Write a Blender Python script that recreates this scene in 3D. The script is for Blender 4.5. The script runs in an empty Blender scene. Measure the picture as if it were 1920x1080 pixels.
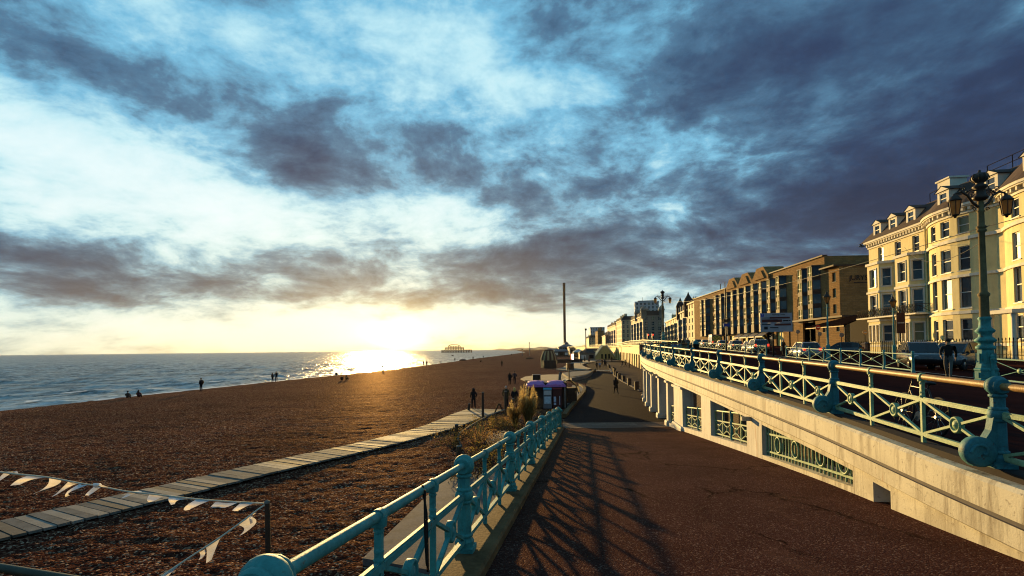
import bpy, bmesh, math, random
import numpy as np
from mathutils import Vector, Matrix, Quaternion
RD = random.Random(11)
sc = bpy.context.scene
COL = sc.collection
# ---------------------------------------------------------------- camera
F, EYE = 1000.0, 1.55
PITCH, ROLL = math.atan(0.027), 0.0113
fw = Vector((0, math.cos(PITCH), math.sin(PITCH)))
up0 = Vector((0, -math.sin(PITCH), math.cos(PITCH)))
rt0 = Vector((1, 0, 0))
rt = rt0 * math.cos(ROLL) - up0 * math.sin(ROLL)
up = up0 * math.cos(ROLL) + rt0 * math.sin(ROLL)
cd = bpy.data.cameras.new('camera')
cam = bpy.data.objects.new('camera', cd)
COL.objects.link(cam)
M = Matrix((rt, up, -fw)).transposed().to_4x4()
M.translation = (0, 0, EYE)
cam.matrix_world = M
cd.sensor_width = 36
cd.lens = 36 * F / 1920
cd.shift_y = 88 / 1920
cd.clip_start, cd.clip_end = 0.05, 40000
sc.camera = cam
# ---------------------------------------------------------------- colour management
sc.view_settings.view_transform = 'Standard'
sc.view_settings.look = 'None'
sc.view_settings.gamma = 1
EXPO = 0.9
sc.view_settings.exposure = EXPO
G = 1.0 / (2 ** EXPO)
# ---------------------------------------------------------------- sun
SUN_AZ, SUN_EL = math.radians(-14.2), math.radians(5.6)
sd = bpy.data.lights.new('sun', 'SUN')
sd.energy = 5.0
sd.angle = math.radians(1.0)
sd.color = (1.0, 0.64, 0.22)
sun = bpy.data.objects.new('sun', sd)
COL.objects.link(sun)
sdir = Vector((math.sin(SUN_AZ) * math.cos(SUN_EL), math.cos(SUN_AZ) * math.cos(SUN_EL), math.sin(SUN_EL)))
sun.rotation_euler = sdir.to_track_quat('Z', 'Y').to_euler()
sun.location = sdir * 300


def lin(c):
    return tuple((v / 255 / 12.92) if v <= 10.3 else ((v / 255 + 0.055) / 1.055) ** 2.4 for v in c)


# ---------------------------------------------------------------- world: evening sky with broken cloud
wd = bpy.data.worlds.new('World')
sc.world = wd
wd.use_nodes = True
wt = wd.node_tree
wt.nodes.clear()


class NT:
    def __init__(s, t):
        s.t = t

    def n(s, kind, **kw):
        nd = s.t.nodes.new(kind)
        for k, v in kw.items():
            setattr(nd, k, v)
        return nd

    def put(s, sock, v):
        if hasattr(v, 'is_output'):
            s.t.links.new(v, sock)
        elif v is not None:
            sock.default_value = v

    def m(s, op, a, b=None, c=None, clamp=False):
        nd = s.n('ShaderNodeMath', operation=op, use_clamp=clamp)
        for i, v in enumerate((a, b, c)):
            s.put(nd.inputs[i], v)
        return nd.outputs[0]

    def v(s, op, a, b=None, out=0):
        nd = s.n('ShaderNodeVectorMath', operation=op)
        s.put(nd.inputs[0], a)
        s.put(nd.inputs[1], b)
        return nd.outputs[out]

    def comb(s, x, y, z):
        nd = s.n('ShaderNodeCombineXYZ')
        for i, v in enumerate((x, y, z)):
            s.put(nd.inputs[i], v)
        return nd.outputs[0]

    def noise(s, vec, scale, detail=5, rough=0.55, dist=0.0, out='Fac'):
        nd = s.n('ShaderNodeTexNoise')
        s.put(nd.inputs['Vector'], vec)
        nd.inputs['Scale'].default_value = scale
        nd.inputs['Detail'].default_value = detail
        nd.inputs['Roughness'].default_value = rough
        nd.inputs['Distortion'].default_value = dist
        return nd.outputs[out]

    def ramp(s, fac, stops, interp='LINEAR'):
        nd = s.n('ShaderNodeValToRGB')
        s.put(nd.inputs[0], fac)
        cr = nd.color_ramp
        cr.interpolation = interp
        while len(cr.elements) < len(stops):
            cr.elements.new(0.5)
        for e, (p, c) in zip(cr.elements, stops):
            e.position = p
            e.color = (*c[:3], 1)
        return nd.outputs[0]

    def mix(s, fac, a, b, mode='MIX'):
        nd = s.n('ShaderNodeMix', data_type='RGBA', blend_type=mode)
        s.put(nd.inputs['Factor'], fac)
        s.put(nd.inputs['A'], a if hasattr(a, 'is_output') else (*a[:3], 1))
        s.put(nd.inputs['B'], b if hasattr(b, 'is_output') else (*b[:3], 1))
        return nd.outputs['Result']

    def rng(s, v, a, b, c=0.0, d=1.0, smooth=False):
        nd = s.n('ShaderNodeMapRange')
        if smooth:
            nd.interpolation_type = 'SMOOTHSTEP'
        s.put(nd.inputs[0], v)
        for i, q in enumerate((a, b, c, d)):
            nd.inputs[i + 1].default_value = q
        return nd.outputs[0]


def build_world():
    k = NT(wt)
    tc = k.n('ShaderNodeTexCoord').outputs['Generated']
    d = k.v('NORMALIZE', tc)
    sp = k.n('ShaderNodeSeparateXYZ')
    k.put(sp.inputs[0], d)
    x, y, z = sp.outputs
    az = k.m('ARCTAN2', x, y)
    el = k.m('ARCSINE', z)
    ae = k.comb(az, el, 0.0)
    zz = k.m('ADD', k.m('MAXIMUM', z, 0.0), 0.22)
    pl = k.comb(k.m('DIVIDE', x, zz), k.m('DIVIDE', y, zz), 0.0)
    warp = k.noise(pl, 0.55, 3, 0.5, out='Color')
    wv = k.v('SUBTRACT', warp, (0.5, 0.5, 0.5))
    wv1 = k.v('MULTIPLY', wv, (0.9, 0.9, 0.0))
    pw = k.v('ADD', pl, wv1)
    n1 = k.noise(pw, 2.5, 11, 0.60, 0.12)
    pr = k.v('ADD', k.v('MULTIPLY', d, (1.0, 1.0, 2.1)), k.v('MULTIPLY', wv, (0.22, 0.22, 0.3)))
    n2 = k.noise(pr, 7.0, 10, 0.64, 0.2)
    n3 = k.noise(pr, 17.0, 7, 0.6, 0.2)
    aew = k.v('ADD', ae, k.v('MULTIPLY', wv, (0.10, 0.06, 0.0)))

    # large cloud masses: tone 0 = bright gap, 1 = dark cloud, fitted to observed directions
    def dr(px, py):
        u, v = (px - 960) / F, (655 - (px - 960) * 0.0113 - py) / F
        return math.atan(u), math.atan(v / math.hypot(1, u))
    rows = {
        20: [(0, .62), (200, .58), (400, .34), (600, .36), (800, .5), (1000, .6), (1200, .58), (1400, .66), (1600, .72), (1800, .68), (1920, .62)],
        90: [(0, .56), (150, .62), (300, .62), (450, .42), (600, .36), (800, .38), (1000, .52), (1200, .56), (1400, .62), (1600, .62), (1800, .75), (1920, .76)],
        160: [(0, .38), (150, .48), (300, .60), (400, .64), (550, .50), (700, .36), (860, .28), (1000, .42), (1150, .46), (1300, .62), (1450, .66), (1550, .52), (1700, .8), (1900, .84)],
        230: [(0, .20), (150, .30), (300, .50), (450, .66), (560, .62), (700, .62), (860, .55), (1000, .46), (1150, .46), (1300, .58), (1450, .66), (1600, .82), (1800, .86)],
        300: [(0, .12), (150, .14), (300, .22), (450, .48), (600, .66), (750, .68), (900, .58), (1050, .40), (1200, .36), (1330, .50), (1500, .8), (1700, .86), (1900, .86)],
        360: [(0, .12), (150, .08), (300, .06), (450, .14), (600, .22), (750, .36), (880, .58), (1000, .34), (1130, .36), (1250, .28), (1350, .5), (1500, .84), (1700, .86)],
        420: [(0, .55), (120, .40), (250, .16), (400, .10), (550, .08), (700, .10), (850, .22), (980, .5), (1100, .60), (1230, .48), (1350, .55), (1500, .82), (1650, .85)],
        470: [(0, .74), (120, .66), (250, .48), (380, .34), (520, .5), (650, .34), (780, .5), (900, .5), (1030, .74), (1150, .82), (1270, .78), (1370, .36), (1500, .7), (1620, .8)],
        520: [(0, .78), (150, .76), (300, .70), (450, .66), (600, .68), (700, .62), (850, .66), (980, .66), (1100, .70), (1200, .64), (1300, .46), (1400, .45)],
        560: [(0, .58), (120, .66), (250, .62), (400, .52), (550, .52), (700, .46), (850, .56), (960, .58), (1080, .56), (1180, .42), (1260, .32)],
        600: [(0, .26), (150, .32), (300, .22), (450, .10), (600, .02), (750, .0), (850, .10), (960, .34), (1080, .30), (1180, .2)],
        640: [(0, .24), (150, .26), (300, .18), (450, .06), (600, .0), (750, .0), (850, .04), (960, .22), (1080, .24), (1180, .2)],
    }
    S = [(dr(px, py), t - (0.08 if px < 600 and 400 < py < 570 else 0.07 if px < 1250 and py < 250 else 0.03 if py < 120 else 0)) for py, l in rows.items() for px, t in l]
    S = [(a, max(t, 0.21 if a[1] > 0.10 else 0.0)) for a, t in S]
    base = 0.5
    cen = []
    for py, n, sx, sy in ((40, 6, .22, .095), (180, 7, .17, .075), (310, 7, .15, .065), (410, 8, .12, .045), (480, 8, .12, .038), (545, 7, .13, .032), (620, 6, .16, .034)):
        for i in range(n):
            px = -60 + (2060 if py < 450 else 1560) * i / (n - 1)
            cen.append((*dr(px, py), sx, sy))
    A = np.array([[math.exp(-((p[0] - c[0]) / c[2]) ** 2 - ((p[1] - c[1]) / c[3]) ** 2) for c in cen] for p, t in S])
    b = np.array([t - base for p, t in S])
    lam = 0.05
    amp = np.linalg.solve(A.T @ A + lam * np.eye(len(cen)), A.T @ b)
    T = base
    for c, a in zip(cen, amp):
        q = k.v('MULTIPLY', k.v('SUBTRACT', aew, (c[0], c[1], 0)), (1 / c[2], 1 / c[3], 0))
        dd = k.v('DOT_PRODUCT', q, q, out=1)
        g = k.m('POWER', 0.3678794, dd)
        T = k.m('MULTIPLY_ADD', g, float(a), T)
    nz = k.m('ADD', k.m('MULTIPLY', k.m('SUBTRACT', n1, 0.5), 1.15), k.m('ADD', k.m('MULTIPLY', k.m('SUBTRACT', n2, 0.5), 1.05), k.m('MULTIPLY', k.m('SUBTRACT', n3, 0.5), 0.40)))
    # cloud edges are crisper low down, softer in the high sheet
    namp = k.rng(el, 0.08, 0.5, 1.0, 0.45)
    # keep noise out of the clearest strip at the horizon
    namp = k.m('MULTIPLY', namp, k.rng(el, 0.0, 0.10, 0.55, 1.0))
    T = k.m('ADD', T, k.m('MULTIPLY', nz, namp), clamp=True)
    T = k.m('ADD', k.m('MULTIPLY', T, 0.5), k.m('MULTIPLY', k.rng(T, 0.12, 0.86, 0, 1, True), 0.5))
    cool = k.ramp(T, [(0.0, lin((232, 252, 255))), (0.2, lin((190, 234, 246))), (0.38, lin((120, 190, 224))), (0.55, lin((82, 124, 156))), (0.70, lin((62, 92, 124))), (0.86, lin((49, 67, 100))), (1.0, lin((40, 50, 78)))])
    warm = k.ramp(T, [(0.0, lin((252, 255, 250))), (0.2, lin((240, 248, 232))), (0.42, lin((176, 196, 190))), (0.6, lin((130, 152, 160))), (0.78, lin((96, 118, 130))), (1.0, lin((68, 80, 94)))])
    # warmth falls off with height and with distance from the sunset
    da = k.m('SUBTRACT', az, math.radians(-12.4))
    da2 = k.m('MULTIPLY', da, da)
    wf = k.m('POWER', 0.3678794, k.m('ADD', k.m('MULTIPLY', da2, 2.4), k.m('POWER', k.m('MULTIPLY', k.m('MAXIMUM', el, 0.0), 4.2), 2.0)), clamp=True)
    colr = k.mix(wf, cool, warm)
    # yellow band hugging the horizon
    yb = k.m('POWER', 0.3678794, k.m('ADD', k.m('MULTIPLY', da2, 1.2), k.m('MULTIPLY', k.m('ABSOLUTE', el), 17.0)))
    colr = k.mix(k.m('MULTIPLY', yb, 0.62), colr, k.mix(T, lin((250, 236, 165)), lin((190, 140, 70))))
    # sunset glow
    se = k.m('SUBTRACT', el, math.radians(1.5))
    g1 = k.m('POWER', 0.3678794, k.m('ADD', k.m('MULTIPLY', da2, 1 / 0.115 ** 2), k.m('MULTIPLY', k.m('MULTIPLY', se, se), 1 / 0.045 ** 2)))
    g2 = k.m('POWER', 0.3678794, k.m('ADD', k.m('MULTIPLY', da2, 1 / 0.04 ** 2), k.m('MULTIPLY', k.m('MULTIPLY', se, se), 1 / 0.024 ** 2)))
    g3 = k.m('POWER', 0.3678794, k.m('ADD', k.m('MULTIPLY', da2, 1 / 0.20 ** 2), k.m('MULTIPLY', k.m('MULTIPLY', se, se), 1 / 0.10 ** 2)))
    glow = k.v('ADD', k.v('MULTIPLY', k.comb(g1, g1, g1), (0.62, 0.49, 0.20)), k.v('MULTIPLY', k.comb(g2, g2, g2), (1.5, 1.2, 0.7)))
    glow = k.v('ADD', glow, k.v('MULTIPLY', k.comb(g3, g3, g3), (0.22, 0.125, 0.0)))
    colr = k.v('ADD', colr, glow)
    colr = k.v('MULTIPLY', colr, (G, G, G))
    # below the horizon the dome is only ground haze
    low = k.rng(el, -0.03, 0.0, 0.0, 1.0)
    colr = k.mix(low, (0.06 * G, 0.05 * G, 0.04 * G), colr)
    sky = k.n('ShaderNodeTexSky', sky_type='NISHITA', sun_disc=False, sun_elevation=SUN_EL, sun_rotation=SUN_AZ)
    bg1 = k.n('ShaderNodeBackground')
    k.put(bg1.inputs[0], colr)
    bg2 = k.n('ShaderNodeBackground')
    k.put(bg2.inputs[0], sky.outputs[0])
    bg2.inputs[1].default_value = 0.0015
    ad = k.n('ShaderNodeAddShader')
    k.put(ad.inputs[0], bg1.outputs[0])
    k.put(ad.inputs[1], bg2.outputs[0])
    o = k.n('ShaderNodeOutputWorld')
    k.put(o.inputs[0], ad.outputs[0])
    wd.cycles.sampling_method = 'MANUAL'
    wd.cycles.sample_map_resolution = 1024


build_world()
sc.cycles.use_denoising = True
sc.cycles.filter_width = 1.1
sc.cycles.max_bounces = 6
sc.cycles.diffuse_bounces = 2
sc.cycles.glossy_bounces = 3
sc.cycles.transparent_max_bounces = 12
sc.cycles.sample_clamp_indirect = 6


# ---------------------------------------------------------------- helpers
def ray(px, py):
    return fw + rt * ((px - 960) / F) + up * ((628 - py) / F)


def gp(px, py, z):
    d = ray(px, py)
    t = (z - EYE) / d.z
    return (d.x * t, d.y * t)


def at(px, py, y):
    d = ray(px, py)
    t = y / d.y
    return (d.x * t, y, EYE + d.z * t)


def tag(o, label=None, cat=None, group=None, kind=None):
    if label:
        o['label'] = label
    if cat:
        o['category'] = cat
    if group:
        o['group'] = group
    if kind:
        o['kind'] = kind
    return o


def thing(name, label, cat, loc=(0, 0, 0), rz=0.0, group=None):
    o = bpy.data.objects.new(name, None)
    COL.objects.link(o)
    o.empty_display_size = 0.2
    o.location = loc
    o.rotation_euler = (0, 0, rz)
    return tag(o, label, cat, group)


def kids(o):
    return list(o.children)


def dup(o, parent=None):
    c = o.copy()
    COL.objects.link(c)
    if parent:
        c.parent = parent
    for ch in kids(o):
        dup(ch, c)
    return c


class MB:
    """collects shapes and links them as one mesh object"""

    def __init__(s):
        s.v, s.f, s.sm, s.mi = [], [], [], []
        s.mat = 0

    def add(s, vs, fs, smooth=False):
        o = len(s.v)
        s.v += [tuple(p) for p in vs]
        for q in fs:
            s.f.append(tuple(i + o for i in q))
            s.sm.append(smooth)
            s.mi.append(s.mat)
        return s

    def box(s, c, d, rz=0.0, tp=(1, 1)):
        x, y, z = d[0] / 2, d[1] / 2, d[2] / 2
        a, b = tp
        vs = [(-x, -y, -z), (x, -y, -z), (x, y, -z), (-x, y, -z), (-x * a, -y * b, z), (x * a, -y * b, z), (x * a, y * b, z), (-x * a, y * b, z)]
        ca, sa = math.cos(rz), math.sin(rz)
        vs = [(c[0] + p[0] * ca - p[1] * sa, c[1] + p[0] * sa + p[1] * ca, c[2] + p[2]) for p in vs]
        return s.add(vs, [(0, 3, 2, 1), (4, 5, 6, 7), (0, 1, 5, 4), (1, 2, 6, 5), (2, 3, 7, 6), (3, 0, 4, 7)])

    def bar(s, a, b, w, h, upv=(0, 0, 1)):
        a, b = Vector(a), Vector(b)
        d = (b - a).normalized()
        sd_ = d.cross(Vector(upv))
        if sd_.length < 1e-4:
            sd_ = d.cross(Vector((1, 0, 0)))
        sd_.normalize()
        u_ = sd_.cross(d)
        vs = []
        for p in (a, b):
            for i, j in ((-1, -1), (1, -1), (1, 1), (-1, 1)):
                vs.append(p + sd_ * (i * w / 2) + u_ * (j * h / 2))
        return s.add(vs, [(0, 1, 2, 3), (7, 6, 5, 4), (0, 4, 5, 1), (1, 5, 6, 2), (2, 6, 7, 3), (3, 7, 4, 0)])

    def tube(s, pts, r, n=8, cap=True, smooth=True, closed=False):
        pts = [Vector(p) for p in pts]
        m = len(pts)
        rs = r if isinstance(r, (list, tuple)) else [r] * m
        vs, fs = [], []
        prev = None
        for i, p in enumerate(pts):
            if closed:
                d = pts[(i + 1) % m] - pts[i - 1]
            else:
                d = pts[min(i + 1, m - 1)] - pts[max(i - 1, 0)]
            d.normalize()
            if prev is None:
                ref = Vector((0, 0, 1)) if abs(d.z) < 0.9 else Vector((1, 0, 0))
                sx = d.cross(ref).normalized()
            else:
                sx = (prev - d * prev.dot(d))
                sx = sx.normalized() if sx.length > 1e-6 else d.orthogonal().normalized()
            prev = sx
            sy = d.cross(sx)
            for j in range(n):
                t = 2 * math.pi * j / n
                vs.append(p + (sx * math.cos(t) + sy * math.sin(t)) * rs[i])
        for i in range(m if closed else m - 1):
            for j in range(n):
                a, b = i * n + j, i * n + (j + 1) % n
                c, d = ((i + 1) % m) * n + (j + 1) % n, ((i + 1) % m) * n + j
                fs.append((a, b, c, d))
        s.add(vs, fs, smooth)
        if cap and not closed:
            s.add(vs[:n], [tuple(range(n))[::-1]])
            s.add(vs[-n:], [tuple(range(n))])
        return s

    def lathe(s, prof, c=(0, 0, 0), n=16, smooth=True, axis='z', sq=1.0, ph=0.0):
        """prof: list of (radius, height)"""
        vs, fs = [], []
        for r, h in prof:
            for j in range(n):
                t = 2 * math.pi * j / n + ph
                p = (r * math.cos(t), r * math.sin(t) * sq, h)
                if axis == 'x':
                    p = (p[2], p[0], p[1])
                elif axis == 'y':
                    p = (p[0], p[2], p[1])
                vs.append((c[0] + p[0], c[1] + p[1], c[2] + p[2]))
        m = len(prof)
        for i in range(m - 1):
            for j in range(n):
                q = (i * n + j, i * n + (j + 1) % n, (i + 1) * n + (j + 1) % n, (i + 1) * n + j)
                fs.append(q if axis != 'y' else q[::-1])
        s.add(vs, fs, smooth)
        for k_, rev in ((0, True), (m - 1, False)):
            if prof[k_][0] > 1e-4:
                q = tuple(range(k_ * n, k_ * n + n))
                if axis == 'y':
                    rev = not rev
                s.add(vs, [q[::-1] if rev else q])
        return s

    def ball(s, c, r, n=12, m=8, sx=1, sy=1, sz=1):
        vs, fs = [], []
        for i in range(m + 1):
            t = math.pi * i / m
            for j in range(n):
                p = 2 * math.pi * j / n
                vs.append((c[0] + r * sx * math.sin(t) * math.cos(p), c[1] + r * sy * math.sin(t) * math.sin(p), c[2] - r * sz * math.cos(t)))
        for i in range(m):
            for j in range(n):
                fs.append((i * n + j, i * n + (j + 1) % n, (i + 1) * n + (j + 1) % n, (i + 1) * n + j))
        return s.add(vs, fs, True)

    def prism(s, poly, z0, z1):
        """poly: list of (x,y), ccw"""
        n = len(poly)
        vs = [(p[0], p[1], z0) for p in poly] + [(p[0], p[1], z1) for p in poly]
        fs = [tuple(range(n))[::-1], tuple(range(n, 2 * n))] + [(i, (i + 1) % n, n + (i + 1) % n, n + i) for i in range(n)]
        return s.add(vs, fs)

    def slab(s, poly, a, b, T):
        """extrude a 2-D outline between a and b, T maps (p, q, w) to a point"""
        n = len(poly)
        vs = [T(p[0], p[1], a) for p in poly] + [T(p[0], p[1], b) for p in poly]
        fs = [tuple(range(n))[::-1], tuple(range(n, 2 * n))] + [(i, (i + 1) % n, n + (i + 1) % n, n + i) for i in range(n)]
        return s.add(vs, fs)

    def quad(s, a, b, c, d, smooth=False):
        return s.add([a, b, c, d], [(0, 1, 2, 3)], smooth)

    def build(s, name, mat, parent=None, loc=None):
        me = bpy.data.meshes.new(name)
        me.from_pydata(s.v, [], s.f)
        mats = mat if isinstance(mat, (list, tuple)) else [mat]
        for m_ in mats:
            me.materials.append(m_)
        me.polygons.foreach_set('use_smooth', s.sm)
        me.polygons.foreach_set('material_index', s.mi)
        me.update()
        o = bpy.data.objects.new(name, me)
        COL.objects.link(o)
        if parent:
            o.parent = parent
        if loc:
            o.location = loc
        return o


def grid_obj(name, X, Y, Z, mat, smooth=True):
    h, w = X.shape
    me = bpy.data.meshes.new(name)
    vs = np.stack([X, Y, Z], -1).reshape(-1, 3)
    idx = np.arange(h * w).reshape(h, w)
    fs = np.stack([idx[:-1, :-1], idx[:-1, 1:], idx[1:, 1:], idx[1:, :-1]], -1).reshape(-1, 4)
    me.vertices.add(len(vs))
    me.vertices.foreach_set('co', vs.ravel())
    me.loops.add(fs.size)
    me.loops.foreach_set('vertex_index', fs.ravel().astype(np.int32))
    me.polygons.add(len(fs))
    me.polygons.foreach_set('loop_start', np.arange(0, fs.size, 4, dtype=np.int32))
    me.polygons.foreach_set('use_smooth', np.full(len(fs), smooth))
    me.update(calc_edges=True)
    me.validate()
    me.materials.append(mat)
    o = bpy.data.objects.new(name, me)
    COL.objects.link(o)
    return o


# ---------------------------------------------------------------- materials
def mat(name, col, rough=0.7, var=0.25, scale=3.0, bump=0.0, bscale=None, metal=0.0, col2=None, spec=0.2, detail=6, coord='Object', patch=None):
    """procedural surface: two noise layers of colour variation, optional bump, optional worn patches"""
    m = bpy.data.materials.new(name)
    m.use_nodes = True
    t = m.node_tree
    t.nodes.clear()
    k = NT(t)
    o = k.n('ShaderNodeOutputMaterial')
    p = k.n('ShaderNodeBsdfPrincipled')
    k.put(o.inputs[0], p.outputs[0])
    tc = k.n('ShaderNodeTexCoord').outputs[coord]
    n1 = k.noise(tc, scale, detail, 0.6)
    n2 = k.noise(tc, scale * 7.3, 4, 0.6)
    f = k.m('ADD', k.m('MULTIPLY', n1, 0.65), k.m('MULTIPLY', n2, 0.35))
    f = k.rng(f, 0.3, 0.7)
    c2 = col2 or tuple(min(1, v * (1 + var * 1.2)) for v in col)
    c1 = tuple(v * (1 - var) for v in col)
    c = k.mix(f, c1, c2)
    if patch:
        pn = k.noise(tc, patch[1], 6, 0.7, 0.6)
        c = k.mix(k.rng(pn, patch[2], patch[2] + 0.08), c, patch[0])
    k.put(p.inputs['Base Color'], c)
    p.inputs['Roughness'].default_value = rough
    p.inputs['Metallic'].default_value = metal
    p.inputs['Specular IOR Level'].default_value = spec
    if bump:
        b = k.n('ShaderNodeBump')
        b.inputs['Strength'].default_value = 1.0
        b.inputs['Distance'].default_value = bump
        k.put(b.inputs['Height'], k.noise(tc, bscale or scale * 4, 5, 0.65))
        k.put(p.inputs['Normal'], b.outputs[0])
    return m


def glassy(name, col, rough=0.05, wob=0.004):
    m = mat(name, col, rough, 0.3, 0.7, spec=0.5)
    t = m.node_tree
    k = NT(t)
    p = next(n for n in t.nodes if n.type == 'BSDF_PRINCIPLED')
    p.inputs['IOR'].default_value = 1.45
    b = k.n('ShaderNodeBump')
    b.inputs['Distance'].default_value = wob
    tc = k.n('ShaderNodeTexCoord').outputs['Object']
    k.put(b.inputs['Height'], k.noise(tc, 1.3, 2, 0.5))
    k.put(p.inputs['Normal'], b.outputs[0])
    return m


def backlit(name, col, tcol, fac=.5, scale=6):
    """thin leaf or cloth: part of the light passes through"""
    m = mat(name, col, .8, .35, scale, spec=.02)
    k = NT(m.node_tree)
    p = next(n for n in m.node_tree.nodes if n.type == 'BSDF_PRINCIPLED')
    o = next(n for n in m.node_tree.nodes if n.type == 'OUTPUT_MATERIAL')
    tr = k.n('ShaderNodeBsdfTranslucent')
    tr.inputs[0].default_value = (*tcol, 1)
    mx = k.n('ShaderNodeMixShader')
    mx.inputs[0].default_value = fac
    k.put(mx.inputs[1], p.outputs[0])
    k.put(mx.inputs[2], tr.outputs[0])
    k.put(o.inputs[0], mx.outputs[0])
    return m


def glow(name, col, st):
    m = bpy.data.materials.new(name)
    m.use_nodes = True
    p = m.node_tree.nodes['Principled BSDF']
    p.inputs['Base Color'].default_value = (*col, 1)
    p.inputs['Emission Color'].default_value = (*col, 1)
    p.inputs['Emission Strength'].default_value = st
    return m


def pebble_mat():
    m = bpy.data.materials.new('shingle')
    m.use_nodes = True
    t = m.node_tree
    t.nodes.clear()
    k = NT(t)
    o = k.n('ShaderNodeOutputMaterial')
    p = k.n('ShaderNodeBsdfPrincipled')
    gl = k.n('ShaderNodeBsdfGlossy')
    gl.inputs['Roughness'].default_value = 0.55
    gl.inputs['Color'].default_value = (0.9, 0.62, 0.38, 1)
    lw = k.n('ShaderNodeLayerWeight')
    lw.inputs['Blend'].default_value = 0.12
    mx = k.n('ShaderNodeMixShader')
    k.put(mx.inputs[0], k.m('MULTIPLY', lw.outputs['Fresnel'], 0.05))
    k.put(mx.inputs[1], p.outputs[0])
    k.put(mx.inputs[2], gl.outputs[0])
    k.put(o.inputs[0], mx.outputs[0])
    tc = k.n('ShaderNodeTexCoord').outputs['Object']
    vo = k.n('ShaderNodeTexVoronoi', feature='F1')
    k.put(vo.inputs['Vector'], tc)
    vo.inputs['Scale'].default_value = 19
    vo2 = k.n('ShaderNodeTexVoronoi', feature='F1')
    k.put(vo2.inputs['Vector'], tc)
    vo2.inputs['Scale'].default_value = 4.2
    sp = k.n('ShaderNodeSeparateColor')
    k.put(sp.inputs[0], vo.outputs['Color'])
    c = k.ramp(sp.outputs[0], [(0.0, (0.024, 0.0062, 0.0050)), (0.35, (0.056, 0.0160, 0.0118)), (0.7, (0.108, 0.038, 0.024)), (0.86, (0.22, 0.105, 0.062)), (1.0, (0.50, 0.35, 0.24))])
    big = k.noise(tc, 0.10, 5, 0.6, 0.6)
    c = k.mix(k.rng(big, 0.35, 0.68), k.mix(0.4, c, (0.014, 0.007, 0.005)), c)
    k.put(p.inputs['Base Color'], c)
    p.inputs['Roughness'].default_value = 0.8
    p.inputs['Specular IOR Level'].default_value = 0.0
    h = k.m('ADD', k.m('MULTIPLY', vo.outputs['Distance'], -0.06), k.m('MULTIPLY', vo2.outputs['Distance'], -0.09))
    h = k.m('ADD', h, k.m('MULTIPLY', k.noise(tc, 3.5, 6, 0.7), 0.06))
    b = k.n('ShaderNodeBump')
    b.inputs['Distance'].default_value = 1.0
    b.inputs['Strength'].default_value = 0.9
    k.put(b.inputs['Height'], h)
    k.put(p.inputs['Normal'], b.outputs[0])
    k.put(gl.inputs['Normal'], b.outputs[0])
    return m


def asphalt_mat():
    m = bpy.data.materials.new('asphalt')
    m.use_nodes = True
    t = m.node_tree
    t.nodes.clear()
    k = NT(t)
    o = k.n('ShaderNodeOutputMaterial')
    p = k.n('ShaderNodeBsdfPrincipled')
    gl = k.n('ShaderNodeBsdfGlossy')
    gl.inputs['Roughness'].default_value = 0.55
    gl.inputs['Color'].default_value = (0.9, 0.62, 0.38, 1)
    lw = k.n('ShaderNodeLayerWeight')
    lw.inputs['Blend'].default_value = 0.12
    mx = k.n('ShaderNodeMixShader')
    k.put(mx.inputs[0], k.m('MULTIPLY', lw.outputs['Fresnel'], 0.08))
    k.put(mx.inputs[1], p.outputs[0])
    k.put(mx.inputs[2], gl.outputs[0])
    k.put(o.inputs[0], mx.outputs[0])
    tc = k.n('ShaderNodeTexCoord').outputs['Object']
    vo = k.n('ShaderNodeTexVoronoi', feature='F1')
    k.put(vo.inputs['Vector'], tc)
    vo.inputs['Scale'].default_value = 55
    sp = k.n('ShaderNodeSeparateColor')
    k.put(sp.inputs[0], vo.outputs['Color'])
    c = k.ramp(sp.outputs[0], [(0.0, (0.036, 0.0140, 0.0120)), (0.6, (0.058, 0.0235, 0.0200)), (0.9, (0.085, 0.042, 0.034)), (1.0, (0.20, 0.13, 0.10))])
    big = k.noise(tc, 0.55, 6, 0.65, 0.4)
    c = k.mix(k.rng(big, 0.38, 0.66), k.mix(0.45, c, (0.016, 0.0055, 0.005)), c)
    ck = k.n('ShaderNodeTexVoronoi', feature='DISTANCE_TO_EDGE')
    k.put(ck.inputs['Vector'], k.v('ADD', k.v('MULTIPLY', tc, (0.55, 0.35, 0.0)), k.v('MULTIPLY', k.noise(tc, 1.6, 5, 0.7, out='Color'), (0.5, 0.5, 0.0))))
    ck.inputs['Scale'].default_value = 0.8
    ckm = k.m('MULTIPLY', k.rng(ck.outputs['Distance'], 0.004, 0.016, 1.0, 0.0), k.rng(k.noise(tc, 0.3, 3), 0.48, 0.6))
    c = k.mix(ckm, c, (0.004, 0.002, 0.002))
    sand = k.noise(k.v('MULTIPLY', tc, (0.9, 0.22, 1.0)), 1.2, 8, 0.72, 0.5)
    c = k.mix(k.rng(sand, 0.55, 0.72, 0.0, 0.55), c, (0.10, 0.050, 0.034))
    k.put(p.inputs['Base Color'], c)
    p.inputs['Roughness'].default_value = 0.85
    p.inputs['Specular IOR Level'].default_value = 0.0
    h = k.m('ADD', k.m('MULTIPLY', vo.outputs['Distance'], -0.012), k.m('MULTIPLY', k.noise(tc, 22, 5, 0.7), 0.016))
    b = k.n('ShaderNodeBump')
    b.inputs['Distance'].default_value = 1.0
    k.put(b.inputs['Height'], h)
    k.put(p.inputs['Normal'], b.outputs[0])
    k.put(gl.inputs['Normal'], b.outputs[0])
    return m


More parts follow.
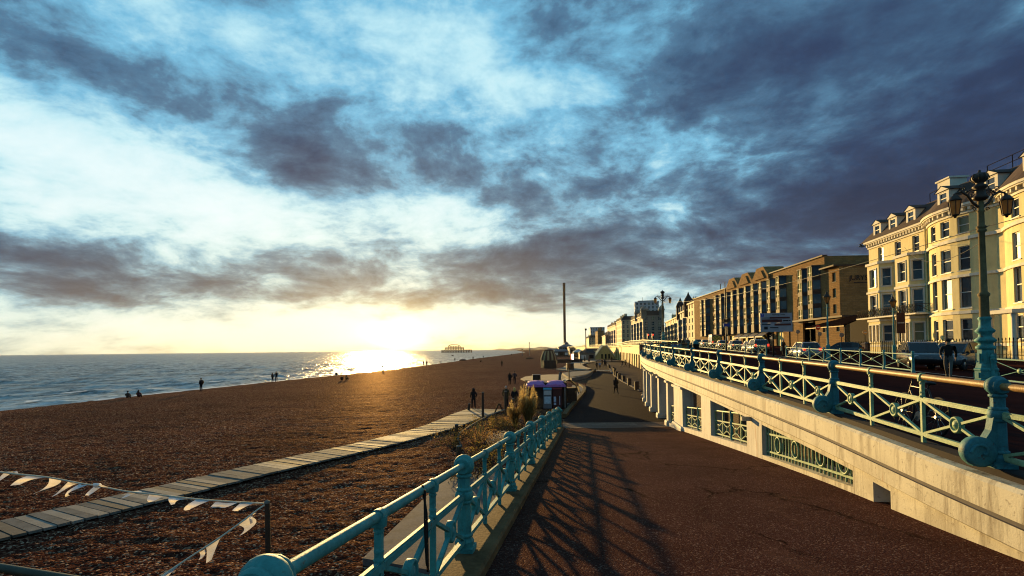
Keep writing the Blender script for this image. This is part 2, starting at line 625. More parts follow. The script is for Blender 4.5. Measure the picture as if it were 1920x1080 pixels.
def brickish(name, c1, c2, mortar, sx, sy, rough=0.8, coord='Object', wall=False, bump=0.006):
    m = bpy.data.materials.new(name)
    m.use_nodes = True
    t = m.node_tree
    t.nodes.clear()
    k = NT(t)
    o = k.n('ShaderNodeOutputMaterial')
    p = k.n('ShaderNodeBsdfPrincipled')
    k.put(o.inputs[0], p.outputs[0])
    tc = k.n('ShaderNodeTexCoord').outputs[coord]
    vec = tc
    if wall:
        s_ = k.n('ShaderNodeSeparateXYZ')
        k.put(s_.inputs[0], tc)
        vec = k.comb(k.m('ADD', s_.outputs[0], s_.outputs[1]), s_.outputs[2], 0.0)
    br = k.n('ShaderNodeTexBrick')
    k.put(br.inputs['Vector'], vec)
    br.inputs['Color1'].default_value = (*c1, 1)
    br.inputs['Color2'].default_value = (*c2, 1)
    br.inputs['Mortar'].default_value = (*mortar, 1)
    br.inputs['Scale'].default_value = 1
    br.inputs['Brick Width'].default_value = sx
    br.inputs['Row Height'].default_value = sy
    br.inputs['Mortar Size'].default_value = min(sx, sy) * 0.07
    big = k.noise(tc, 0.4, 6, 0.65)
    c = k.mix(k.rng(big, 0.3, 0.7), k.mix(0.35, br.outputs[0], (0.03, 0.02, 0.016)), br.outputs[0])
    fine = k.noise(tc, 9, 5, 0.7)
    c = k.mix(k.rng(fine, 0.35, 0.7, 0, 1.0), c, k.v('MULTIPLY', c, (1.55, 1.5, 1.45)))
    k.put(p.inputs['Base Color'], c)
    p.inputs['Roughness'].default_value = rough
    p.inputs['Specular IOR Level'].default_value = 0.02
    b = k.n('ShaderNodeBump')
    b.inputs['Distance'].default_value = bump
    k.put(b.inputs['Height'], k.m('ADD', k.m('MULTIPLY', br.outputs['Fac'], -1.0), fine))
    k.put(p.inputs['Normal'], b.outputs[0])
    return m


def stucco_mat(name, col, dirt=(0.16, 0.11, 0.06), amount=0.55, streak=True):
    m = bpy.data.materials.new(name)
    m.use_nodes = True
    t = m.node_tree
    t.nodes.clear()
    k = NT(t)
    o = k.n('ShaderNodeOutputMaterial')
    p = k.n('ShaderNodeBsdfPrincipled')
    k.put(o.inputs[0], p.outputs[0])
    tc = k.n('ShaderNodeTexCoord').outputs['Object']
    n1 = k.noise(tc, 0.9, 7, 0.65, 0.3)
    c = k.mix(k.rng(n1, 0.3, 0.7), tuple(v * 0.80 for v in col), col)
    if streak:
        st = k.noise(k.v('MULTIPLY', tc, (3.2, 3.2, 0.35)), 1.0, 6, 0.7, 0.2)
        c = k.mix(k.rng(st, 0.50, 0.70, 0, amount), c, dirt)
    dm = k.noise(tc, 0.45, 8, 0.72, 0.8)
    c = k.mix(k.rng(dm, 0.46, 0.62, 0, amount * 0.8), c, tuple(0.55 * v + 0.45 * d for v, d in zip(col, dirt)))
    ru = k.noise(k.v('MULTIPLY', tc, (5.0, 5.0, 0.5)), 0.8, 4, 0.6, 0.1)
    c = k.mix(k.rng(ru, 0.66, 0.74, 0, amount), c, (0.30, 0.13, 0.04))
    sp = k.noise(tc, 14, 5, 0.75)
    c = k.mix(k.rng(sp, 0.57, 0.68, 0, amount * 0.7), c, dirt)
    cr = k.n('ShaderNodeTexVoronoi', feature='DISTANCE_TO_EDGE')
    k.put(cr.inputs['Vector'], k.v('ADD', tc, k.v('MULTIPLY', k.noise(tc, 2.5, 5, 0.7, out='Color'), (0.7, 0.7, 0.7))))
    cr.inputs['Scale'].default_value = 0.55
    c = k.mix(k.m('MULTIPLY', k.rng(cr.outputs['Distance'], 0.003, 0.010, 1.0, 0.0), k.rng(k.noise(tc, 0.7, 3), 0.57, 0.63, 0, 0.45 * min(1.0, amount))), c, (0.04, 0.028, 0.02))
    k.put(p.inputs['Base Color'], c)
    p.inputs['Roughness'].default_value = 0.75
    p.inputs['Specular IOR Level'].default_value = 0.25
    b = k.n('ShaderNodeBump')
    b.inputs['Distance'].default_value = 0.004
    k.put(b.inputs['Height'], k.noise(tc, 30, 4, 0.7))
    k.put(p.inputs['Normal'], b.outputs[0])
    return m


MT = {}
MT['pebble'] = pebble_mat()
MT['asphalt'] = asphalt_mat()
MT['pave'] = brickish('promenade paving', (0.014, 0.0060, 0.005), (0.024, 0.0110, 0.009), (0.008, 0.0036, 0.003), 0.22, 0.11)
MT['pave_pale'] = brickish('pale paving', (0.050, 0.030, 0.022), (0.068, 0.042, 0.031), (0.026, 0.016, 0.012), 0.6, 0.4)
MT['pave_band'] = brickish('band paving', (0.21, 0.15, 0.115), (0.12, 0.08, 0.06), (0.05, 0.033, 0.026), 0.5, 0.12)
MT['road'] = mat('road tarmac', (0.026, 0.0105, 0.0098), 0.75, 0.3, 1.5, 0.006, 40, spec=0.0)
MT['foot'] = mat('footway', (0.030, 0.0125, 0.0115), 0.75, 0.3, 1.2, 0.006, 30, spec=0.0)
MT['concrete'] = mat('weathered concrete', (0.12, 0.095, 0.085), 0.85, 0.35, 1.6, 0.006, 25, col2=(0.18, 0.15, 0.14), spec=0.03)
MT['kerb'] = mat('kerb concrete', (0.10, 0.058, 0.028), 0.85, 0.4, 2.0, 0.010, 22, col2=(0.19, 0.12, 0.06), spec=0.03)
MT['white_wall'] = stucco_mat('painted terrace wall', (0.60, 0.55, 0.41), (0.12, 0.085, 0.055), 1.0)
MT['white_pier'] = stucco_mat('painted pier', (0.62, 0.58, 0.50), (0.14, 0.11, 0.08), 0.6)
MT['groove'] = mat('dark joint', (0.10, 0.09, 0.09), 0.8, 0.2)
MT['teal'] = mat('teal iron paint', (0.048, 0.21, 0.195), 0.62, 0.45, 5.0, 0.003, 45, patch=((0.10, 0.065, 0.04), 6.0, 0.60))
MT['teal_pale'] = mat('pale green iron paint', (0.21, 0.31, 0.17), 0.55, 0.4, 6.0, 0.003, 45, patch=((0.13, 0.085, 0.045), 8.0, 0.60))
MT['teal_blue'] = mat('blue green iron paint', (0.030, 0.135, 0.150), 0.62, 0.45, 5.0, 0.003, 45, patch=((0.055, 0.045, 0.035), 7.0, 0.59))
MT['brass_rail'] = mat('worn ochre handrail', (0.30, 0.17, 0.055), 0.5, 0.45, 9.0, 0.003, 45, patch=((0.05, 0.03, 0.02), 10.0, 0.60))
MT['wood'] = mat('grey timber', (0.15, 0.135, 0.115), 0.85, 0.35, 2.5, 0.004, 30, col2=(0.24, 0.21, 0.18), spec=0.03)
MT['darkwood'] = mat('dark timber', (0.055, 0.034, 0.022), 0.85, 0.35, 6.0, 0.006, 25)
MT['black'] = mat('black iron', (0.015, 0.012, 0.012), 0.5, 0.3, 5)
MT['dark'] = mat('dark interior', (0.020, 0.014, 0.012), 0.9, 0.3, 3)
# ================================================================ terrain
def xw(y):
    return np.interp(y, [-80, 0, 50, 68, 85, 105, 136, 191, 321, 578, 900, 2500, 9000], [-75, -54, -48.5, -46, -43.5, -40.5, -34.5, -30, -22, 0, 22, 20, -400])


SEA_Z, BEACH_Z, PROM_Z = -3.65, -3.2, -3.08


def zbeach(x, y):
    s = (x - xw(y)) * 0.92
    return np.interp(s, [-60, 0, 6, 14, 30, 400], [SEA_Z - 5, SEA_Z, SEA_Z + 0.24, SEA_Z + 0.33, BEACH_Z, BEACH_Z])


def zu(x, y):
    return -0.1 + 0.024 * np.minimum(np.maximum(y, -20), 140) - 0.025 * np.minimum(x, 45)


def fbm2(X, Y, seed, octs):
    """sum of rotated sine products: cheap smooth noise for terrain and waves"""
    r = np.random.RandomState(seed)
    Z = np.zeros_like(X)
    for wl, amp in octs:
        for _ in range(4):
            a, p = r.uniform(0, 2 * math.pi), r.uniform(0, 6.28, 2)
            kx, ky = math.cos(a) * 6.283 / wl, math.sin(a) * 6.283 / wl
            Z += amp * 0.5 * np.sin(kx * X + ky * Y + p[0] + 1.3 * np.sin((ky * X - kx * Y) * 0.63 + p[1]))
    return Z


def graded(a, b, s0, g):
    v, s = [a], s0
    while v[-1] < b:
        v.append(v[-1] + s)
        s *= g
    return np.array(v)


# shingle beach: one ground sheet that reaches the horizon
def make_beach():
    ys = np.concatenate([[-60, -20, 0, 5], graded(7, 60, 0.11, 1.006), graded(62, 9000, 1.6, 1.06)])
    fx = np.concatenate([np.linspace(-1, 0.02, 60)[:-1], np.linspace(0.02, 1, 260)])
    # columns run from beyond the waterline to well inland
    U = np.linspace(0, 1, 330)
    Y = np.repeat(ys[:, None], len(U), 1)
    x0 = xw(ys) - 30
    x1 = np.interp(ys, [-60, 31, 60, 120, 300, 9000], [2, 3.5, 12, 24, 60, 3000])
    X = x0[:, None] + (x1 - x0)[:, None] * U[None, :]
    Z = zbeach(X, Y)
    near = np.clip(1 - (Y - 15) / 110, 0.0, 1)
    Z = Z + fbm2(X, Y, 3, [(9, .020), (4.1, .010)]) * np.clip(1 - Y / 400, 0, 1)
    Z = Z + fbm2(X, Y, 5, [(1.6, .006), (.8, .006), (.42, .008)]) * near
    r = np.random.RandomState(2)
    Z = Z + (r.rand(*Z.shape) - .5) * 0.06 * near
    o = grid_obj('beach', X, Y, Z, MT['pebble'])
    tag(o, kind='structure')


make_beach()


def sea_mat():
    m = bpy.data.materials.new('sea water')
    m.use_nodes = True
    t = m.node_tree
    t.nodes.clear()
    k = NT(t)
    o = k.n('ShaderNodeOutputMaterial')
    p = k.n('ShaderNodeBsdfPrincipled')
    k.put(o.inputs[0], p.outputs[0])
    tc = k.n('ShaderNodeTexCoord').outputs['Object']
    a = k.noise(k.v('MULTIPLY', tc, (1.0, 0.45, 1)), 0.55, 6, 0.62, 0.5)
    b_ = k.noise(k.v('MULTIPLY', tc, (1.0, 0.3, 1)), 0.07, 5, 0.6, 0.4)
    h = k.m('ADD', k.m('MULTIPLY', a, 0.8), k.m('MULTIPLY', b_, 2.6))
    b = k.n('ShaderNodeBump')
    b.inputs['Distance'].default_value = 1.0
    b.inputs['Strength'].default_value = 0.9
    k.put(b.inputs['Height'], h)
    k.put(p.inputs['Normal'], b.outputs[0])
    foam = k.rng(k.noise(k.v('MULTIPLY', tc, (1.2, 0.35, 1)), 0.4, 8, 0.7, 0.8), 0.54, 0.64, 0, 0.55)
    at_ = k.n('ShaderNodeAttribute', attribute_name='shore').outputs['Fac']
    fn = k.noise(k.v('MULTIPLY', tc, (1.0, 0.28, 1)), 0.9, 9, 0.72, 0.9)
    foam2 = k.m('MULTIPLY', k.rng(fn, 0.46, 0.60), at_, clamp=True)
    foam = k.m('MAXIMUM', foam, foam2)
    deep = k.mix(k.rng(k.noise(k.v('MULTIPLY', tc, (1.0, 0.3, 1)), 0.35, 8, 0.7, 0.4), 0.42, 0.60), (0.024, 0.040, 0.045), (0.31, 0.35, 0.34))  # pale wave streaks hold sky reflection in the base colour
    c = k.mix(foam, deep, (0.50, 0.56, 0.57))
    k.put(p.inputs['Base Color'], c)
    p.inputs['Roughness'].default_value = 0.3
    p.inputs['IOR'].default_value = 1.33
    p.inputs['Specular IOR Level'].default_value = 0.06
    return m


def make_sea():
    ys = np.concatenate([[-200, -60, 0], graded(15, 260, 0.7, 1.008), graded(265, 30000, 6, 1.07)])
    u = np.linspace(0, 1, 330) ** 1.6
    xr = xw(ys) + 6
    width = np.maximum(260, ys * 2.2 + 120)
    X = xr[:, None] - width[:, None] * u[None, :]
    Y = np.repeat(ys[:, None], len(u), 1)
    r = np.random.RandomState(9)
    Z = np.full_like(X, SEA_Z)
    fade = np.clip(1 - (Y - 120) / 500, 0.0, 1) * np.clip((xr[:, None] - X) / 18, 0.15, 1)
    # swell lines run roughly parallel to the shore
    for wl, amp in ((13, .14), (7.5, .10), (4.2, .07), (2.6, .05)):
        for _ in range(3):
            th = math.radians(-70 + r.uniform(-22, 22))
            kx, ky = math.cos(th) * 6.283 / wl, math.sin(th) * 6.283 / wl * 0.35
            ph = r.uniform(0, 6.28)
            w = np.sin(kx * X * 1.0 + ky * Y + ph + 1.1 * np.sin(0.11 * Y + 0.07 * X + ph * 3))
            Z += amp * 1.25 * fade * (np.abs(w) * -1 + 0.6)
    # low breakers just off the shingle
    sft = (xr[:, None] - X)
    for off, a_ in ((9, .22), (17, .30), (30, .26)):
        wob = off + 2.5 * np.sin(Y * 0.06 + off) + 1.5 * np.sin(Y * 0.21 + off * 2)
        Z += a_ * np.exp(-((sft - wob) / 1.3) ** 2) * np.clip(1 - (Y - 140) / 300, 0, 1)
    o = grid_obj('sea', X, Y, Z, sea_mat())
    sh = np.clip(1 - (sft - 6) / 42, 0, 1) ** 1.3 * np.clip(1 - (Y - 60) / 420, 0.15, 1)
    at_ = o.data.attributes.new('shore', 'FLOAT', 'POINT')
    at_.data.foreach_set('value', sh.astype(np.float32).ravel())
    tag(o, kind='structure')
    # broken white water along the shingle edge
    rr = random.Random(4)
    mb = MB()
    for off, dens, wid in ((5.6, 0.9, 0.55), (9.5, 0.5, 0.5), (17.5, 0.35, 0.5)):
        y = 30.0
        while y < 420:
            L = rr.uniform(2, 9) * (1 + y / 150)
            if rr.random() < dens:
                n = 8
                pts = []
                for i in range(n + 1):
                    yy = y + L * i / n
                    wob = off + 2.5 * math.sin(yy * 0.06 + off) * (off > 8) + 1.5 * math.sin(yy * 0.21 + off * 2) * (off > 8) + rr.uniform(-.15, .15)
                    w = wid * math.sin(math.pi * i / n) * rr.uniform(.5, 1.1) + .02
                    xx = float(xw(yy)) + 6 - wob
                    pts.append(((xx - w, yy), (xx + w, yy)))
                zc = SEA_Z + (0.07 if off < 8 else 0.30)
                for i in range(n):
                    (a, b), (c, d) = pts[i], pts[i + 1]
                    mb.quad((*a, zc), (*b, zc - .03), (*d, zc - .03), (*c, zc), True)
            y += L * rr.uniform(.9, 1.4)
    o = mb.build('foam', mat('sea foam', (0.62, 0.64, 0.64), 0.7, 0.3, 2))
    tag(o, kind='stuff', label='thin white foam lines along the water edge')


make_sea()

# far headland beyond the pier
def hills():
    mb = MB()
    r = random.Random(5)
    for x0, x1, y, h in ((-350, 2200, 9000, 60), (-200, 900, 5200, 26)):
        n = 60
        pts = []
        for i in range(n + 1):
            t = i / n
            hh = h * (0.25 + 0.75 * min(1, t * 1.6)) * (0.8 + 0.3 * math.sin(i * .7) + 0.12 * r.random())
            if t < .05:
                hh *= t / .05
            pts.append((x0 + (x1 - x0) * t, hh))
        for i in range(n):
            (a, ha), (b, hb) = pts[i], pts[i + 1]
            mb.add([(a, y, -5), (b, y, -5), (b, y + 150, hb - 4), (a, y + 150, ha - 4), (b, y + 900, -5), (a, y + 900, -5)], [(0, 1, 2, 3), (3, 2, 4, 5)], True)
    o = mb.build('hills', mat('distant land', (0.13, 0.11, 0.08), 0.9, 0.2, 0.004))
    tag(o, kind='structure')


hills()

# ---------------------------------------------------------------- esplanade levels
LX = lambda y: -1.42 + 0.132 * y                      # beach-side railing line
RAMP_END = 31.6


def zramp(y):
    return np.interp(y, [-40, RAMP_END, RAMP_END + 2, 900], [EYE - 1.95 + 0.085 * 40, EYE - 1.95 - 0.085 * RAMP_END, PROM_Z, PROM_Z])


# railing line on top of the terrace wall (x, y)
RP = [(5.05, -3.0), (5.46, 1.8), (6.0, 6.62), (6.83, 11.35), (7.47, 16.0), (8.05, 20.75), (8.62, 25.5), (9.15, 30.2), (9.75, 34.9), (10.35, 39.6), (11.15, 44.3), (12.1, 49.0), (13.35, 53.6), (15.2, 58.0), (17.8, 62.0), (21.5, 65.2)]


def spline(P, n):
    out = []
    for i in range(len(P) - 1):
        p0, p1, p2, p3 = P[max(i - 1, 0)], P[i], P[i + 1], P[min(i + 2, len(P) - 1)]
        for j in range(n):
            t = j / n
            out.append(tuple(0.5 * (2 * b + (c - a) * t + (2 * a - 5 * b + 4 * c - d) * t * t + (3 * b - a - 3 * c + d) * t ** 3) for a, b, c, d in zip(p0, p1, p2, p3)))
    out.append(tuple(P[-1]))
    return out


RS = spline(RP, 6)


def offs(P, d):
    """offset a plan polyline to its left (towards the sea) by d"""
    out = []
    for i in range(len(P)):
        a, b = P[max(i - 1, 0)], P[min(i + 1, len(P) - 1)]
        tx, ty = b[0] - a[0], b[1] - a[1]
        l = math.hypot(tx, ty)
        out.append((P[i][0] - ty / l * d, P[i][1] + tx / l * d))
    return out


WX = lambda y: np.interp(y, [p[1] for p in RS[:80]] + [75, 110, 200, 240, 300, 500, 900], [p[0] for p in RS[:80]] + [20, 27, 41, 44, 46, 52, 70])


def make_prom():
    ys = np.concatenate([np.arange(-6, 34, 0.5), np.arange(34, 130, 2), np.arange(130, 900, 20)])
    xl = np.where(ys < 30.5, LX(ys) + 0.1, np.interp(ys, [30.5, 41.3, 61, 75, 98, 111, 150, 250, 900], [2.6, 4.4, 8.2, 10.5, 14.7, 16.5, 21, 30, 60]))
    xr = WX(ys) + 0.6
    U = np.linspace(0, 1, 40)
    X = xl[:, None] + (xr - xl)[:, None] * U
    Y = np.repeat(ys[:, None], 40, 1)
    Z = np.repeat(zramp(ys)[:, None], 40, 1)
    r0 = ys <= 33.01
    o = grid_obj('ramp', X[r0], Y[r0], Z[r0], MT['asphalt'])
    tag(o, kind='structure')
    r1 = ys >= 33.0
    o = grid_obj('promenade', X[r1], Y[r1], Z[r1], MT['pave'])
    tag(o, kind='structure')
    # pale band where the ramp meets the promenade
    mb = MB()
    mb.add([(2.75, 30.7, float(zramp(30.7)) + .006), (9.6, 30.7, float(zramp(30.7)) + .006), (9.9, 33.4, PROM_Z + .006), (3.1, 33.4, PROM_Z + .006), (2.9, 31.6, float(zramp(31.6)) + .006), (9.7, 31.6, float(zramp(31.6)) + .006)], [(0, 1, 5, 4), (4, 5, 2, 3)])
    o = mb.build('brick_band', MT['pave_band'])
    tag(o, kind='structure')
    # paler footway beyond the bollards with its kerb line
    bl = [(13.7, 57), (14.6, 66), (15.3, 74), (16.0, 80), (17.0, 88), (19.5, 105), (23, 126), (30, 170)]
    mb = MB()
    for i in range(len(bl) - 1):
        (x0, y0), (x1, y1) = bl[i], bl[i + 1]
        mb.quad((x0, y0, PROM_Z + .008), (float(WX(y0)) + .5, y0, PROM_Z + .008), (float(WX(y1)) + .5, y1, PROM_Z + .008), (x1, y1, PROM_Z + .008))
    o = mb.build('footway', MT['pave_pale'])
    tag(o, kind='structure')
    mb = MB()
    for i in range(len(bl) - 1):
        (x0, y0), (x1, y1) = bl[i], bl[i + 1]
        mb.bar((x0 - .1, y0, PROM_Z + .03), (x1 - .1, y1, PROM_Z + .03), .22, .1)
    tag(mb.build('kerb_line', MT['concrete']), kind='structure')
    mb = MB()
    for px0, px1, py, dy in ((1113, 1151, 694.5, 1.3), (1122, 1160, 675.5, 2.2)):
        a, b = gp(px0, py, PROM_Z), gp(px1, py, PROM_Z)
        mb.quad((a[0], a[1], PROM_Z + .012), (b[0], b[1], PROM_Z + .012), (b[0], b[1] + dy, PROM_Z + .012), (a[0], a[1] + dy, PROM_Z + .012))
    tag(mb.build('crossing_line', mat('white paint', (0.6, 0.56, 0.5), 0.7, 0.3, 3)), kind='structure')


make_prom()


def make_upper():
    ys = np.concatenate([np.arange(-8, 70, 1.0), np.arange(70, 160, 3), np.arange(160, 1400, 25)])
    xl = WX(ys) - 0.05
    xr = np.maximum(xl + 60, 130)
    U = np.linspace(0, 1, 60) ** 1.5
    X = xl[:, None] + (xr - xl)[:, None] * U
    Y = np.repeat(ys[:, None], 60, 1)
    Z = zu(X, Y) - 0.02
    tag(grid_obj('road', X, Y, Z, MT['road']), kind='structure')
    # footway between the railing and the road, a kerb step above it
    def rail_x(y):
        return 20 + 0.2 * (y - 22.4)
    ys = np.concatenate([np.arange(-6, 66, 1.0), np.arange(66, 160, 3)])
    xl = WX(ys) + 0.10
    xr = rail_x(ys) + 0.5
    U = np.linspace(0, 1, 20)
    X = xl[:, None] + np.maximum(xr - xl, .5)[:, None] * U
    Y = np.repeat(ys[:, None], 20, 1)
    Z = zu(X, Y)
    Z[:, -1] = Z[:, -1] - 0.12
    X[:, -1] = X[:, -2] + 0.02
    tag(grid_obj('pavement', X, Y, Z + 0.02, MT['foot']), kind='structure')
    mb = MB()
    for i in range(len(ys) - 1):
        a, b = (float(X[i, -1]) + .07, ys[i]), (float(X[i + 1, -1]) + .07, ys[i + 1])
        mb.bar((*a, float(zu(*a)) - .03), (*b, float(zu(*b)) - .03), .15, .12)
    tag(mb.build('kerb', MT['concrete']), kind='structure')
    # far-side footway under the buildings
    mb = MB()
    L = [(34, 20), (37.2, 45), (42, 80), (52, 100), (62, 190), (58, 300), (60, 520)]
    for i in range(len(L) - 1):
        (x0, y0), (x1, y1) = L[i], L[i + 1]
        n = 6
        for j in range(n):
            q = [(x0 + (x1 - x0) * (j + e) / n, y0 + (y1 - y0) * (j + e) / n) for e in (0, 1)]
            vs = [(q[0][0], q[0][1]), (q[0][0] + 30, q[0][1]), (q[1][0] + 30, q[1][1]), (q[1][0], q[1][1])]
            mb.quad(*[(a, b, float(zu(a, b)) + .09) for a, b in vs])
            for a, b in (q,):
                mb.quad((a[0], a[1], float(zu(*a)) - .05), (a[0], a[1], float(zu(*a)) + .09), (b[0], b[1], float(zu(*b)) + .09), (b[0], b[1], float(zu(*b)) - .05))
    tag(mb.build('far_pavement', MT['foot']), kind='structure')
    # painted lines on the carriageway
    mb = MB()
    for off, dash in ((6.2, 4), (1.2, 0)):
        y = 14.0
        while y < 150:
            L_ = 3.0
            if not dash or int(y / dash) % 2 == 0:
                a, b = (rail_x(y) + off, y), (rail_x(y + L_) + off, y + L_)
                za, zb = float(zu(*a)) - .008, float(zu(*b)) - .008
                mb.quad((a[0], a[1], za), (a[0] + .12, a[1], za), (b[0] + .12, b[1], zb), (b[0], b[1], zb))
            y += L_
    tag(mb.build('lane_marking', mat('road paint', (0.35, 0.3, 0.25), 0.7, 0.4, 3)), kind='structure')


make_upper()

# ---------------------------------------------------------------- terrace wall under the upper railing
def terrace_wall():
    root = thing('terrace_wall', 'long curved cream rendered wall with square piers below the upper railing', 'wall')
    N = len(RS)
    zt = [float(zu(*p)) for p in RS]
    def ribbon(mb, d0, z0, d1, z1):
        A, B = offs(RS, d0), offs(RS, d1)
        for i in range(N - 1):
            mb.quad((*A[i], zt[i] + z0), (*B[i], zt[i] + z1), (*B[i + 1], zt[i + 1] + z1), (*A[i + 1], zt[i + 1] + z0), True)
    mb = MB()
    for d0, z0, d1, z1 in ((-.12, .03, .26, .03), (.26, .03, .30, -.02), (.30, -.02, .30, -.34), (.27, -.42, .27, -.66), (.27, -.66, .17, -.72)):
        ribbon(mb, d0, z0, d1, z1)
    mb.build('cornice', MT['white_wall'], root)
    mb = MB()
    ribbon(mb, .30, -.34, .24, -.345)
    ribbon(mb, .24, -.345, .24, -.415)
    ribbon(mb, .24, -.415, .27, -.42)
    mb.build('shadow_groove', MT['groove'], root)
    mb = MB()
    ribbon(mb, -.14, -.3, -.14, .12)
    ribbon(mb, -.14, .12, .10, .12)
    ribbon(mb, .10, .12, .10, .03)
    mb.build('railing_kerb', MT['dark'], root)
    # wall face with openings: param s = index along RS, cut by piers
    FACE = 0.16
    Fp = offs(RS, FACE)
    Bp = offs(RS, FACE - 0.55)
    cum = [0.0]
    for i in range(N - 1):
        cum.append(cum[-1] + math.hypot(Fp[i + 1][0] - Fp[i][0], Fp[i + 1][1] - Fp[i][1]))
    def pos(s, d):
        i = max(0, min(N - 2, int(np.searchsorted(cum, s)) - 1))
        t = (s - cum[i]) / (cum[i + 1] - cum[i])
        P = offs_cache(d)
        x = P[i][0] + (P[i + 1][0] - P[i][0]) * t
        y = P[i][1] + (P[i + 1][1] - P[i][1]) * t
        z = zt[i] + (zt[i + 1] - zt[i]) * t
        return x, y, z
    cache = {}
    def offs_cache(d):
        if d not in cache:
            cache[d] = offs(RS, d)
        return cache[d]
    def s_at_px(px):
        """arc position where the wall is seen at image column px: a place along the wall"""
        b = (px - 960) / F
        best = min(range(0, 2400), key=lambda i: abs((lambda q: q[0] - b * q[1])(pos(6 + i * 0.025, FACE))))
        return 6 + best * 0.025
    # openings: (column of near edge, column of far edge, top below cornice, sill height above ramp)
    OP = [(1661, 1629, 0.0, -0.05), (1592, 1424, 0.0, 0.12), (1396, 1329, 0, 0.22), (1312, 1277, 0, .22), (1261, 1250, 0, .2)]
    cuts = []
    for a, b, _, sill in OP:
        cuts.append((s_at_px(a), s_at_px(b), sill))
    sfar = cuts[-1][1]
    s = sfar + 0.6
    while s < cum[-1] - 4:
        cuts.append((s, s + 3.05, -0.5))
        s += 3.65
    wall, pier = MB(), MB()
    def seg(mb, s0, s1, f0, f1, d=FACE):
        n = max(1, int((s1 - s0) / .8))
        for j in range(n):
            a, b = s0 + (s1 - s0) * j / n, s0 + (s1 - s0) * (j + 1) / n
            p, q = pos(a, d), pos(b, d)
            mb.quad((p[0], p[1], f0(p)), (p[0], p[1], f1(p)), (q[0], q[1], f1(q)), (q[0], q[1], f0(q)), False)
    base = lambda p: float(zramp(p[1])) - 0.4
    lintel = lambda p: p[2] - 0.82
    top = lambda p: p[2] - 0.69
    last = 0.0
    for s0, s1, sill in cuts:
        tgt = wall if s0 < 14 else pier
        seg(tgt, last, s0, base, top)
        seg(tgt, s0, s1, lintel, top)
        sl = (lambda h: (lambda p: float(zramp(p[1])) + h))(sill)
        if sill > 0:
            seg(tgt, s0, s1, base, sl)
            # sill top
            p, q, p2, q2 = pos(s0, FACE), pos(s1, FACE), pos(s0, FACE - .5), pos(s1, FACE - .5)
            tgt.quad((p[0], p[1], sl(p)), (q[0], q[1], sl(q)), (q2[0], q2[1], sl(q)), (p2[0], p2[1], sl(p)))
        # reveals and soffit
        for ss in (s0, s1):
            p, q = pos(ss, FACE), pos(ss, FACE - .55)
            lo = sl(p) if sill > 0 else base(p)
            pier.quad((p[0], p[1], lo), (q[0], q[1], lo), (q[0], q[1], lintel(p)), (p[0], p[1], lintel(p)))
        n = 4
        for j in range(n):
            a, b = s0 + (s1 - s0) * j / n, s0 + (s1 - s0) * (j + 1) / n
            p, q, p2, q2 = pos(a, FACE), pos(b, FACE), pos(a, FACE - .55), pos(b, FACE - .55)
            pier.quad((p[0], p[1], lintel(p)), (q[0], q[1], lintel(q)), (q2[0], q2[1], lintel(q)), (p2[0], p2[1], lintel(p)))
        last = s1
    seg(pier, last, cum[-1], base, top)
    wall.build('wall_face', MT['white_wall'], root)
    pier.build('wall_piers', MT['white_pier'], root)
    # flared pier feet and capitals on the far colonnade
    mb = MB()
    for (a0, a1, sa), (b0, b1, sb) in zip(cuts[3:-1], cuts[4:]):
        m_ = (a1 + b0) / 2
        w = (b0 - a1)
        p, q, r_ = pos(m_, FACE - .12), pos(a1, FACE), pos(b0, FACE)
        ang = math.atan2(r_[1] - q[1], r_[0] - q[0])
        zb = float(zramp(p[1]))
        mb.box((p[0], p[1], zb + .11), (w + .16, .78 * .5 + .1, .22), ang)
        mb.box((p[0], p[1], zb + .26), (w + .16, .49, .10), ang, (0.9, 0.85))
        mb.box((p[0], p[1], p[2] - .90), (w + .12, .46, .12), ang)
    mb.build('pier_base', MT['white_pier'], root)
    # small corbels under the cornice
    mb = MB()
    for px in (1404, 1222, 1230):
        s_ = s_at_px(px)
        p = pos(s_, FACE + .08)
        mb.box((p[0], p[1], p[2] - .80), (.16, .4, .12), math.atan2(.99, .13))
    mb.build('corbel', MT['white_wall'], root)
    # back wall of the arcade and its floor
    mb = MB()
    seg(mb, 3, cum[-1], base, lambda p: p[2] - .75, FACE - 2.6)
    mb.build('arcade_back', brickish('arcade brick', (0.10, 0.075, 0.06), (0.13, 0.1, 0.08), (0.05, 0.04, 0.03), .3, .1, wall=True), root)
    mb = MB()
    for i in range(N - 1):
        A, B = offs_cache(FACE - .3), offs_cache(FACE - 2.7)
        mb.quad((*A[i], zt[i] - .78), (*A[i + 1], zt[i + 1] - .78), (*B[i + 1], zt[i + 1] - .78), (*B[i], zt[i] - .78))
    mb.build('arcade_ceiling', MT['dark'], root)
    # iron grille in the long low opening
    gs0, gs1, sill = cuts[1]
    g = thing('window_grille', 'green iron bar grille with two ring ornaments in the long low wall opening', 'grille')
    n = 26
    for i in range(n + 1):
        s_ = gs0 + (gs1 - gs0) * i / n
        p = pos(s_, FACE - .14)
        mb = MB()
        mb.tube([(p[0], p[1], float(zramp(p[1])) + sill), (p[0], p[1], p[2] - .8)], .022, 6)
        mb.build('bar', MT['teal_pale'], g)
    mb = MB()
    for h in (.12, .62):
        for j in range(6):
            p, q = [pos(gs0 + (gs1 - gs0) * (j + e) / 6, FACE - .14) for e in (0, 1)]
            mb.bar((p[0], p[1], float(zramp(p[1])) + sill + h), (q[0], q[1], float(zramp(q[1])) + sill + h), .05, .05)
    mb.build('rail', MT['teal_pale'], g)
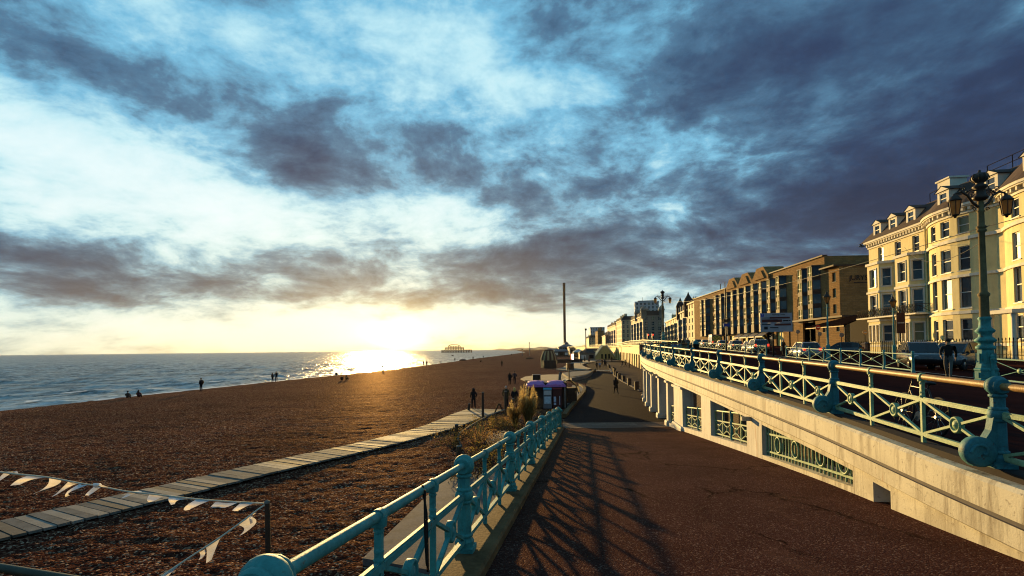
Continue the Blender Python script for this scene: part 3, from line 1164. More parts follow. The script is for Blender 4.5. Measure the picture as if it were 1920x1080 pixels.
    for t in (.12, .33, .6, .82):
        mb = MB()
        p = pos(gs0 + (gs1 - gs0) * t, FACE - .11)
        zc = float(zramp(p[1])) + sill + .37
        tx, ty = .14, .99
        pts = [(p[0] + tx * .21 * math.cos(a), p[1] + ty * .21 * math.cos(a), zc + .21 * math.sin(a)) for a in [2 * math.pi * i / 20 for i in range(20)]]
        mb.tube(pts, .026, 6, closed=True)
        mb.build('ring', MT['teal_pale'], g)
    # lit brick strip and shutters deep inside two openings
    return pos, cuts, s_at_px


WPOS, WCUTS, WS = terrace_wall()


# ---------------------------------------------------------------- ornate iron railings
def post_mesh(scroll):
    """post of cast iron; local X along the rail, Y outward, Z up"""
    mb = MB()
    mb.box((0, 0, .03), (.24, .24, .06))
    mb.lathe([(.11, .06), (.115, .12), (.085, .17), (.078, .60), (.075, .92)], n=8, smooth=False, ph=math.pi / 8)
    for z, r in ((.19, .10), (.58, .095), (.72, .095), (.88, .092)):
        mb.lathe([(r * .8, z - .025), (r, z - .012), (r, z + .012), (r * .8, z + .025)], n=12)
    mb.ball((0, 0, .65), .105, 14, 8, 1.0, 1.05, .95)
    mb.ball((0, 0, 1.0), .125, 16, 10, .8, 1, 1)
    mb.lathe([(.085, -.10), (.10, -.085), (.10, -.06), (.085, -.05)], (0, 0, 1.0), 14, axis='x')
    mb.lathe([(.085, .05), (.10, .06), (.10, .085), (.085, .10)], (0, 0, 1.0), 14, axis='x')
    if scroll:
        T = lambda p, q, w: (w, p, q)
        pr = [(.05, .02), (.33, .02), (.37, .1), (.36, .2), (.27, .3), (.18, .36), (.12, .46), (.09, .62), (.05, .62)]
        mb.slab(pr, -.055, .055, T)
        mb.lathe([(.05, -.085), (.16, -.08), (.185, -.06), (.185, .06), (.16, .08), (.05, .085)], (0, .24, .19), 18, axis='x')
        for sx in (-1, 1):
            pts = [(sx * .085, .24 + (.13 - .011 * i) * math.cos(i * .45), .19 + (.13 - .011 * i) * math.sin(i * .45)) for i in range(11)]
            mb.tube(pts, .022, 6)
    return mb


def railing(name, label, P, zf, mats, scroll, rail_r=.042, skip=()):
    """P: plan points of the posts; three lattice panels between neighbouring posts"""
    root = thing(name, label, 'railing')
    pm, lm, hm = mats
    proto = None
    for i, (x, y) in enumerate(P):
        if i in skip:
            continue
        a, b = P[max(i - 1, 0)], P[min(i + 1, len(P) - 1)]
        ang = math.atan2(b[1] - a[1], b[0] - a[0])
        if proto is None:
            o = post_mesh(scroll).build('post', pm, root)
            proto = o
        else:
            o = proto.copy()
            COL.objects.link(o)
            o.parent = root
        o.location = (x, y, zf(x, y))
        o.rotation_euler = (0, 0, ang)
    for i in range(len(P) - 1):
        A, B = P[i], P[i + 1]
        za, zb = zf(*A), zf(*B)
        ang = math.atan2(B[1] - A[1], B[0] - A[0])
        nx, ny = -math.sin(ang), math.cos(ang)
        L = math.hypot(B[0] - A[0], B[1] - A[1])
        def Q(t, z, o=0.0):
            return (A[0] + (B[0] - A[0]) * t + nx * o, A[1] + (B[1] - A[1]) * t + ny * o, za + (zb - za) * t + z)
        mb = MB()
        mb.tube([Q(j / 6, 1.0) for j in range(7)], rail_r, 12)
        mb.build('handrail', hm, root)
        mb = MB()
        mb.bar(Q(.01, .65), Q(.99, .65), .055, .05)
        mb.bar(Q(.01, .675), Q(.99, .675), .03, .03)
        mb.build('mid_rail', lm, root)
        mb = MB()
        mb.bar(Q(.01, .13), Q(.99, .13), .055, .05)
        mb.bar(Q(.01, .105), Q(.99, .105), .035, .03)
        mb.build('bottom_rail', lm, root)
        for t in (1 / 3, 2 / 3):
            mb = MB()
            mb.bar(Q(t, 0.0), Q(t, .98), .05, .05, (nx, ny, 0))
            c = Q(t, 0)
            for z, r in ((.70, .042), (.76, .038), (.90, .04)):
                mb.lathe([(r * .7, z - .02), (r, z), (r * .7, z + .02)], c, 8)
            mb.lathe([(.055, .93), (.06, .97), (.06, 1.0)], c, 10)
            mb.tube([Q(t - .035 / L, 1.0), Q(t + .035 / L, 1.0)], rail_r * 1.28, 12)
            mb.build('upright', lm, root)
        for kx in range(3):
            t0, t1 = kx / 3, (kx + 1) / 3
            tm = (t0 + t1) / 2
            e = .05 / L
            mb = MB()
            rr = .10
            dx = (t1 - t0) * L / 2
            for sa in (-1, 1):
                for sz in (-1, 1):
                    ll = math.hypot(dx, .26)
                    f_ = rr / ll * .9
                    mb.bar(Q(tm + sa * f_ * dx / L, .39 + sz * f_ * .26), Q(tm + sa * (dx / L - e), .39 + sz * .245), .035, .045, (nx, ny, 0))
            pan = mb.build('lattice_panel', lm, root)
            mb = MB()
            c = Q(tm, .39)
            ring = [(.115, -.03), (.115, .03), (.10, .04), (.082, .03), (.075, .012), (.07, .012), (.055, .03), (.0, .045)]
            ringb = [(.0, -.045), (.055, -.03), (.07, -.012), (.075, -.012), (.082, -.03), (.10, -.04)]
            mb.lathe(ringb + ring, (0, 0, 0), 18, axis='y')
            ca, sa_ = math.cos(ang), math.sin(ang)
            mb.v = [(c[0] + v[0] * ca - v[1] * sa_, c[1] + v[0] * sa_ + v[1] * ca, c[2] + v[2]) for v in mb.v]
            mb.build('boss', lm, pan)
    return root


# beach-side railing of the ramp, on its brown kerb
LP = [(LX(y), y) for y in [-1.55 + 3.94 * i for i in range(8)]] + [(LX(29.9), 29.9)]
zl = lambda x, y: float(zramp(y)) + 0.13
railing('ramp_railing', 'turquoise iron railing along the beach side of the sloping walkway', LP, zl, (MT['teal'], MT['teal'], MT['teal']), False, .038)
railing('terrace_railing', 'blue green iron railing with ochre handrail and scrolled posts on the terrace wall', RP[1:], lambda x, y: float(zu(x, y)) + .12, (MT['teal_blue'], MT['teal_pale'], MT['brass_rail']), True, .046)


def kerb_and_side():
    root = thing('ramp_kerb', 'brown stone kerb and side wall under the turquoise ramp railing', 'kerb')
    mb = MB()
    ys = np.arange(-4, 30.6, .6)
    for a, b in zip(ys[:-1], ys[1:]):
        for d0, h0, d1, h1 in ((-.18, .13, .30, .13), (.30, .13, .33, .10), (.33, .10, .33, -.1)):
            mb.quad((LX(a) + d0, a, float(zramp(a)) + h0), (LX(a) + d1, a, float(zramp(a)) + h1), (LX(b) + d1, b, float(zramp(b)) + h1), (LX(b) + d0, b, float(zramp(b)) + h0))
    mb.build('kerb_top', MT['kerb'], root)
    mb = MB()
    for a, b in zip(ys[:-1], ys[1:]):
        mb.quad((LX(a) - .18, a, -4.2), (LX(a) - .18, a, float(zramp(a)) + .13), (LX(b) - .18, b, float(zramp(b)) + .13), (LX(b) - .18, b, -4.2))
    b = 30.6
    mb.quad((LX(b) - .18, b - .6, -4.2), (LX(b) - .18, b - .6, float(zramp(b)) + .13), (LX(b) + .33, b - .6, float(zramp(b)) + .13), (LX(b) + .33, b - .6, -4.2))
    mb.build('side_wall', MT['concrete'], root)
    # stone end post with a pyramid cap
    e = thing('end_post', 'square turquoise end post with a pointed cap at the foot of the ramp', 'post', (LX(30.3), 30.3, float(zramp(30.3))))
    mb = MB()
    mb.box((0, 0, .5), (.3, .3, 1.0))
    mb.box((0, 0, .08), (.38, .38, .16))
    mb.build('shaft', MT['teal'], e)
    mb = MB()
    mb.box((0, 0, 1.04), (.42, .42, .08))
    mb.lathe([(.27, 1.08), (.16, 1.18), (.0, 1.26)], n=4, smooth=False, ph=math.pi / 4)
    mb.build('cap', MT['teal'], e)
    # loop of cable hanging on the rail
    c = thing('cable_loop', 'dark loop of cable hanging from the turquoise handrail', 'cable')
    y = 4.62
    x = LX(y)
    z = zl(x, y)
    mb = MB()
    mb.tube([(x + .05, y - .03, z + 1.02), (x + .055, y - .06, z + .7), (x + .06, y - .02, z + .4), (x + .06, y + .04, z + .30), (x + .055, y + .06, z + .55), (x + .05, y + .05, z + .8), (x + .02, y + .03, z + 1.045)], .011, 6)
    mb.build('cord', MT['dark'], c)


kerb_and_side()

# low railings set in the arcade openings
def arcade_rails():
    k_ = 0
    for (s0, s1, sill), lab in zip(WCUTS[2:5], ('green iron railing across the wide arcade opening next to the grille', 'green iron railing across the second arcade opening from the grille', 'narrow green railing in the farthest railed arcade opening')):
        A, B = WPOS(s0 + .05, -.02), WPOS(s1 - .05, -.02)
        g = thing('arcade_railing', lab, 'railing', group='railings in the arcade openings')
        za, zb = float(zramp(A[1])) + sill, float(zramp(B[1])) + sill
        def Q(t, z):
            return (A[0] + (B[0] - A[0]) * t, A[1] + (B[1] - A[1]) * t, za + (zb - za) * t + z)
        L = math.hypot(B[0] - A[0], B[1] - A[1])
        mb = MB()
        mb.tube([Q(0, 1.0), Q(1, 1.0)], .035, 8)
        mb.build('handrail', MT['teal_pale'], g)
        mb = MB()
        mb.bar(Q(0, .62), Q(1, .62), .045, .045)
        mb.bar(Q(0, .10), Q(1, .10), .045, .045)
        mb.build('rails', MT['teal_pale'], g)
        n = max(1, round(L / 1.25))
        for i in range(n + 1):
            mb = MB()
            t = i / n
            mb.bar(Q(t, 0), Q(t, 1.0), .05, .05, (-1, 0, 0))
            if i == n // 2 and n > 1:
                mb.lathe([(.06, 0), (.07, .1), (.055, .5), (.075, .62), (.055, .72), (.06, .95), (.08, 1.02), (.0, 1.1)], Q(t, 0), 10)
            mb.build('upright', MT['teal'] if i == n // 2 else MT['teal_pale'], g)
        for i in range(n):
            t0, t1 = i / n, (i + 1) / n
            tm = (t0 + t1) / 2
            mb = MB()
            for ta, zz in ((t0, .12), (t1, .12), (t0, .6), (t1, .6)):
                mb.bar(Q(tm + (ta - tm) * .16, .36 + (zz - .36) * .3), Q(ta, zz), .03, .04, (-1, 0, 0))
            c = Q(tm, .36)
            pts = [(c[0] + .13 * .09 * math.cos(a), c[1] + .09 * math.cos(a), c[2] + .11 * math.sin(a)) for a in [2 * math.pi * i / 14 for i in range(14)]]
            mb.tube(pts, .025, 6, closed=True)
            mb.build('lattice_panel', MT['teal_pale'], g)


arcade_rails()
# ================================================================ buildings
MT['stucco'] = stucco_mat('cream stucco', (0.74, 0.61, 0.28), (0.30, 0.20, 0.09), 0.3)
MT['stucco_trim'] = stucco_mat('white stucco trim', (0.74, 0.68, 0.54), (0.30, 0.22, 0.13), 0.25)
MT['slate'] = mat('slate roof', (0.060, 0.036, 0.026), 0.8, 0.4, 3, 0.02, 6)
MT['brick'] = brickish('brown brick', (0.22, 0.125, 0.045), (0.29, 0.17, 0.065), (0.16, 0.10, 0.05), .9, .3, wall=True, bump=.02)
MT['brick_dark'] = mat('dark brown panel', (0.060, 0.034, 0.022), 0.7, 0.3, 2)
MT['glass'] = glassy('window glass', (0.020, 0.026, 0.030), 0.04)
MT['glass_curtain'] = glassy('curtained glass', (0.15, 0.145, 0.06), 0.35)
MT['sunlit_pane'] = mat('sunlit curtain tone', (0.30, 0.27, 0.085), .8, .45, .9, spec=.05)  # front bay panes: yellow of sunlit curtains put into the colour
MT['sash'] = mat('painted sash', (0.55, 0.52, 0.45), 0.5, 0.15, 4)
MT['iron'] = mat('dark iron railings', (0.018, 0.014, 0.012), 0.8, 0.3, 5, spec=.03)
MT['cream2'] = stucco_mat('pale render', (0.52, 0.42, 0.24), (0.2, 0.13, 0.07), 0.5)
MT['grey_stone'] = stucco_mat('grey stone', (0.30, 0.25, 0.18), (0.10, 0.07, 0.05), 0.6)
MT['pink'] = stucco_mat('pink render', (0.50, 0.30, 0.22), (0.2, 0.12, 0.08), 0.4)
MT['white_panel'] = mat('white concrete panel', (0.46, 0.44, 0.42), 0.7, 0.2, .6)
MT['lead'] = mat('lead roof', (0.14, 0.13, 0.13), 0.6, 0.3, 1)


def miter(P, d):
    out = []
    n = len(P)
    for i in range(n):
        ns = []
        for a, b in ((i - 1, i), (i, i + 1)):
            if a < 0 or b >= n:
                continue
            tx, ty = P[b][0] - P[a][0], P[b][1] - P[a][1]
            l = math.hypot(tx, ty)
            ns.append((-ty / l, tx / l))
        if len(ns) == 1:
            m_ = ns[0]
            k_ = 1
        else:
            m_ = (ns[0][0] + ns[1][0], ns[0][1] + ns[1][1])
            l = math.hypot(*m_)
            m_ = (m_[0] / l, m_[1] / l)
            k_ = 1 / max(.35, m_[0] * ns[0][0] + m_[1] * ns[0][1])
        out.append((P[i][0] + m_[0] * d * k_, P[i][1] + m_[1] * d * k_))
    return out


def wall_path(mb, P, z0, z1, holes, dep=.22):
    """upright wall along plan path P; holes {segment: [(a, b, z0, z1)]} with reveals"""
    for i in range(len(P) - 1):
        A, B = P[i], P[i + 1]
        L = math.hypot(B[0] - A[0], B[1] - A[1])
        tx, ty = (B[0] - A[0]) / L, (B[1] - A[1]) / L
        nx, ny = -ty, tx
        H = holes.get(i, [])
        us = sorted({0, L, *[h[0] for h in H], *[h[1] for h in H]})
        vs = sorted({z0, z1, *[h[2] for h in H], *[h[3] for h in H]})
        pt = lambda u, z, w=0: (A[0] + tx * u + nx * w, A[1] + ty * u + ny * w, z)
        for a, b in zip(us[:-1], us[1:]):
            for c, d in zip(vs[:-1], vs[1:]):
                mu, mv = (a + b) / 2, (c + d) / 2
                if any(h[0] < mu < h[1] and h[2] < mv < h[3] for h in H):
                    continue
                mb.quad(pt(a, c), pt(a, d), pt(b, d), pt(b, c))
        for a, b, c, d in H:
            for p, q in (((a, c), (a, d)), ((a, d), (b, d)), ((b, d), (b, c)), ((b, c), (a, c))):
                mb.quad(pt(*p), pt(*p, -dep), pt(*q, -dep), pt(*q))


def band(mb, P, z0, z1, d):
    """a moulding of depth d along a plan path"""
    O, I = miter(P, d), P
    for i in range(len(P) - 1):
        mb.quad((*O[i], z0), (*O[i], z1), (*O[i + 1], z1), (*O[i + 1], z0))
        mb.quad((*I[i], z1), (*I[i + 1], z1), (*O[i + 1], z1), (*O[i], z1))
        mb.quad((*I[i], z0), (*O[i], z0), (*O[i + 1], z0), (*I[i + 1], z0))
    for e in (0, -1):
        mb.quad((*I[e], z0), (*I[e], z1), (*O[e], z1), (*O[e], z0))


def sash(root, A, B, h, dep, glassm, fm, bars=True):
    """window in the hole h of path segment A-B: frame, sash bars, and a pane as its sub-part"""
    L = math.hypot(B[0] - A[0], B[1] - A[1])
    tx, ty = (B[0] - A[0]) / L, (B[1] - A[1]) / L
    nx, ny = -ty, tx
    a, b, c, d = h
    pt = lambda u, z, w: (A[0] + tx * u + nx * w, A[1] + ty * u + ny * w, z)
    mb = MB()
    w = -dep + .05
    t = .09
    upv = (nx, ny, 0)
    for p, q in (((a + t / 2, c), (a + t / 2, d)), ((b - t / 2, c), (b - t / 2, d))):
        mb.bar(pt(*p, w), pt(*q, w), t, .07, upv)
    for z in (c + t / 2, d - t / 2) + (((c + d) / 2,) if bars else ()):
        mb.bar(pt(a + t, z, w), pt(b - t, z, w), t if z != (c + d) / 2 else .08, .06, upv)
    mb.bar(pt(a - .06, c - .05, -.02), pt(b + .06, c - .05, -.02), .16, .09, (0, 0, 1))
    o = mb.build('window', fm, root)
    mb = MB()
    w = -dep + .015
    tilt = .012 * math.sin(a * 7.1 + c * 3.3)
    mb.quad(pt(a + .02, c, w), pt(a + .02, d, w + tilt), pt(b - .02, d, w - tilt), pt(b - .02, c, w))
    mb.build('pane', glassm, o)
    return o


def frame_at(x, y, h):
    """location/rotation of a facade: local X runs away from the camera, local Y faces the sea"""
    return (x, y, 0), math.atan2(math.cos(h), math.sin(h))


def white_hotel():
    h = math.atan(.13)
    loc, rz = frame_at(42.2, 36.0, h)
    R_ = thing('stucco_hotel', 'cream stucco seafront hotel with bow fronts, bay windows and dormers in a slate mansard roof', 'hotel', loc, rz)
    z0, zs, zc = -.6, 11.7, 14.3
    def bow(u0, u1, sag):
        c = (u0 + u1) / 2
        hw = (u1 - u0) / 2
        r = (hw * hw + sag * sag) / (2 * sag)
        th = math.asin(hw / r)
        fr = [-1, -.80, -.56, -.32, -.15, .15, .32, .56, .80, 1]
        return [(c + r * math.sin(th * f), sag - r + r * math.cos(th * f)) for f in fr]
    b2, b1 = bow(1.2, 11.0, 1.3), bow(11.9, 21.4, 1.3)
    low = [(-3, 0)] + b2 + b1 + [(21.9, 0), (22.8, 1.2), (25.4, 1.2), (26.3, 0), (27.9, 0), (28.8, 1.2), (31.4, 1.2), (32.3, 0), (33.3, 0), (33.3, -9)]
    upp = [(-3, 0)] + b2 + b1 + [(33.3, 0), (33.3, -9)]
    holes_l, holes_u = {}, {}
    def seglen(P, i):
        return math.hypot(P[i + 1][0] - P[i][0], P[i + 1][1] - P[i][1])
    wins = []
    FL = [(1.9, 4.0), (5.0, 7.7), (8.6, 10.9)]
    for i in range(len(low) - 2):
        L = seglen(low, i)
        A = low[i]
        inb = 11 > i >= 1 or 20 > i >= 11
        j = (i - 1) if i <= 10 else (i - 11)
        if i in (3, 5, 7, 13, 15, 17):
            w = 1.5 if i in (5, 15) else 1.25
            for c, d in FL:
                hh = (L / 2 - w / 2, L / 2 + w / 2, c, d + (.3 if c == 5.0 else 0))
                holes_l.setdefault(i, []).append(hh)
                wins.append((low, i, hh))
    nb = 1 + len(b2) + len(b1)      # first index after the bows
    for i in range(nb, len(low) - 2):
        A, B = low[i], low[i + 1]
        L = seglen(low, i)
        if abs(A[1] - B[1]) < .01 and A[1] > 1:         # bay front
            for c, d in FL[1:]:
                hh = (L / 2 - .72, L / 2 + .72, c + .1, d)
                holes_l.setdefault(i, []).append(hh)
                wins.append((low, i, hh))
            for u in (.20, 1.02, 1.84):
                hh = (u, u + .58, 2.0, 4.0)
                holes_l.setdefault(i, []).append(hh)
                wins.append((low, i, hh))
        elif abs(A[1] - B[1]) > .5:                      # canted sides
            for c, d in FL:
                hh = (L / 2 - .48, L / 2 + .48, c + .1, d)
                holes_l.setdefault(i, []).append(hh)
                wins.append((low, i, hh))
    nu = 1 + len(b2) + len(b1)
    for i in range(len(upp) - 2):
        L = seglen(upp, i)
        if i in (3, 5, 7, 13, 15, 17):
            hh = (L / 2 - .65, L / 2 + .65, 12.15, 13.75)
            holes_u.setdefault(i, []).append(hh)
            wins.append((upp, i, hh))
        if i == nu - 1 + 0:
            for u in (1.2, 4.6, 8.2):
                hh = (u + .3, u + 1.55, 12.0, 13.8)
                holes_u.setdefault(i, []).append(hh)
                wins.append((upp, i, hh))
    mb = MB()
    wall_path(mb, low, z0, zs, holes_l)
    wall_path(mb, upp, zs, zc + .9, holes_u)
    # flat tops of the bays
    for a in (21.9, 27.9):
        mb.add([(a, 0, zs), (a + .9, 1.2, zs), (a + 3.5, 1.2, zs), (a + 4.4, 0, zs)], [(0, 1, 2, 3)])
    mb.quad((-3, 0, z0), (-3, 0, zc), (-3, -9, zc), (-3, -9, z0))
    mb.build('wall', MT['stucco'], R_)
    for k_, (P, i, hh) in enumerate(wins):
        gm = MT['glass_curtain'] if (k_ * 7) % 5 == 1 else MT['glass']
        sash(R_, P[i], P[i + 1], hh, .22, gm, MT['sash'])
    mb = MB()
    band(mb, low[:-1], 4.45, 4.72, .12)
    band(mb, low[:-1], 7.95, 8.2, .14)
    band(mb, low[:-1], 11.45, 11.75, .18)
    band(mb, upp[:-1], 13.95, 14.15, .14)
    band(mb, low[:-1], 1.35, 1.6, .1)
    # surrounds of the windows
    for P, i, hh in wins:
        if P is low and i >= nb:
            A, B = P[i], P[i + 1]
            L = seglen(P, i)
            tx, ty = (B[0] - A[0]) / L, (B[1] - A[1]) / L
            nx, ny = -ty, tx
            pt = lambda u, z, w: (A[0] + tx * u + nx * w, A[1] + ty * u + ny * w, z)
            a, b, c, d = hh
            t = .12
            for u in (a - t / 2, b + t / 2):
                mb.bar(pt(u, c, .02), pt(u, d + t, .02), t, .08, (nx, ny, 0))
            mb.bar(pt(a, d + t / 2, .02), pt(b, d + t / 2, .02), t, .08, (nx, ny, 0))
    mb.build('string_course', MT['stucco_trim'], R_)
    mb = MB()
    band(mb, upp[:-1], 14.62, 14.85, .62)
    band(mb, upp[:-1], 14.5, 14.62, .5)
    # bracket blocks under the eaves
    for i in range(len(upp) - 2):
        A, B = upp[i], upp[i + 1]
        L = seglen(upp, i)
        n = max(1, int(L / .55))
        tx, ty = (B[0] - A[0]) / L, (B[1] - A[1]) / L
        for j in range(n):
            u = (j + .5) * L / n
            mb.box((A[0] + tx * u - ty * .2, A[1] + ty * u + tx * .2, 14.34), (.22, .4, .32), math.atan2(ty, tx))
    mb.build('eaves_cornice', MT['stucco_trim'], R_)
    mb = MB()
    e0, e1 = miter(upp, .66), miter(upp, -1.3)
    for i in range(len(upp) - 1):
        mb.quad((*e0[i], 14.86), (*e0[i + 1], 14.86), (*e1[i + 1], 17.3), (*e1[i], 17.3))
        mb.quad((*e1[i], 17.3), (*e1[i + 1], 17.3), (e1[i + 1][0], -9, 17.6), (e1[i][0], -9, 17.6))
    mb.build('mansard_roof', MT['slate'], R_)
    # dormers: cream front, dark sash, small pediment
    for u, y_ in ((30.9, .30), (27.5, .30), (24.0, .30), (16.6, 1.5), (6.1, 1.5), (12, .4)):
        d = MB()
        w, zb, zt_ = .85, 15.25, 16.75
        y1 = y_ - .15
        hole = {0: [(.32, 2 * w - .32, zb + .15, zt_ - .12)]}
        wall_path(d, [(u - w, y1), (u + w, y1)], zb - .3, zt_, hole, .12)
        for s in (-1, 1):
            d.quad((u + s * w, y1, zb - .3), (u + s * w, y1, zt_), (u + s * w, y1 - 2.2, zt_), (u + s * w, y1 - 2.2, zb - .3))
        d.add([(u - w - .15, y1 + .15, zt_), (u + w + .15, y1 + .15, zt_), (u, y1 + .15, zt_ + .5), (u - w - .15, y1 - 2.2, zt_), (u + w + .15, y1 - 2.2, zt_), (u, y1 - 2.2, zt_ + .5)], [(0, 1, 2)])
        dm = d.build('dormer', MT['stucco_trim'], R_)
        t = MB()
        t.add([(u - w - .22, y1 + .2, zt_), (u, y1 + .2, zt_ + .56), (u + w + .22, y1 + .2, zt_), (u - w - .22, y1 - 2.3, zt_), (u, y1 - 2.3, zt_ + .56), (u + w + .22, y1 - 2.3, zt_)], [(0, 1, 4, 3), (1, 2, 5, 4)])
        t.build('dormer_roof', MT['slate'], dm)
        p = sash(R_, (u - w, y1), (u + w, y1), hole[0][0], .12, MT['glass'], MT['sash'])
    # chimney stack between the wings, roof rail
    mb = MB()
    mb.box((19.6, -1.4, 17.3), (1.9, 1.6, 2.8))
    mb.box((19.6, -1.4, 18.75), (2.2, 1.9, .16))
    mb.build('chimney', MT['stucco_trim'], R_)
    mb = MB()
    for u in (0, 3, 6, 9, 12, 15):
        mb.tube([(u, -1.6, 17.3), (u, -1.6, 18.6)], .04, 5)
    mb.tube([(0, -1.6, 18.6), (15, -1.6, 18.6)], .035, 5)
    mb.tube([(0, -1.6, 18.0), (15, -1.6, 18.0)], .035, 5)
    mb.build('roof_rail', MT['iron'], R_)
    mb = MB()
    mb.tube([(23.5, -1.6, 17.3), (23.5, -1.6, 18.4), (20.5, -1.6, 18.5)], .04, 5)
    mb.build('stay_rail', MT['iron'], R_)
    # first-floor balcony with lattice ironwork in front of the bays
    mb = MB()
    mb.box((27.2, .85, 4.92), (12.4, 1.7, .16))
    mb.build('balcony_slab', MT['stucco_trim'], R_)
    mb = MB()
    yb = 1.66
    for z in (5.05, 5.95):
        mb.bar((21.1, yb, z), (33.3, yb, z), .05, .05)
    n = 26
    for i in range(n):
        u = 21.1 + 12.2 * i / n
        du = 12.2 / n
        mb.bar((u, yb, 5.02), (u, yb, 5.95), .035, .035, (0, 1, 0))
        mb.bar((u, yb, 5.05), (u + du, yb, 5.95), .04, .03, (0, 1, 0))
        mb.bar((u, yb, 5.95), (u + du, yb, 5.05), .04, .03, (0, 1, 0))
    mb.bar((21.1, 0, 5.95), (21.1, yb, 5.95), .05, .05)
    mb.bar((21.1, 0, 5.05), (21.1, yb, 5.95), .04, .04)
    mb.bar((21.1, 0, 5.95), (21.1, yb, 5.05), .04, .04)
    mb.build('balcony_rail', MT['iron'], R_)
    mb = MB()
    mb.tube([(21.62, .12, .4), (21.62, .12, 14.2)], .10, 8)
    mb.build('drain_pipe', MT['stucco'], R_)
    # entrance columns on the near bow
    mb = MB()
    for u in (6.0, 8.4):
        mb.lathe([(.22, .3), (.2, .5), (.17, 3.6), (.24, 3.8), (.24, 4.0)], (u, 3.1, 0), 12)
    mb.box((7.2, 2.9, 4.15), (3.2, 1.2, .3))
    mb.build('porch', MT['stucco_trim'], R_)
    # area railings along the pavement
    A = thing('area_railing', 'black spiked iron railings in front of the cream hotel', 'railing', loc, rz)
    mb = MB()
    for z in (.75, 1.75):
        mb.bar((-3, 4.4, z - .1), (32.5, 4.4, z + .05), .04, .05)
    mb.build('rail', MT['iron'], A)
    proto = None
    for i in range(98):
        u = -3 + 35.5 * i / 97
        if proto is None:
            b = MB()
            b.tube([(0, 0, 0), (0, 0, 1.75)], .028, 5)
            b.lathe([(.028, 1.72), (.05, 1.8), (0, 1.95)], n=5)
            proto = b.build('baluster', MT['iron'], A)
            o = proto
        else:
            o = proto.copy()
            COL.objects.link(o)
            o.parent = A
        o.location = (u, 4.4, .12)
    # hanging banner in front of the bays
    s = thing('hanging_banner', 'dark vertical banner sign on a pole in front of the cream hotel', 'sign', at(1688, 612, 54))
    b = MB()
    b.tube([(0, 0, -2.6), (0, 0, 1.75)], .05, 8)
    b.build('pole', MT['iron'], s)
    b = MB()
    b.box((.0, -.08, .35), (.86, .06, 2.1))
    pb = b.build('banner', mat('banner cloth', (0.05, 0.022, 0.02), .7, .3, 2), s)
    b = MB()
    b.box((.0, -.12, .35), (.70, .012, .07))
    b.build('lettering', MT['sash'], pb)


white_hotel()


def text_mesh(name, body, size, m, parent, loc, rot, ext=.01):
    cu = bpy.data.curves.new(name, 'FONT')
    cu.body = body
    cu.size = size
    cu.extrude = ext
    cu.align_x = 'CENTER'
    cu.align_y = 'CENTER'
    o = bpy.data.objects.new(name, cu)
    COL.objects.link(o)
    dg = bpy.context.evaluated_depsgraph_get()
    me = bpy.data.meshes.new_from_object(o.evaluated_get(dg))
    bpy.data.objects.remove(o)
    me.materials.clear()
    me.materials.append(m)
    t = bpy.data.objects.new(name, me)
    COL.objects.link(t)
    t.parent = parent
    t.location = loc
    t.rotation_euler = rot
    return t


MT['canopy'] = mat('dark canopy felt', (0.016, 0.009, 0.007), .9, .3, 2, spec=0.0)


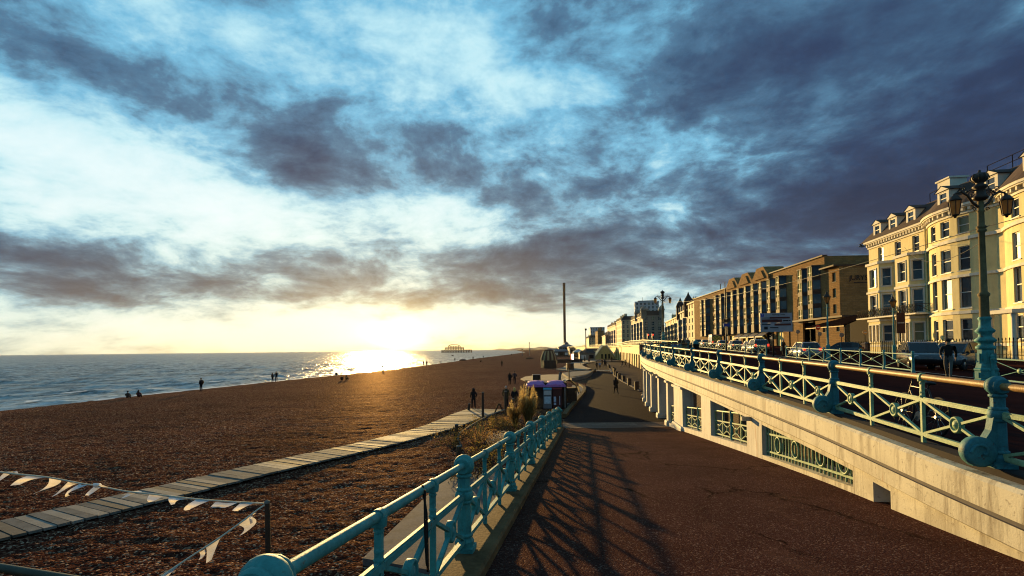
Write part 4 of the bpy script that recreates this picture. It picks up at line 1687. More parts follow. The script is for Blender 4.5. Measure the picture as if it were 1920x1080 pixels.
def brick_hotel():
    h = math.atan(.063)
    loc, rz = frame_at(56.0, 95.0, h)
    R_ = thing('brick_hotel', 'long brown brick hotel with stacked canted bays and zigzag parapet', 'hotel', loc, rz)
    L, zt = 84.0, 17.6
    z0 = .0
    holes = {0: []}
    # small single windows beside the bays
    sm = []
    for u in (10.2, 16.0, 63.6, 75.5):
        for f in range(4):
            sm.append((u - .45, u + .45, 6.7 + f * 2.55, 8.3 + f * 2.55))
    door = (1.2, 8.6, z0, 6.0)
    shops = []
    for i in range(9):
        a = 17.2 + i * 4.9
        shops.append((a, a + 3.5, 1.2, 4.6))
    holes[0] = sm + [door] + shops
    P = [(0, 0), (L, 0)]
    mb = MB()
    wall_path(mb, P, z0, zt, holes, .35)
    mb.quad((0, 0, z0), (0, -30, z0), (0, -30, zt), (0, 0, zt))
    mb.quad((L, 0, z0), (L, 0, zt), (L, -20, zt), (L, -20, z0))
    mb.quad((0, 0, zt), (0, -30, zt), (L, -20, zt), (L, 0, zt))
    mb.build('wall', MT['brick'], R_)
    for hh in sm:
        sash(R_, P[0], P[1], hh, .3, MT['glass_curtain'], MT['brick_dark'], False)
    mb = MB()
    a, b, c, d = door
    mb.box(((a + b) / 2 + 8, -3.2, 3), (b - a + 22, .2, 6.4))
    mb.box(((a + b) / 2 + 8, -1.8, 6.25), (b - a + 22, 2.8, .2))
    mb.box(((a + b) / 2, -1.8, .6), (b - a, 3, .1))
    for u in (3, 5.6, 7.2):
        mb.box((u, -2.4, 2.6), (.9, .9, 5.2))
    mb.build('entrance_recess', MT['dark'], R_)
    # zigzag gables on the parapet
    for u in (27.6, 36.9, 46.3):
        T = lambda p, q, w: (u + p, w, q)
        mb = MB()
        mb.slab([(-4.6, zt - 1.2), (4.6, zt - 1.2), (4.6, zt - .2), (1.9, zt + 2.1), (-1.9, zt + 2.1), (-4.6, zt - .2)][::-1], -4.0, .45, T)
        mb.slab([(-3.0, zt - .6), (3.0, zt - .6), (1.2, zt + 1.3), (-1.2, zt + 1.3)][::-1], .45, .75, T)
        mb.build('gable', MT['brick'], R_)
    mb = MB()
    for u0, u1 in ((0, 22.9), (51, 84)):
        mb.box(((u0 + u1) / 2, -.1, zt + .12), (u1 - u0, .9, .24))
    mb.box((30, -11, zt + .8), (14, 10, 1.8))
    for u in (66, 62):
        mb.tube([(u, -3, zt), (u, -3, zt + 3)], .12, 6)
    mb.build('coping', MT['brick_dark'], R_)
    # canted bays
    bays = [3.1, 7.0] + [16.9 + 4.62 * i for i in range(10)] + [68.5, 72.6]
    pj, hf, hb = 1.15, .85, 1.75
    first = None
    for bi, u in enumerate(bays):
        near = u < 12
        zb = 5.9 if near else 4.9
        if first is None or near != first[1] or bi == 2:
            plan = [(-hb, 0), (-hf, pj), (hf, pj), (hb, 0)]
            mb = MB()
            hol = {}
            for s in range(3):
                Ls = math.hypot(plan[s + 1][0] - plan[s][0], plan[s + 1][1] - plan[s][1])
                hol[s] = [(.12, Ls - .12, 6.75 + f * 2.55 - (0 if near else 0), 8.45 + f * 2.55) for f in range(4)]
            wall_path(mb, plan, zb, 16.2, hol, .12)
            mb.add([(*p, 16.2) for p in plan] + [(-hb, -.1, 16.75), (hb, -.1, 16.75)], [(0, 1, 5, 4), (1, 2, 5), (2, 3, 5)])
            mb.add([(*p, zb) for p in plan], [(3, 2, 1, 0)])
            mb.slab([(-hb - .1, 0), (-hf - .08, pj + .1), (hf + .08, pj + .1), (hb + .1, 0)], 16.1, 16.25, lambda p, q, w: (p, q, w))
            o = mb.build('bay_window', MT['brick_dark'], R_)
            for f in range(4):
                g = MB()
                g.mat = 0
                for s in (0, 1, 2):
                    A, B = plan[s], plan[s + 1]
                    Ls = math.hypot(B[0] - A[0], B[1] - A[1])
                    tx, ty = (B[0] - A[0]) / Ls, (B[1] - A[1]) / Ls
                    nx, ny = -ty, tx
                    pt = lambda uu, z, w: (A[0] + tx * uu + nx * w, A[1] + ty * uu + ny * w, z)
                    c, d = 6.75 + f * 2.55, 8.45 + f * 2.55
                    g.mat = 1 if s == 1 else 0
                    g.quad(pt(.1, c, -.1), pt(.1, d, -.1), pt(Ls - .1, d, -.1), pt(Ls - .1, c, -.1))
                    if s == 1:
                        g.mat = 2
                        g.bar(pt(.1, c + .55, -.06), pt(Ls - .1, c + .55, -.06), .06, .05)
                        g.bar(pt(Ls * .5, c, -.06), pt(Ls * .5, d, -.06), .06, .05, (nx, ny, 0))
                g.build('pane', [MT['glass'], MT['sunlit_pane'], MT['sash']], o)
            first = (o, near)
            o.location = (u, 0, 0)
        else:
            c = dup(first[0], R_)
            c.location = (u, 0, 0)
    # shop fronts, alternate panes painted the yellow of sunlit panels
    sunlit_pane = mat('sunlit yellow panel', (0.62, 0.50, 0.15), .7, .2, 1.5)
    for i, hh in enumerate(shops):
        o = sash(R_, P[0], P[1], hh, .34, MT['glass'] if i % 2 else sunlit_pane, MT['brick_dark'], False)
    for i in range(4):
        u = 26 + i * 4.9
        aw = MB()
        aw.add([(u - 2.1, .1, 4.9), (u + 2.1, .1, 4.9), (u + 2.1, 1.7, 3.9), (u - 2.1, 1.7, 3.9), (u - 2.1, 1.7, 3.65), (u + 2.1, 1.7, 3.65)], [(0, 3, 2, 1), (3, 4, 5, 2)])
        aw.add([(u - 2.1, .1, 4.82), (u + 2.1, .1, 4.82), (u + 2.1, 1.62, 3.82), (u - 2.1, 1.62, 3.82)], [(0, 1, 2, 3)])
        aw.build('awning', MT['lead'], R_)
    # lower end block and annexe nearest the camera
    B_ = MB()
    hs = [(u - .55, u + .55, 7.1 + f * 2.75, 8.7 + f * 2.75) for f in range(3) for u in (1.7,)]
    PB = [(-4.7, .0), (-.02, .0)]
    wall_path(B_, PB, z0, 15.1, {0: hs}, .25)
    B_.quad((-4.7, 0, z0), (-4.7, -26, z0), (-4.7, -26, 15.1), (-4.7, 0, 15.1))
    B_.quad((-4.7, 0, 15.1), (-4.7, -26, 15.1), (-.02, -26, 15.1), (-.02, 0, 15.1))
    B_.build('end_block', MT['brick'], R_)
    for hh in hs:
        sash(R_, PB[0], PB[1], hh, .25, MT['glass_curtain'], MT['brick_dark'], False)
    B_ = MB()
    B_.box((-2.4, -12, 15.2), (4.9, 26, .25))
    B_.build('end_roof', MT['brick_dark'], R_)
    PA = [(-8.2, 1.4), (.9, 1.4)]
    ha = [(1.2, 2.2, 3.9, 5.6), (5.6, 6.6, 3.9, 5.6)]
    B_ = MB()
    wall_path(B_, PA, z0, 6.2, {0: ha}, .25)
    B_.quad((-8.2, 1.4, z0), (-8.2, -10, z0), (-8.2, -10, 6.2), (-8.2, 1.4, 6.2))
    B_.quad((.9, 1.4, z0), (.9, 1.4, 6.2), (.9, -.2, 6.2), (.9, -.2, z0))
    B_.build('annexe', MT['brick'], R_)
    for hh in ha:
        sash(R_, PA[0], PA[1], hh, .25, MT['glass_curtain'], MT['brick_dark'], False)
    B_ = MB()
    B_.box((.4, -3.6, 6.35), (18.2, 11.0, .3))
    B_.build('annexe_roof', MT['brick_dark'], R_)
    t = text_mesh('lettering', 'JURYS INN', 1.15, MT['black'], R_, (-4.76, -4.3, 13.0), (math.pi / 2, 0, -math.pi / 2), .04)
    B_ = MB()
    B_.box((-4.75, -4.3, 12.2), (.06, 4.0, .12))
    B_.build('sign_bar', MT['black'], R_)
    # dark entrance canopy between the two hotels
    c = thing('canopy', 'dark sloping canopy over the gap between brick hotel and cream hotel', 'canopy', (49.5, 79, 0), rz)
    m_ = MB()
    m_.add([(-4, 2.4, 4.6), (7, 2.4, 4.6), (7, -5, 6.4), (1, -5, 6.4), (-4, 2.4, 4.35), (7, 2.4, 4.35)], [(0, 1, 2, 3), (0, 4, 5, 1), (4, 3, 2, 5)])
    m_.build('roof', MT['canopy'], c)
    m_ = MB()
    m_.bar((-4, 2.44, 4.34), (7, 2.44, 4.34), .06, .12)
    m_.build('edge_trim', mat('ochre trim', (0.4, 0.25, 0.08), .6, .2, 2), c)
    for u in (-3.4, 1.5, 6.4):
        m_ = MB()
        m_.tube([(u, 2.0, .6), (u, 2.0, 4.5)], .09, 8)
        m_.build('post', MT['black'], c)
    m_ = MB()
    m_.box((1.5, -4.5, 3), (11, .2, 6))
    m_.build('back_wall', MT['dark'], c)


brick_hotel()


def block(name, label, near, far, ztop, floors, cols, wm, depth=14, roof='flat', sidecols=2, z0=1.2, cat='building', ground=3.6, bays=False, glassm=None):
    """terraced seafront block: facade from near to far, its east end turned to the camera"""
    dx, dy = far[0] - near[0], far[1] - near[1]
    L = math.hypot(dx, dy)
    R_ = thing(name, label, cat, (near[0], near[1], 0), math.atan2(dy, dx))
    P = [(0, -depth), (0, 0), (L, 0)]
    fh = (ztop - z0 - ground) / max(1, floors - 1)
    hol = {0: [], 1: []}
    zs = [(z0 + 1.0, z0 + ground - .7)] + [(z0 + ground + fh * i + .45, z0 + ground + fh * i + fh * .82) for i in range(floors - 1)]
    for i, (c, d) in enumerate(zs):
        for j in range(cols):
            u = (j + .5) * L / cols
            w = min(.85, L / cols * .27)
            hol[1].append((u - w, u + w, c, d))
        for j in range(sidecols):
            u = (j + .5) * depth / sidecols
            w = min(.7, depth / sidecols * .2)
            hol[0].append((u - w, u + w, c, d))
    mb = MB()
    wall_path(mb, P, z0 - 1.5, ztop, hol, .3)
    mb.quad((L, 0, z0 - 1.5), (L, 0, ztop), (L, -depth, ztop), (L, -depth, z0 - 1.5))
    mb.quad((0, 0, ztop), (0, -depth, ztop), (L, -depth, ztop), (L, 0, ztop))
    mb.build('wall', wm, R_)
    for s in (0, 1):
        for q, hh in enumerate(hol[s]):
            A, B = P[s], P[s + 1]
            l_ = math.hypot(B[0] - A[0], B[1] - A[1])
            tx, ty = (B[0] - A[0]) / l_, (B[1] - A[1]) / l_
            nx, ny = -ty, tx
            pt = lambda u, z, w: (A[0] + tx * u + nx * w, A[1] + ty * u + ny * w, z)
            a, b, c, d = hh
            g = MB()
            g.quad(pt(a, c, -.28), pt(a, d, -.28), pt(b, d, -.28), pt(b, c, -.28))
            g.mat = 1
            g.bar(pt(a, (c + d) / 2, -.26), pt(b, (c + d) / 2, -.26), .1, .08)
            g.bar(pt((a + b) / 2, c, -.26), pt((a + b) / 2, d, -.26), .08, .08, (nx, ny, 0))
            g.build('window', [(glassm or MT['glass']) if (q + s) % 4 else MT['glass_curtain'], MT['sash']], R_)
    mb = MB()
    band(mb, P, z0 + ground - .2, z0 + ground + .1, .2)
    band(mb, P, ztop - .5, ztop + .05, .45)
    if floors > 3:
        band(mb, P, z0 + ground + fh * 2 - .1, z0 + ground + fh * 2 + .1, .14)
    mb.build('cornice', wm, R_)
    if bays:
        nb = max(1, cols // 2)
        for j in range(nb):
            u = (j + .5) * L / nb
            b = MB()
            b.slab([(u - 1.5, 0.01), (u - .8, 1.0), (u + .8, 1.0), (u + 1.5, 0.01)][::-1], z0, ztop - fh * 1.05, lambda p, q, w: (p, q, w))
            o = b.build('bay', wm, R_)
            for c, d in zs[:-1]:
                g = MB()
                g.quad((u - .62, 1.02, c), (u - .62, 1.02, d), (u + .62, 1.02, d), (u + .62, 1.02, c))
                g.quad((u - 1.36, .27, c), (u - 1.36, .27, d), (u - .94, .85, d), (u - .94, .85, c))
                g.build('bay_glass', MT['glass'], o)
    if roof == 'mansard':
        mb = MB()
        h_ = 2.8
        mb.add([(-.2, .2, ztop + .06), (L + .2, .2, ztop + .06), (L, -1.6, ztop + h_), (1.2, -1.6, ztop + h_), (-.2, -depth, ztop + .06), (1.2, -depth, ztop + h_), (L, -depth, ztop + h_)], [(0, 1, 2, 3), (4, 0, 3, 5), (3, 2, 6, 5)])
        r_ = mb.build('roof', MT['slate'], R_)
        for j in range(cols):
            u = (j + .5) * L / cols
            d = MB()
            d.box((u, -.4, ztop + 1.2), (1.1, 1.5, 1.9))
            d.box((u, .36, ztop + 1.2), (.7, .03, 1.3))
            d.build('dormer', wm, r_)
    for j in range(3 if roof != 'none' else 0):
        mb = MB()
        u = L * (.15 + .35 * j)
        mb.box((u, -3.5, ztop + 2.0 + (1 if roof == 'mansard' else 0)), (1.0, 2.2, 3.0))
        for q in (-.6, 0, .6):
            mb.lathe([(.16, 0), (.13, .6)], (u, -3.5 + q, ztop + 3.5 + (1 if roof == 'mansard' else 0)), 6)
        mb.build('chimney', wm, R_)
    return R_, L


def ptx(px, y):
    return ((px - 960) / F * y, y)


block('seafront_block', 'cream six storey block glinting in the sun beside the brick hotel', ptx(1313, 178), ptx(1291, 197), 17.6, 6, 4, MT['cream2'], 16, 'none')
b3, L3 = block('seafront_block', 'brown ornate block with corner turrets left of the cream block', ptx(1290, 199), ptx(1273, 224), 15.8, 5, 4, MT['grey_stone'], 14, 'mansard', bays=True)
for u in (1.5, L3 - 1.5):
    m_ = MB()
    m_.lathe([(1.7, 13), (1.7, 18.2), (1.9, 18.4), (1.5, 19.6), (.5, 21.2), (.0, 22.6)], (u, -.6, 0), 10)
    m_.build('turret', MT['slate'], b3)
b4, L4 = block('seafront_block', 'pale bay fronted terrace with a tall chimney block behind the far lamp', ptx(1272, 226), ptx(1248, 280), 14.8, 5, 8, MT['cream2'], 16, 'flat', bays=True)
m_ = MB()
m_.box((24, -9, 16.5), (12, 7, 5))
m_.build('roof_block', MT['brick_dark'], b4)
b5, L5 = block('grand_hotel', 'grey stone corner hotel with domed turrets below the tower block', ptx(1206, 300), ptx(1184, 352), 19.6, 6, 9, MT['grey_stone'], 11, 'mansard', 3, z0=1.6, cat='hotel', bays=True)
for u, v in ((.6, -.6), (.6, -10.4), (L5 * .5, -.4)):
    m_ = MB()
    m_.lathe([(1.6, 18), (1.6, 22.5), (1.9, 22.7), (1.5, 24), (.7, 25), (.15, 25.4), (.1, 27), (0, 27.3)], (u, v, 0), 10)
    m_.build('turret', MT['grey_stone'], b5)
tb, LT = block('tower_block', 'tall slab tower block with banded floors rising behind the grey stone hotel', ptx(1192, 420), ptx(1191, 455), 37.5, 12, 8, MT['white_panel'], 18, 'none', 6, z0=2, ground=4)
m_ = MB()
for f in range(12):
    m_.box((LT / 2, -9, 6.2 + f * 2.85), (LT + .5, 18.6, 1.05))
m_.build('floor_band', MT['white_panel'], tb)
m_ = MB()
m_.box((LT / 2, -9, 38.2), (LT - 4, 14, 1.4))
m_.tube([(LT / 2, -6, 38), (LT / 2, -6, 43)], .15, 5)
m_.build('plant_room', MT['brick_dark'], tb)
block('seafront_block', 'cream corner block with a dark shaded end wall west of the grey stone hotel', ptx(1166, 384), ptx(1156, 420), 21.8, 6, 6, MT['cream2'], 8.5, 'mansard', 3, z0=2)
block('seafront_block', 'pink tinted terrace at the far end of the seafront row', ptx(1155, 432), ptx(1139, 500), 20.5, 5, 8, MT['pink'], 10, 'mansard', 3, z0=2, bays=True)
block('seafront_block', 'white slab block far along the seafront above brown roofs', ptx(1107, 640), ptx(1105, 700), 27, 7, 8, MT['white_panel'], 17, 'none', 6, z0=2)
block('seafront_block', 'brown brick block in front of the far white slab', ptx(1121, 540), ptx(1116, 590), 19.5, 5, 6, MT['brick'], 6.5, 'flat', 3, z0=2)
block('seafront_block', 'low ochre block at the far left end of the seafront row', ptx(1104, 620), ptx(1099, 690), 14, 4, 6, MT['cream2'], 9, 'mansard', 3, z0=2)
block('seafront_block', 'small brown terrace between the pink terrace and the far white slab', ptx(1135, 480), ptx(1128, 540), 13.5, 4, 6, MT['grey_stone'], 5, 'flat', 2, z0=2)


# ---------------------------------------------------------------- observation tower and its pavilion
def obs_tower():
    x, y, _ = at(1059, 640, 1287)
    t = thing('observation_tower', 'very tall slim dark observation tower rising from the seafront', 'tower', (x, y, 0))
    mb = MB()
    mb.lathe([(3.1, -4), (3.1, 152), (3.3, 152.2), (3.3, 160.5), (2.6, 161)], n=20)
    mb.build('shaft', mat('tower cladding', (0.045, 0.022, 0.018), .7, .2, .02, metal=.3), t)
    x, y, _ = at(1062, 650, 560)
    p = thing('beach_pavilion', 'low pavilion with a hipped roof and lantern at the foot of the slim tower', 'pavilion', (x, y, PROM_Z))
    mb = MB()
    mb.box((0, 0, 3), (17, 12, 6))
    mb.build('wall', MT['grey_stone'], p)
    mb = MB()
    for i in range(9):
        mb.box((-7.2 + 1.8 * i, -6.05, 3.4), (1.0, .12, 3.4))
    mb.build('window', MT['glass'], p)
    mb = MB()
    mb.box((0, 0, 6.2), (18.5, 13.5, .5))
    mb.lathe([(12, 6.45), (4, 9.2), (3, 9.3), (3, 10.4), (3.4, 10.5), (.3, 12.2), (0, 13)], n=4, smooth=False, ph=math.pi / 4, sq=.8)
    mb.build('roof', MT['lead'], p)
    x, y, _ = at(1092, 650, 430)
    p = thing('beach_pavilion', 'long low beach building with flat roof right of the hipped pavilion', 'pavilion', (x, y, PROM_Z))
    mb = MB()
    mb.box((0, 0, 2.6), (22, 10, 5.2))
    mb.build('wall', MT['grey_stone'], p)
    mb = MB()
    mb.box((0, 0, 5.4), (23.5, 11.5, .5))
    mb.build('roof', MT['brick_dark'], p)
    mb = MB()
    for i in range(8):
        mb.box((-9.1 + 2.6 * i, -5.05, 2.4), (1.6, .12, 3))
    mb.build('window', MT['glass'], p)
    x, y, _ = at(1084, 650, 300)
    p = thing('beach_kiosk', 'small white kiosk with pale hipped roof beside the lit board', 'kiosk', (x, y, PROM_Z))
    mb = MB()
    mb.box((0, 0, 1.3), (5.5, 4, 2.6))
    mb.build('wall', MT['brick_dark'], p)
    mb = MB()
    mb.lathe([(4.6, 2.6), (1.2, 4.2), (0, 4.4)], n=4, smooth=False, ph=math.pi / 4, sq=.8)
    mb.build('roof', MT['white_panel'], p)
    mb = MB()
    mb.box((0, -2.03, 1.4), (4, .1, 1.3))
    mb.build('hatch', MT['glass'], p)
    # backlit board
    x, y, z = at(1073, 664, 175)
    b = thing('lit_board', 'bright backlit white and red poster board on the promenade', 'sign', (x, y, PROM_Z))
    mb = MB()
    mb.box((0, 0, 2.0), (1.0, .25, 2.0))
    mb.box((0, 0, .5), (.3, .2, 1.0))
    mb.build('case', MT['black'], b)
    mb = MB()
    mb.box((.12, -.14, 2.0), (.66, .03, 1.8))
    mb.build('screen', glow('lit screen', (1, .95, .8), 2.0), b)
    mb = MB()
    mb.box((-.34, -.14, 2.0), (.26, .03, 1.8))
    mb.build('red_panel', glow('lit red', (1, .06, .03), 1.3), b)


obs_tower()


def ruin():
    x, y, _ = at(848, 653, 1000)
    t = thing('ruined_pier', 'rusty skeleton of a ruined pier standing in the sea under the sunset', 'pier', (x, y, SEA_Z))
    rust = mat('rusted iron', (0.05, 0.016, 0.009), .8, .3, .3)
    mb = MB()
    for i in range(19):
        u = -19 + 55 * i / 18
        for v in (-6, 6):
            mb.bar((u, v, -1), (u, v, 5.2), .85, .85)
        if i < 18:
            mb.bar((u, -6, 1), (u + 3, -6, 5), .6, .6)
    mb.box((8, 0, 5.3), (56, 13, .6))
    mb.build('deck', rust, t)
    mb = MB()
    for i in range(12):
        a = -13 + 34 * i / 11
        for v in (-5, 5):
            mb.bar((a, v, 5.6), (a, v, 9.6), .8, .8)
            if 1 < i < 10:
                mb.bar((a, v, 9.6), (a, v * .8, 12.6), .7, .7)
    for v in (-5, 5):
        for z in (7.6, 9.7):
            mb.bar((-13, v, z), (21, v, z), .85, .85)
        mb.bar((-8, v * .8, 12.6), (15, v * .8, 12.6), .85, .85)
    for i in range(9):
        a0, a1 = math.pi * i / 9, math.pi * (i + 1) / 9
        for v in (-3.5, 0, 3.5):
            mb.bar((3.5 - 10 * math.cos(a0), v, 12.6 + 3 * math.sin(a0)), (3.5 - 10 * math.cos(a1), v, 12.6 + 3 * math.sin(a1)), .8, .8)
        if i % 2:
            mb.bar((3.5 - 10 * math.cos(a0), -3.5, 12.6 + 3 * math.sin(a0)), (3.5 - 10 * math.cos(a0), 3.5, 12.6 + 3 * math.sin(a0)), .8, .8)
    mb.build('pavilion_frame', rust, t)


ruin()


# ---------------------------------------------------------------- far retaining wall with arches, stairs
def retaining():
    ochre = stucco_mat('sunlit gold render', (0.62, 0.42, 0.13), (0.12, 0.07, 0.03), 0.5)  # gold of low sunlight put into the render colour
    r = thing('arched_wall', 'sunlit gold retaining wall with dark arches along the far promenade', 'wall')
    P = [(20.5, 66), (21, 75), (27, 110), (36, 165), (41, 200), (44.5, 238), (46, 300), (52, 500)]
    mb, ar = MB(), MB()
    for i in range(len(P) - 1):
        (x0, y0), (x1, y1) = P[i], P[i + 1]
        L = math.hypot(x1 - x0, y1 - y0)
        za, zb = float(zu(x0 + 3, y0)), float(zu(x1 + 3, y1))
        n = max(1, int(L / 7))
        hol = [(j * L / n + 1.6, (j + 1) * L / n - 1.6, PROM_Z, PROM_Z + 3.1) for j in range(n)]
        wall_path(mb, [(x0, y0), (x1, y1)], PROM_Z - .3, min(za, zb) + .1, {0: hol}, .8)
        tx, ty = (x1 - x0) / L, (y1 - y0) / L
        for a, b, c, d in hol:
            ar.quad((x0 + tx * a + ty * .75, y0 + ty * a - tx * .75, c), (x0 + tx * a + ty * .75, y0 + ty * a - tx * .75, d), (x0 + tx * b + ty * .75, y0 + ty * b - tx * .75, d), (x0 + tx * b + ty * .75, y0 + ty * b - tx * .75, c))
        mb.bar((x0, y0, za + .1), (x1, y1, zb + .1), .7, .5)
    mb.build('wall_face', ochre, r)
    ar.build('arch_door', MT['dark'], r)
    g = thing('far_railing', 'thin pale railing on top of the sunlit gold retaining wall', 'railing')
    mb = MB()
    for i in range(len(P) - 1):
        (x0, y0), (x1, y1) = P[i], P[i + 1]
        L = math.hypot(x1 - x0, y1 - y0)
        za, zb = float(zu(x0 + 3, y0)) + .3, float(zu(x1 + 3, y1)) + .3
        for z in (.5, 1.1):
            mb.bar((x0, y0, za + z), (x1, y1, zb + z), .08, .08)
        n = int(L / 2.4)
        for j in range(n):
            t = j / n
            q = (x0 + (x1 - x0) * t, y0 + (y1 - y0) * t, za + (zb - za) * t)
            mb.bar(q, (q[0], q[1], q[2] + 1.15), .1, .1)
    mb.build('bars', MT['teal_pale'], g)
    # double flight of steps
    s = thing('double_stairs', 'triangular double flight of sunlit gold stone steps against the far retaining wall', 'stairs', (39.2, 226, PROM_Z), .0)
    T = lambda p, q, w: (p, w, q)
    mb = MB()
    Hs, W_ = 5.6, 4.6
    mb.slab([(-W_, 0), (W_, 0), (W_, .5), (.7, Hs), (-.7, Hs), (-W_, .5)][::-1], 0, 4, T)
    mb.build('flank_wall', ochre, s)
    mb = MB()
    for sx in (-1, 1):
        mb.bar((sx * W_, -.1, .9), (sx * .6, -.1, Hs + .5), .5, .45)
        mb.bar((sx * W_, 4.1, .9), (sx * .6, 4.1, Hs + .5), .5, .45)
        for i in range(16):
            mb.box((sx * (W_ - (W_ - .8) * (i + .5) / 16), 2, .35 + (Hs - .4) * (i + .5) / 16), (.3, 3.6, .3))
    mb.build('balustrade', mat('lit coping', (0.8, 0.68, 0.45), .8, .3, 1), s)  # coping colour raised so it looks lit
    mb = MB()
    for u in (-1.2, .4, 1.8):
        mb.box((u, -.05, 1.2), (.7, .12, 2.0))
    mb.build('doorway', MT['dark'], s)


retaining()
# ================================================================ street furniture
MT['amber_glass'] = backlit('amber lantern glass', (0.34, 0.22, 0.08), (0.50, 0.33, 0.12), .45)
MT['lamp_iron'] = mat('bronze painted iron', (0.050, 0.030, 0.020), .5, .4, 5, .002, 40)


def big_lamp(loc, label):
    t = thing('promenade_lamp', label, 'street lamp', loc, 0, 'ornate twin lantern promenade lamps')
    mb = MB()
    mb.lathe([(.44, 0), (.44, .10), (.40, .14), (.40, .46), (.43, .50), (.43, .56), (.38, .60), (.33, .80), (.30, 1.2), (.29, 1.38)], n=8, smooth=False, ph=math.pi / 8)
    for i in range(8):
        a = math.pi / 4 * i
        mb.box((.31 * math.cos(a), .31 * math.sin(a), 1.0), (.05, .12, .42), a)
        mb.box((.385 * math.cos(a), .385 * math.sin(a), .3), (.05, .16, .22), a)
    mb.build('plinth', MT['teal'], t)
    mb = MB()
    mb.lathe([(.30, 1.38), (.34, 1.42), (.34, 1.50), (.25, 1.56), (.24, 1.64), (.36, 1.72), (.38, 1.78), (.24, 1.90), (.22, 2.02), (.33, 2.12), (.34, 2.18), (.21, 2.32), (.19, 2.6), (.24, 2.68), (.20, 2.76)], n=16)
    mb.build('moulded_collar', MT['teal'], t)
    mb = MB()
    mb.lathe([(.18, 2.7), (.165, 3.6), (.21, 3.66), (.21, 3.74), (.135, 3.82), (.11, 6.35), (.18, 6.40), (.18, 6.46), (.13, 6.50), (.18, 6.55), (.18, 6.61), (.125, 6.66), (.11, 7.2), (.15, 7.26), (.11, 7.32), (.10, 7.75)], n=14)
    mb.build('shaft', mat('sunlit beige lamp shaft', (0.16, 0.115, 0.055), .7, .4, 3, .003, 30, spec=.05), t)  # shaft colour carries the sun's warm yellow
    mb = MB()
    mb.lathe([(.10, 7.7), (.26, 7.78), (.30, 7.86), (.20, 7.95), (.17, 8.2), (.27, 8.28), (.27, 8.34), (.13, 8.44), (.16, 8.50), (.27, 8.62), (.29, 8.74), (.22, 8.84), (.12, 8.88), (.05, 8.96), (.05, 9.02), (0, 9.06)], n=14)
    for i in range(8):
        a = math.pi / 4 * i
        mb.tube([(.16 * math.cos(a), .16 * math.sin(a), 8.5), (.32 * math.cos(a), .32 * math.sin(a), 8.66), (.26 * math.cos(a), .26 * math.sin(a), 8.84), (.04 * math.cos(a), .04 * math.sin(a), 8.9)], .025, 5)
    mb.build('crown_finial', MT['lamp_iron'], t)
    for s in (-1, 1):
        mb = MB()
        pts = [(s * .10, 0, 7.45), (s * .32, 0, 7.62), (s * .55, 0, 7.95), (s * .80, 0, 8.10), (s * 1.04, 0, 8.05), (s * 1.10, 0, 7.92)]
        mb.tube(pts, [.06, .055, .05, .045, .04, .035], 8)
        mb.tube([(s * .12, 0, 8.15), (s * .4, 0, 8.2), (s * .62, 0, 8.06), (s * .9, 0, 8.08)], .03, 6)
        for c, r0 in (((.36, 7.98), .16), ((.70, 8.24), .11), ((.28, 7.36), .10)):
            sp = [(s * (c[0] + r0 * (1 - i / 14) * math.cos(i * .6)), 0, c[1] + r0 * (1 - i / 14) * math.sin(i * .6)) for i in range(13)]
            mb.tube(sp, .022, 5)
        for q in (.55, .82):
            mb.ball((s * q, 0, 8.12), .055, 8, 6)
        mb.build('bracket_arm', MT['lamp_iron'], t)
        ln = MB()
        x = s * 1.10
        ln.lathe([(.23, 7.70), (.26, 7.72), (.26, 7.76), (.20, 7.82), (.16, 7.90), (.07, 7.95), (.05, 8.02), (0, 8.05)], (x, 0, 0), 6)
        ln.lathe([(.0, 6.98), (.05, 7.0), (.06, 7.06), (.15, 7.09), (.15, 7.13)], (x, 0, 0), 6)
        for i in range(6):
            a = math.pi / 3 * i
            ln.bar((x + .15 * math.cos(a), .15 * math.sin(a), 7.12), (x + .23 * math.cos(a), .23 * math.sin(a), 7.72), .028, .028, (math.cos(a), math.sin(a), 0))
        lo = ln.build('lantern', MT['lamp_iron'], t)
        g = MB()
        g.lathe([(.135, 7.13), (.212, 7.71)], (x, 0, 0), 6, smooth=False)
        g.build('lantern_glass', MT['amber_glass'], lo)
    return t


lamp0 = big_lamp((20.05, 22.6, float(zu(20, 22.6))), 'large ornate twin lantern lamp post with turquoise base, nearest the camera')
l2 = dup(lamp0)
l2.location = (22.7, 80, float(zu(22.7, 80)) - .1)
l2['label'] = 'distant ornate twin lantern lamp post standing against bright sky'


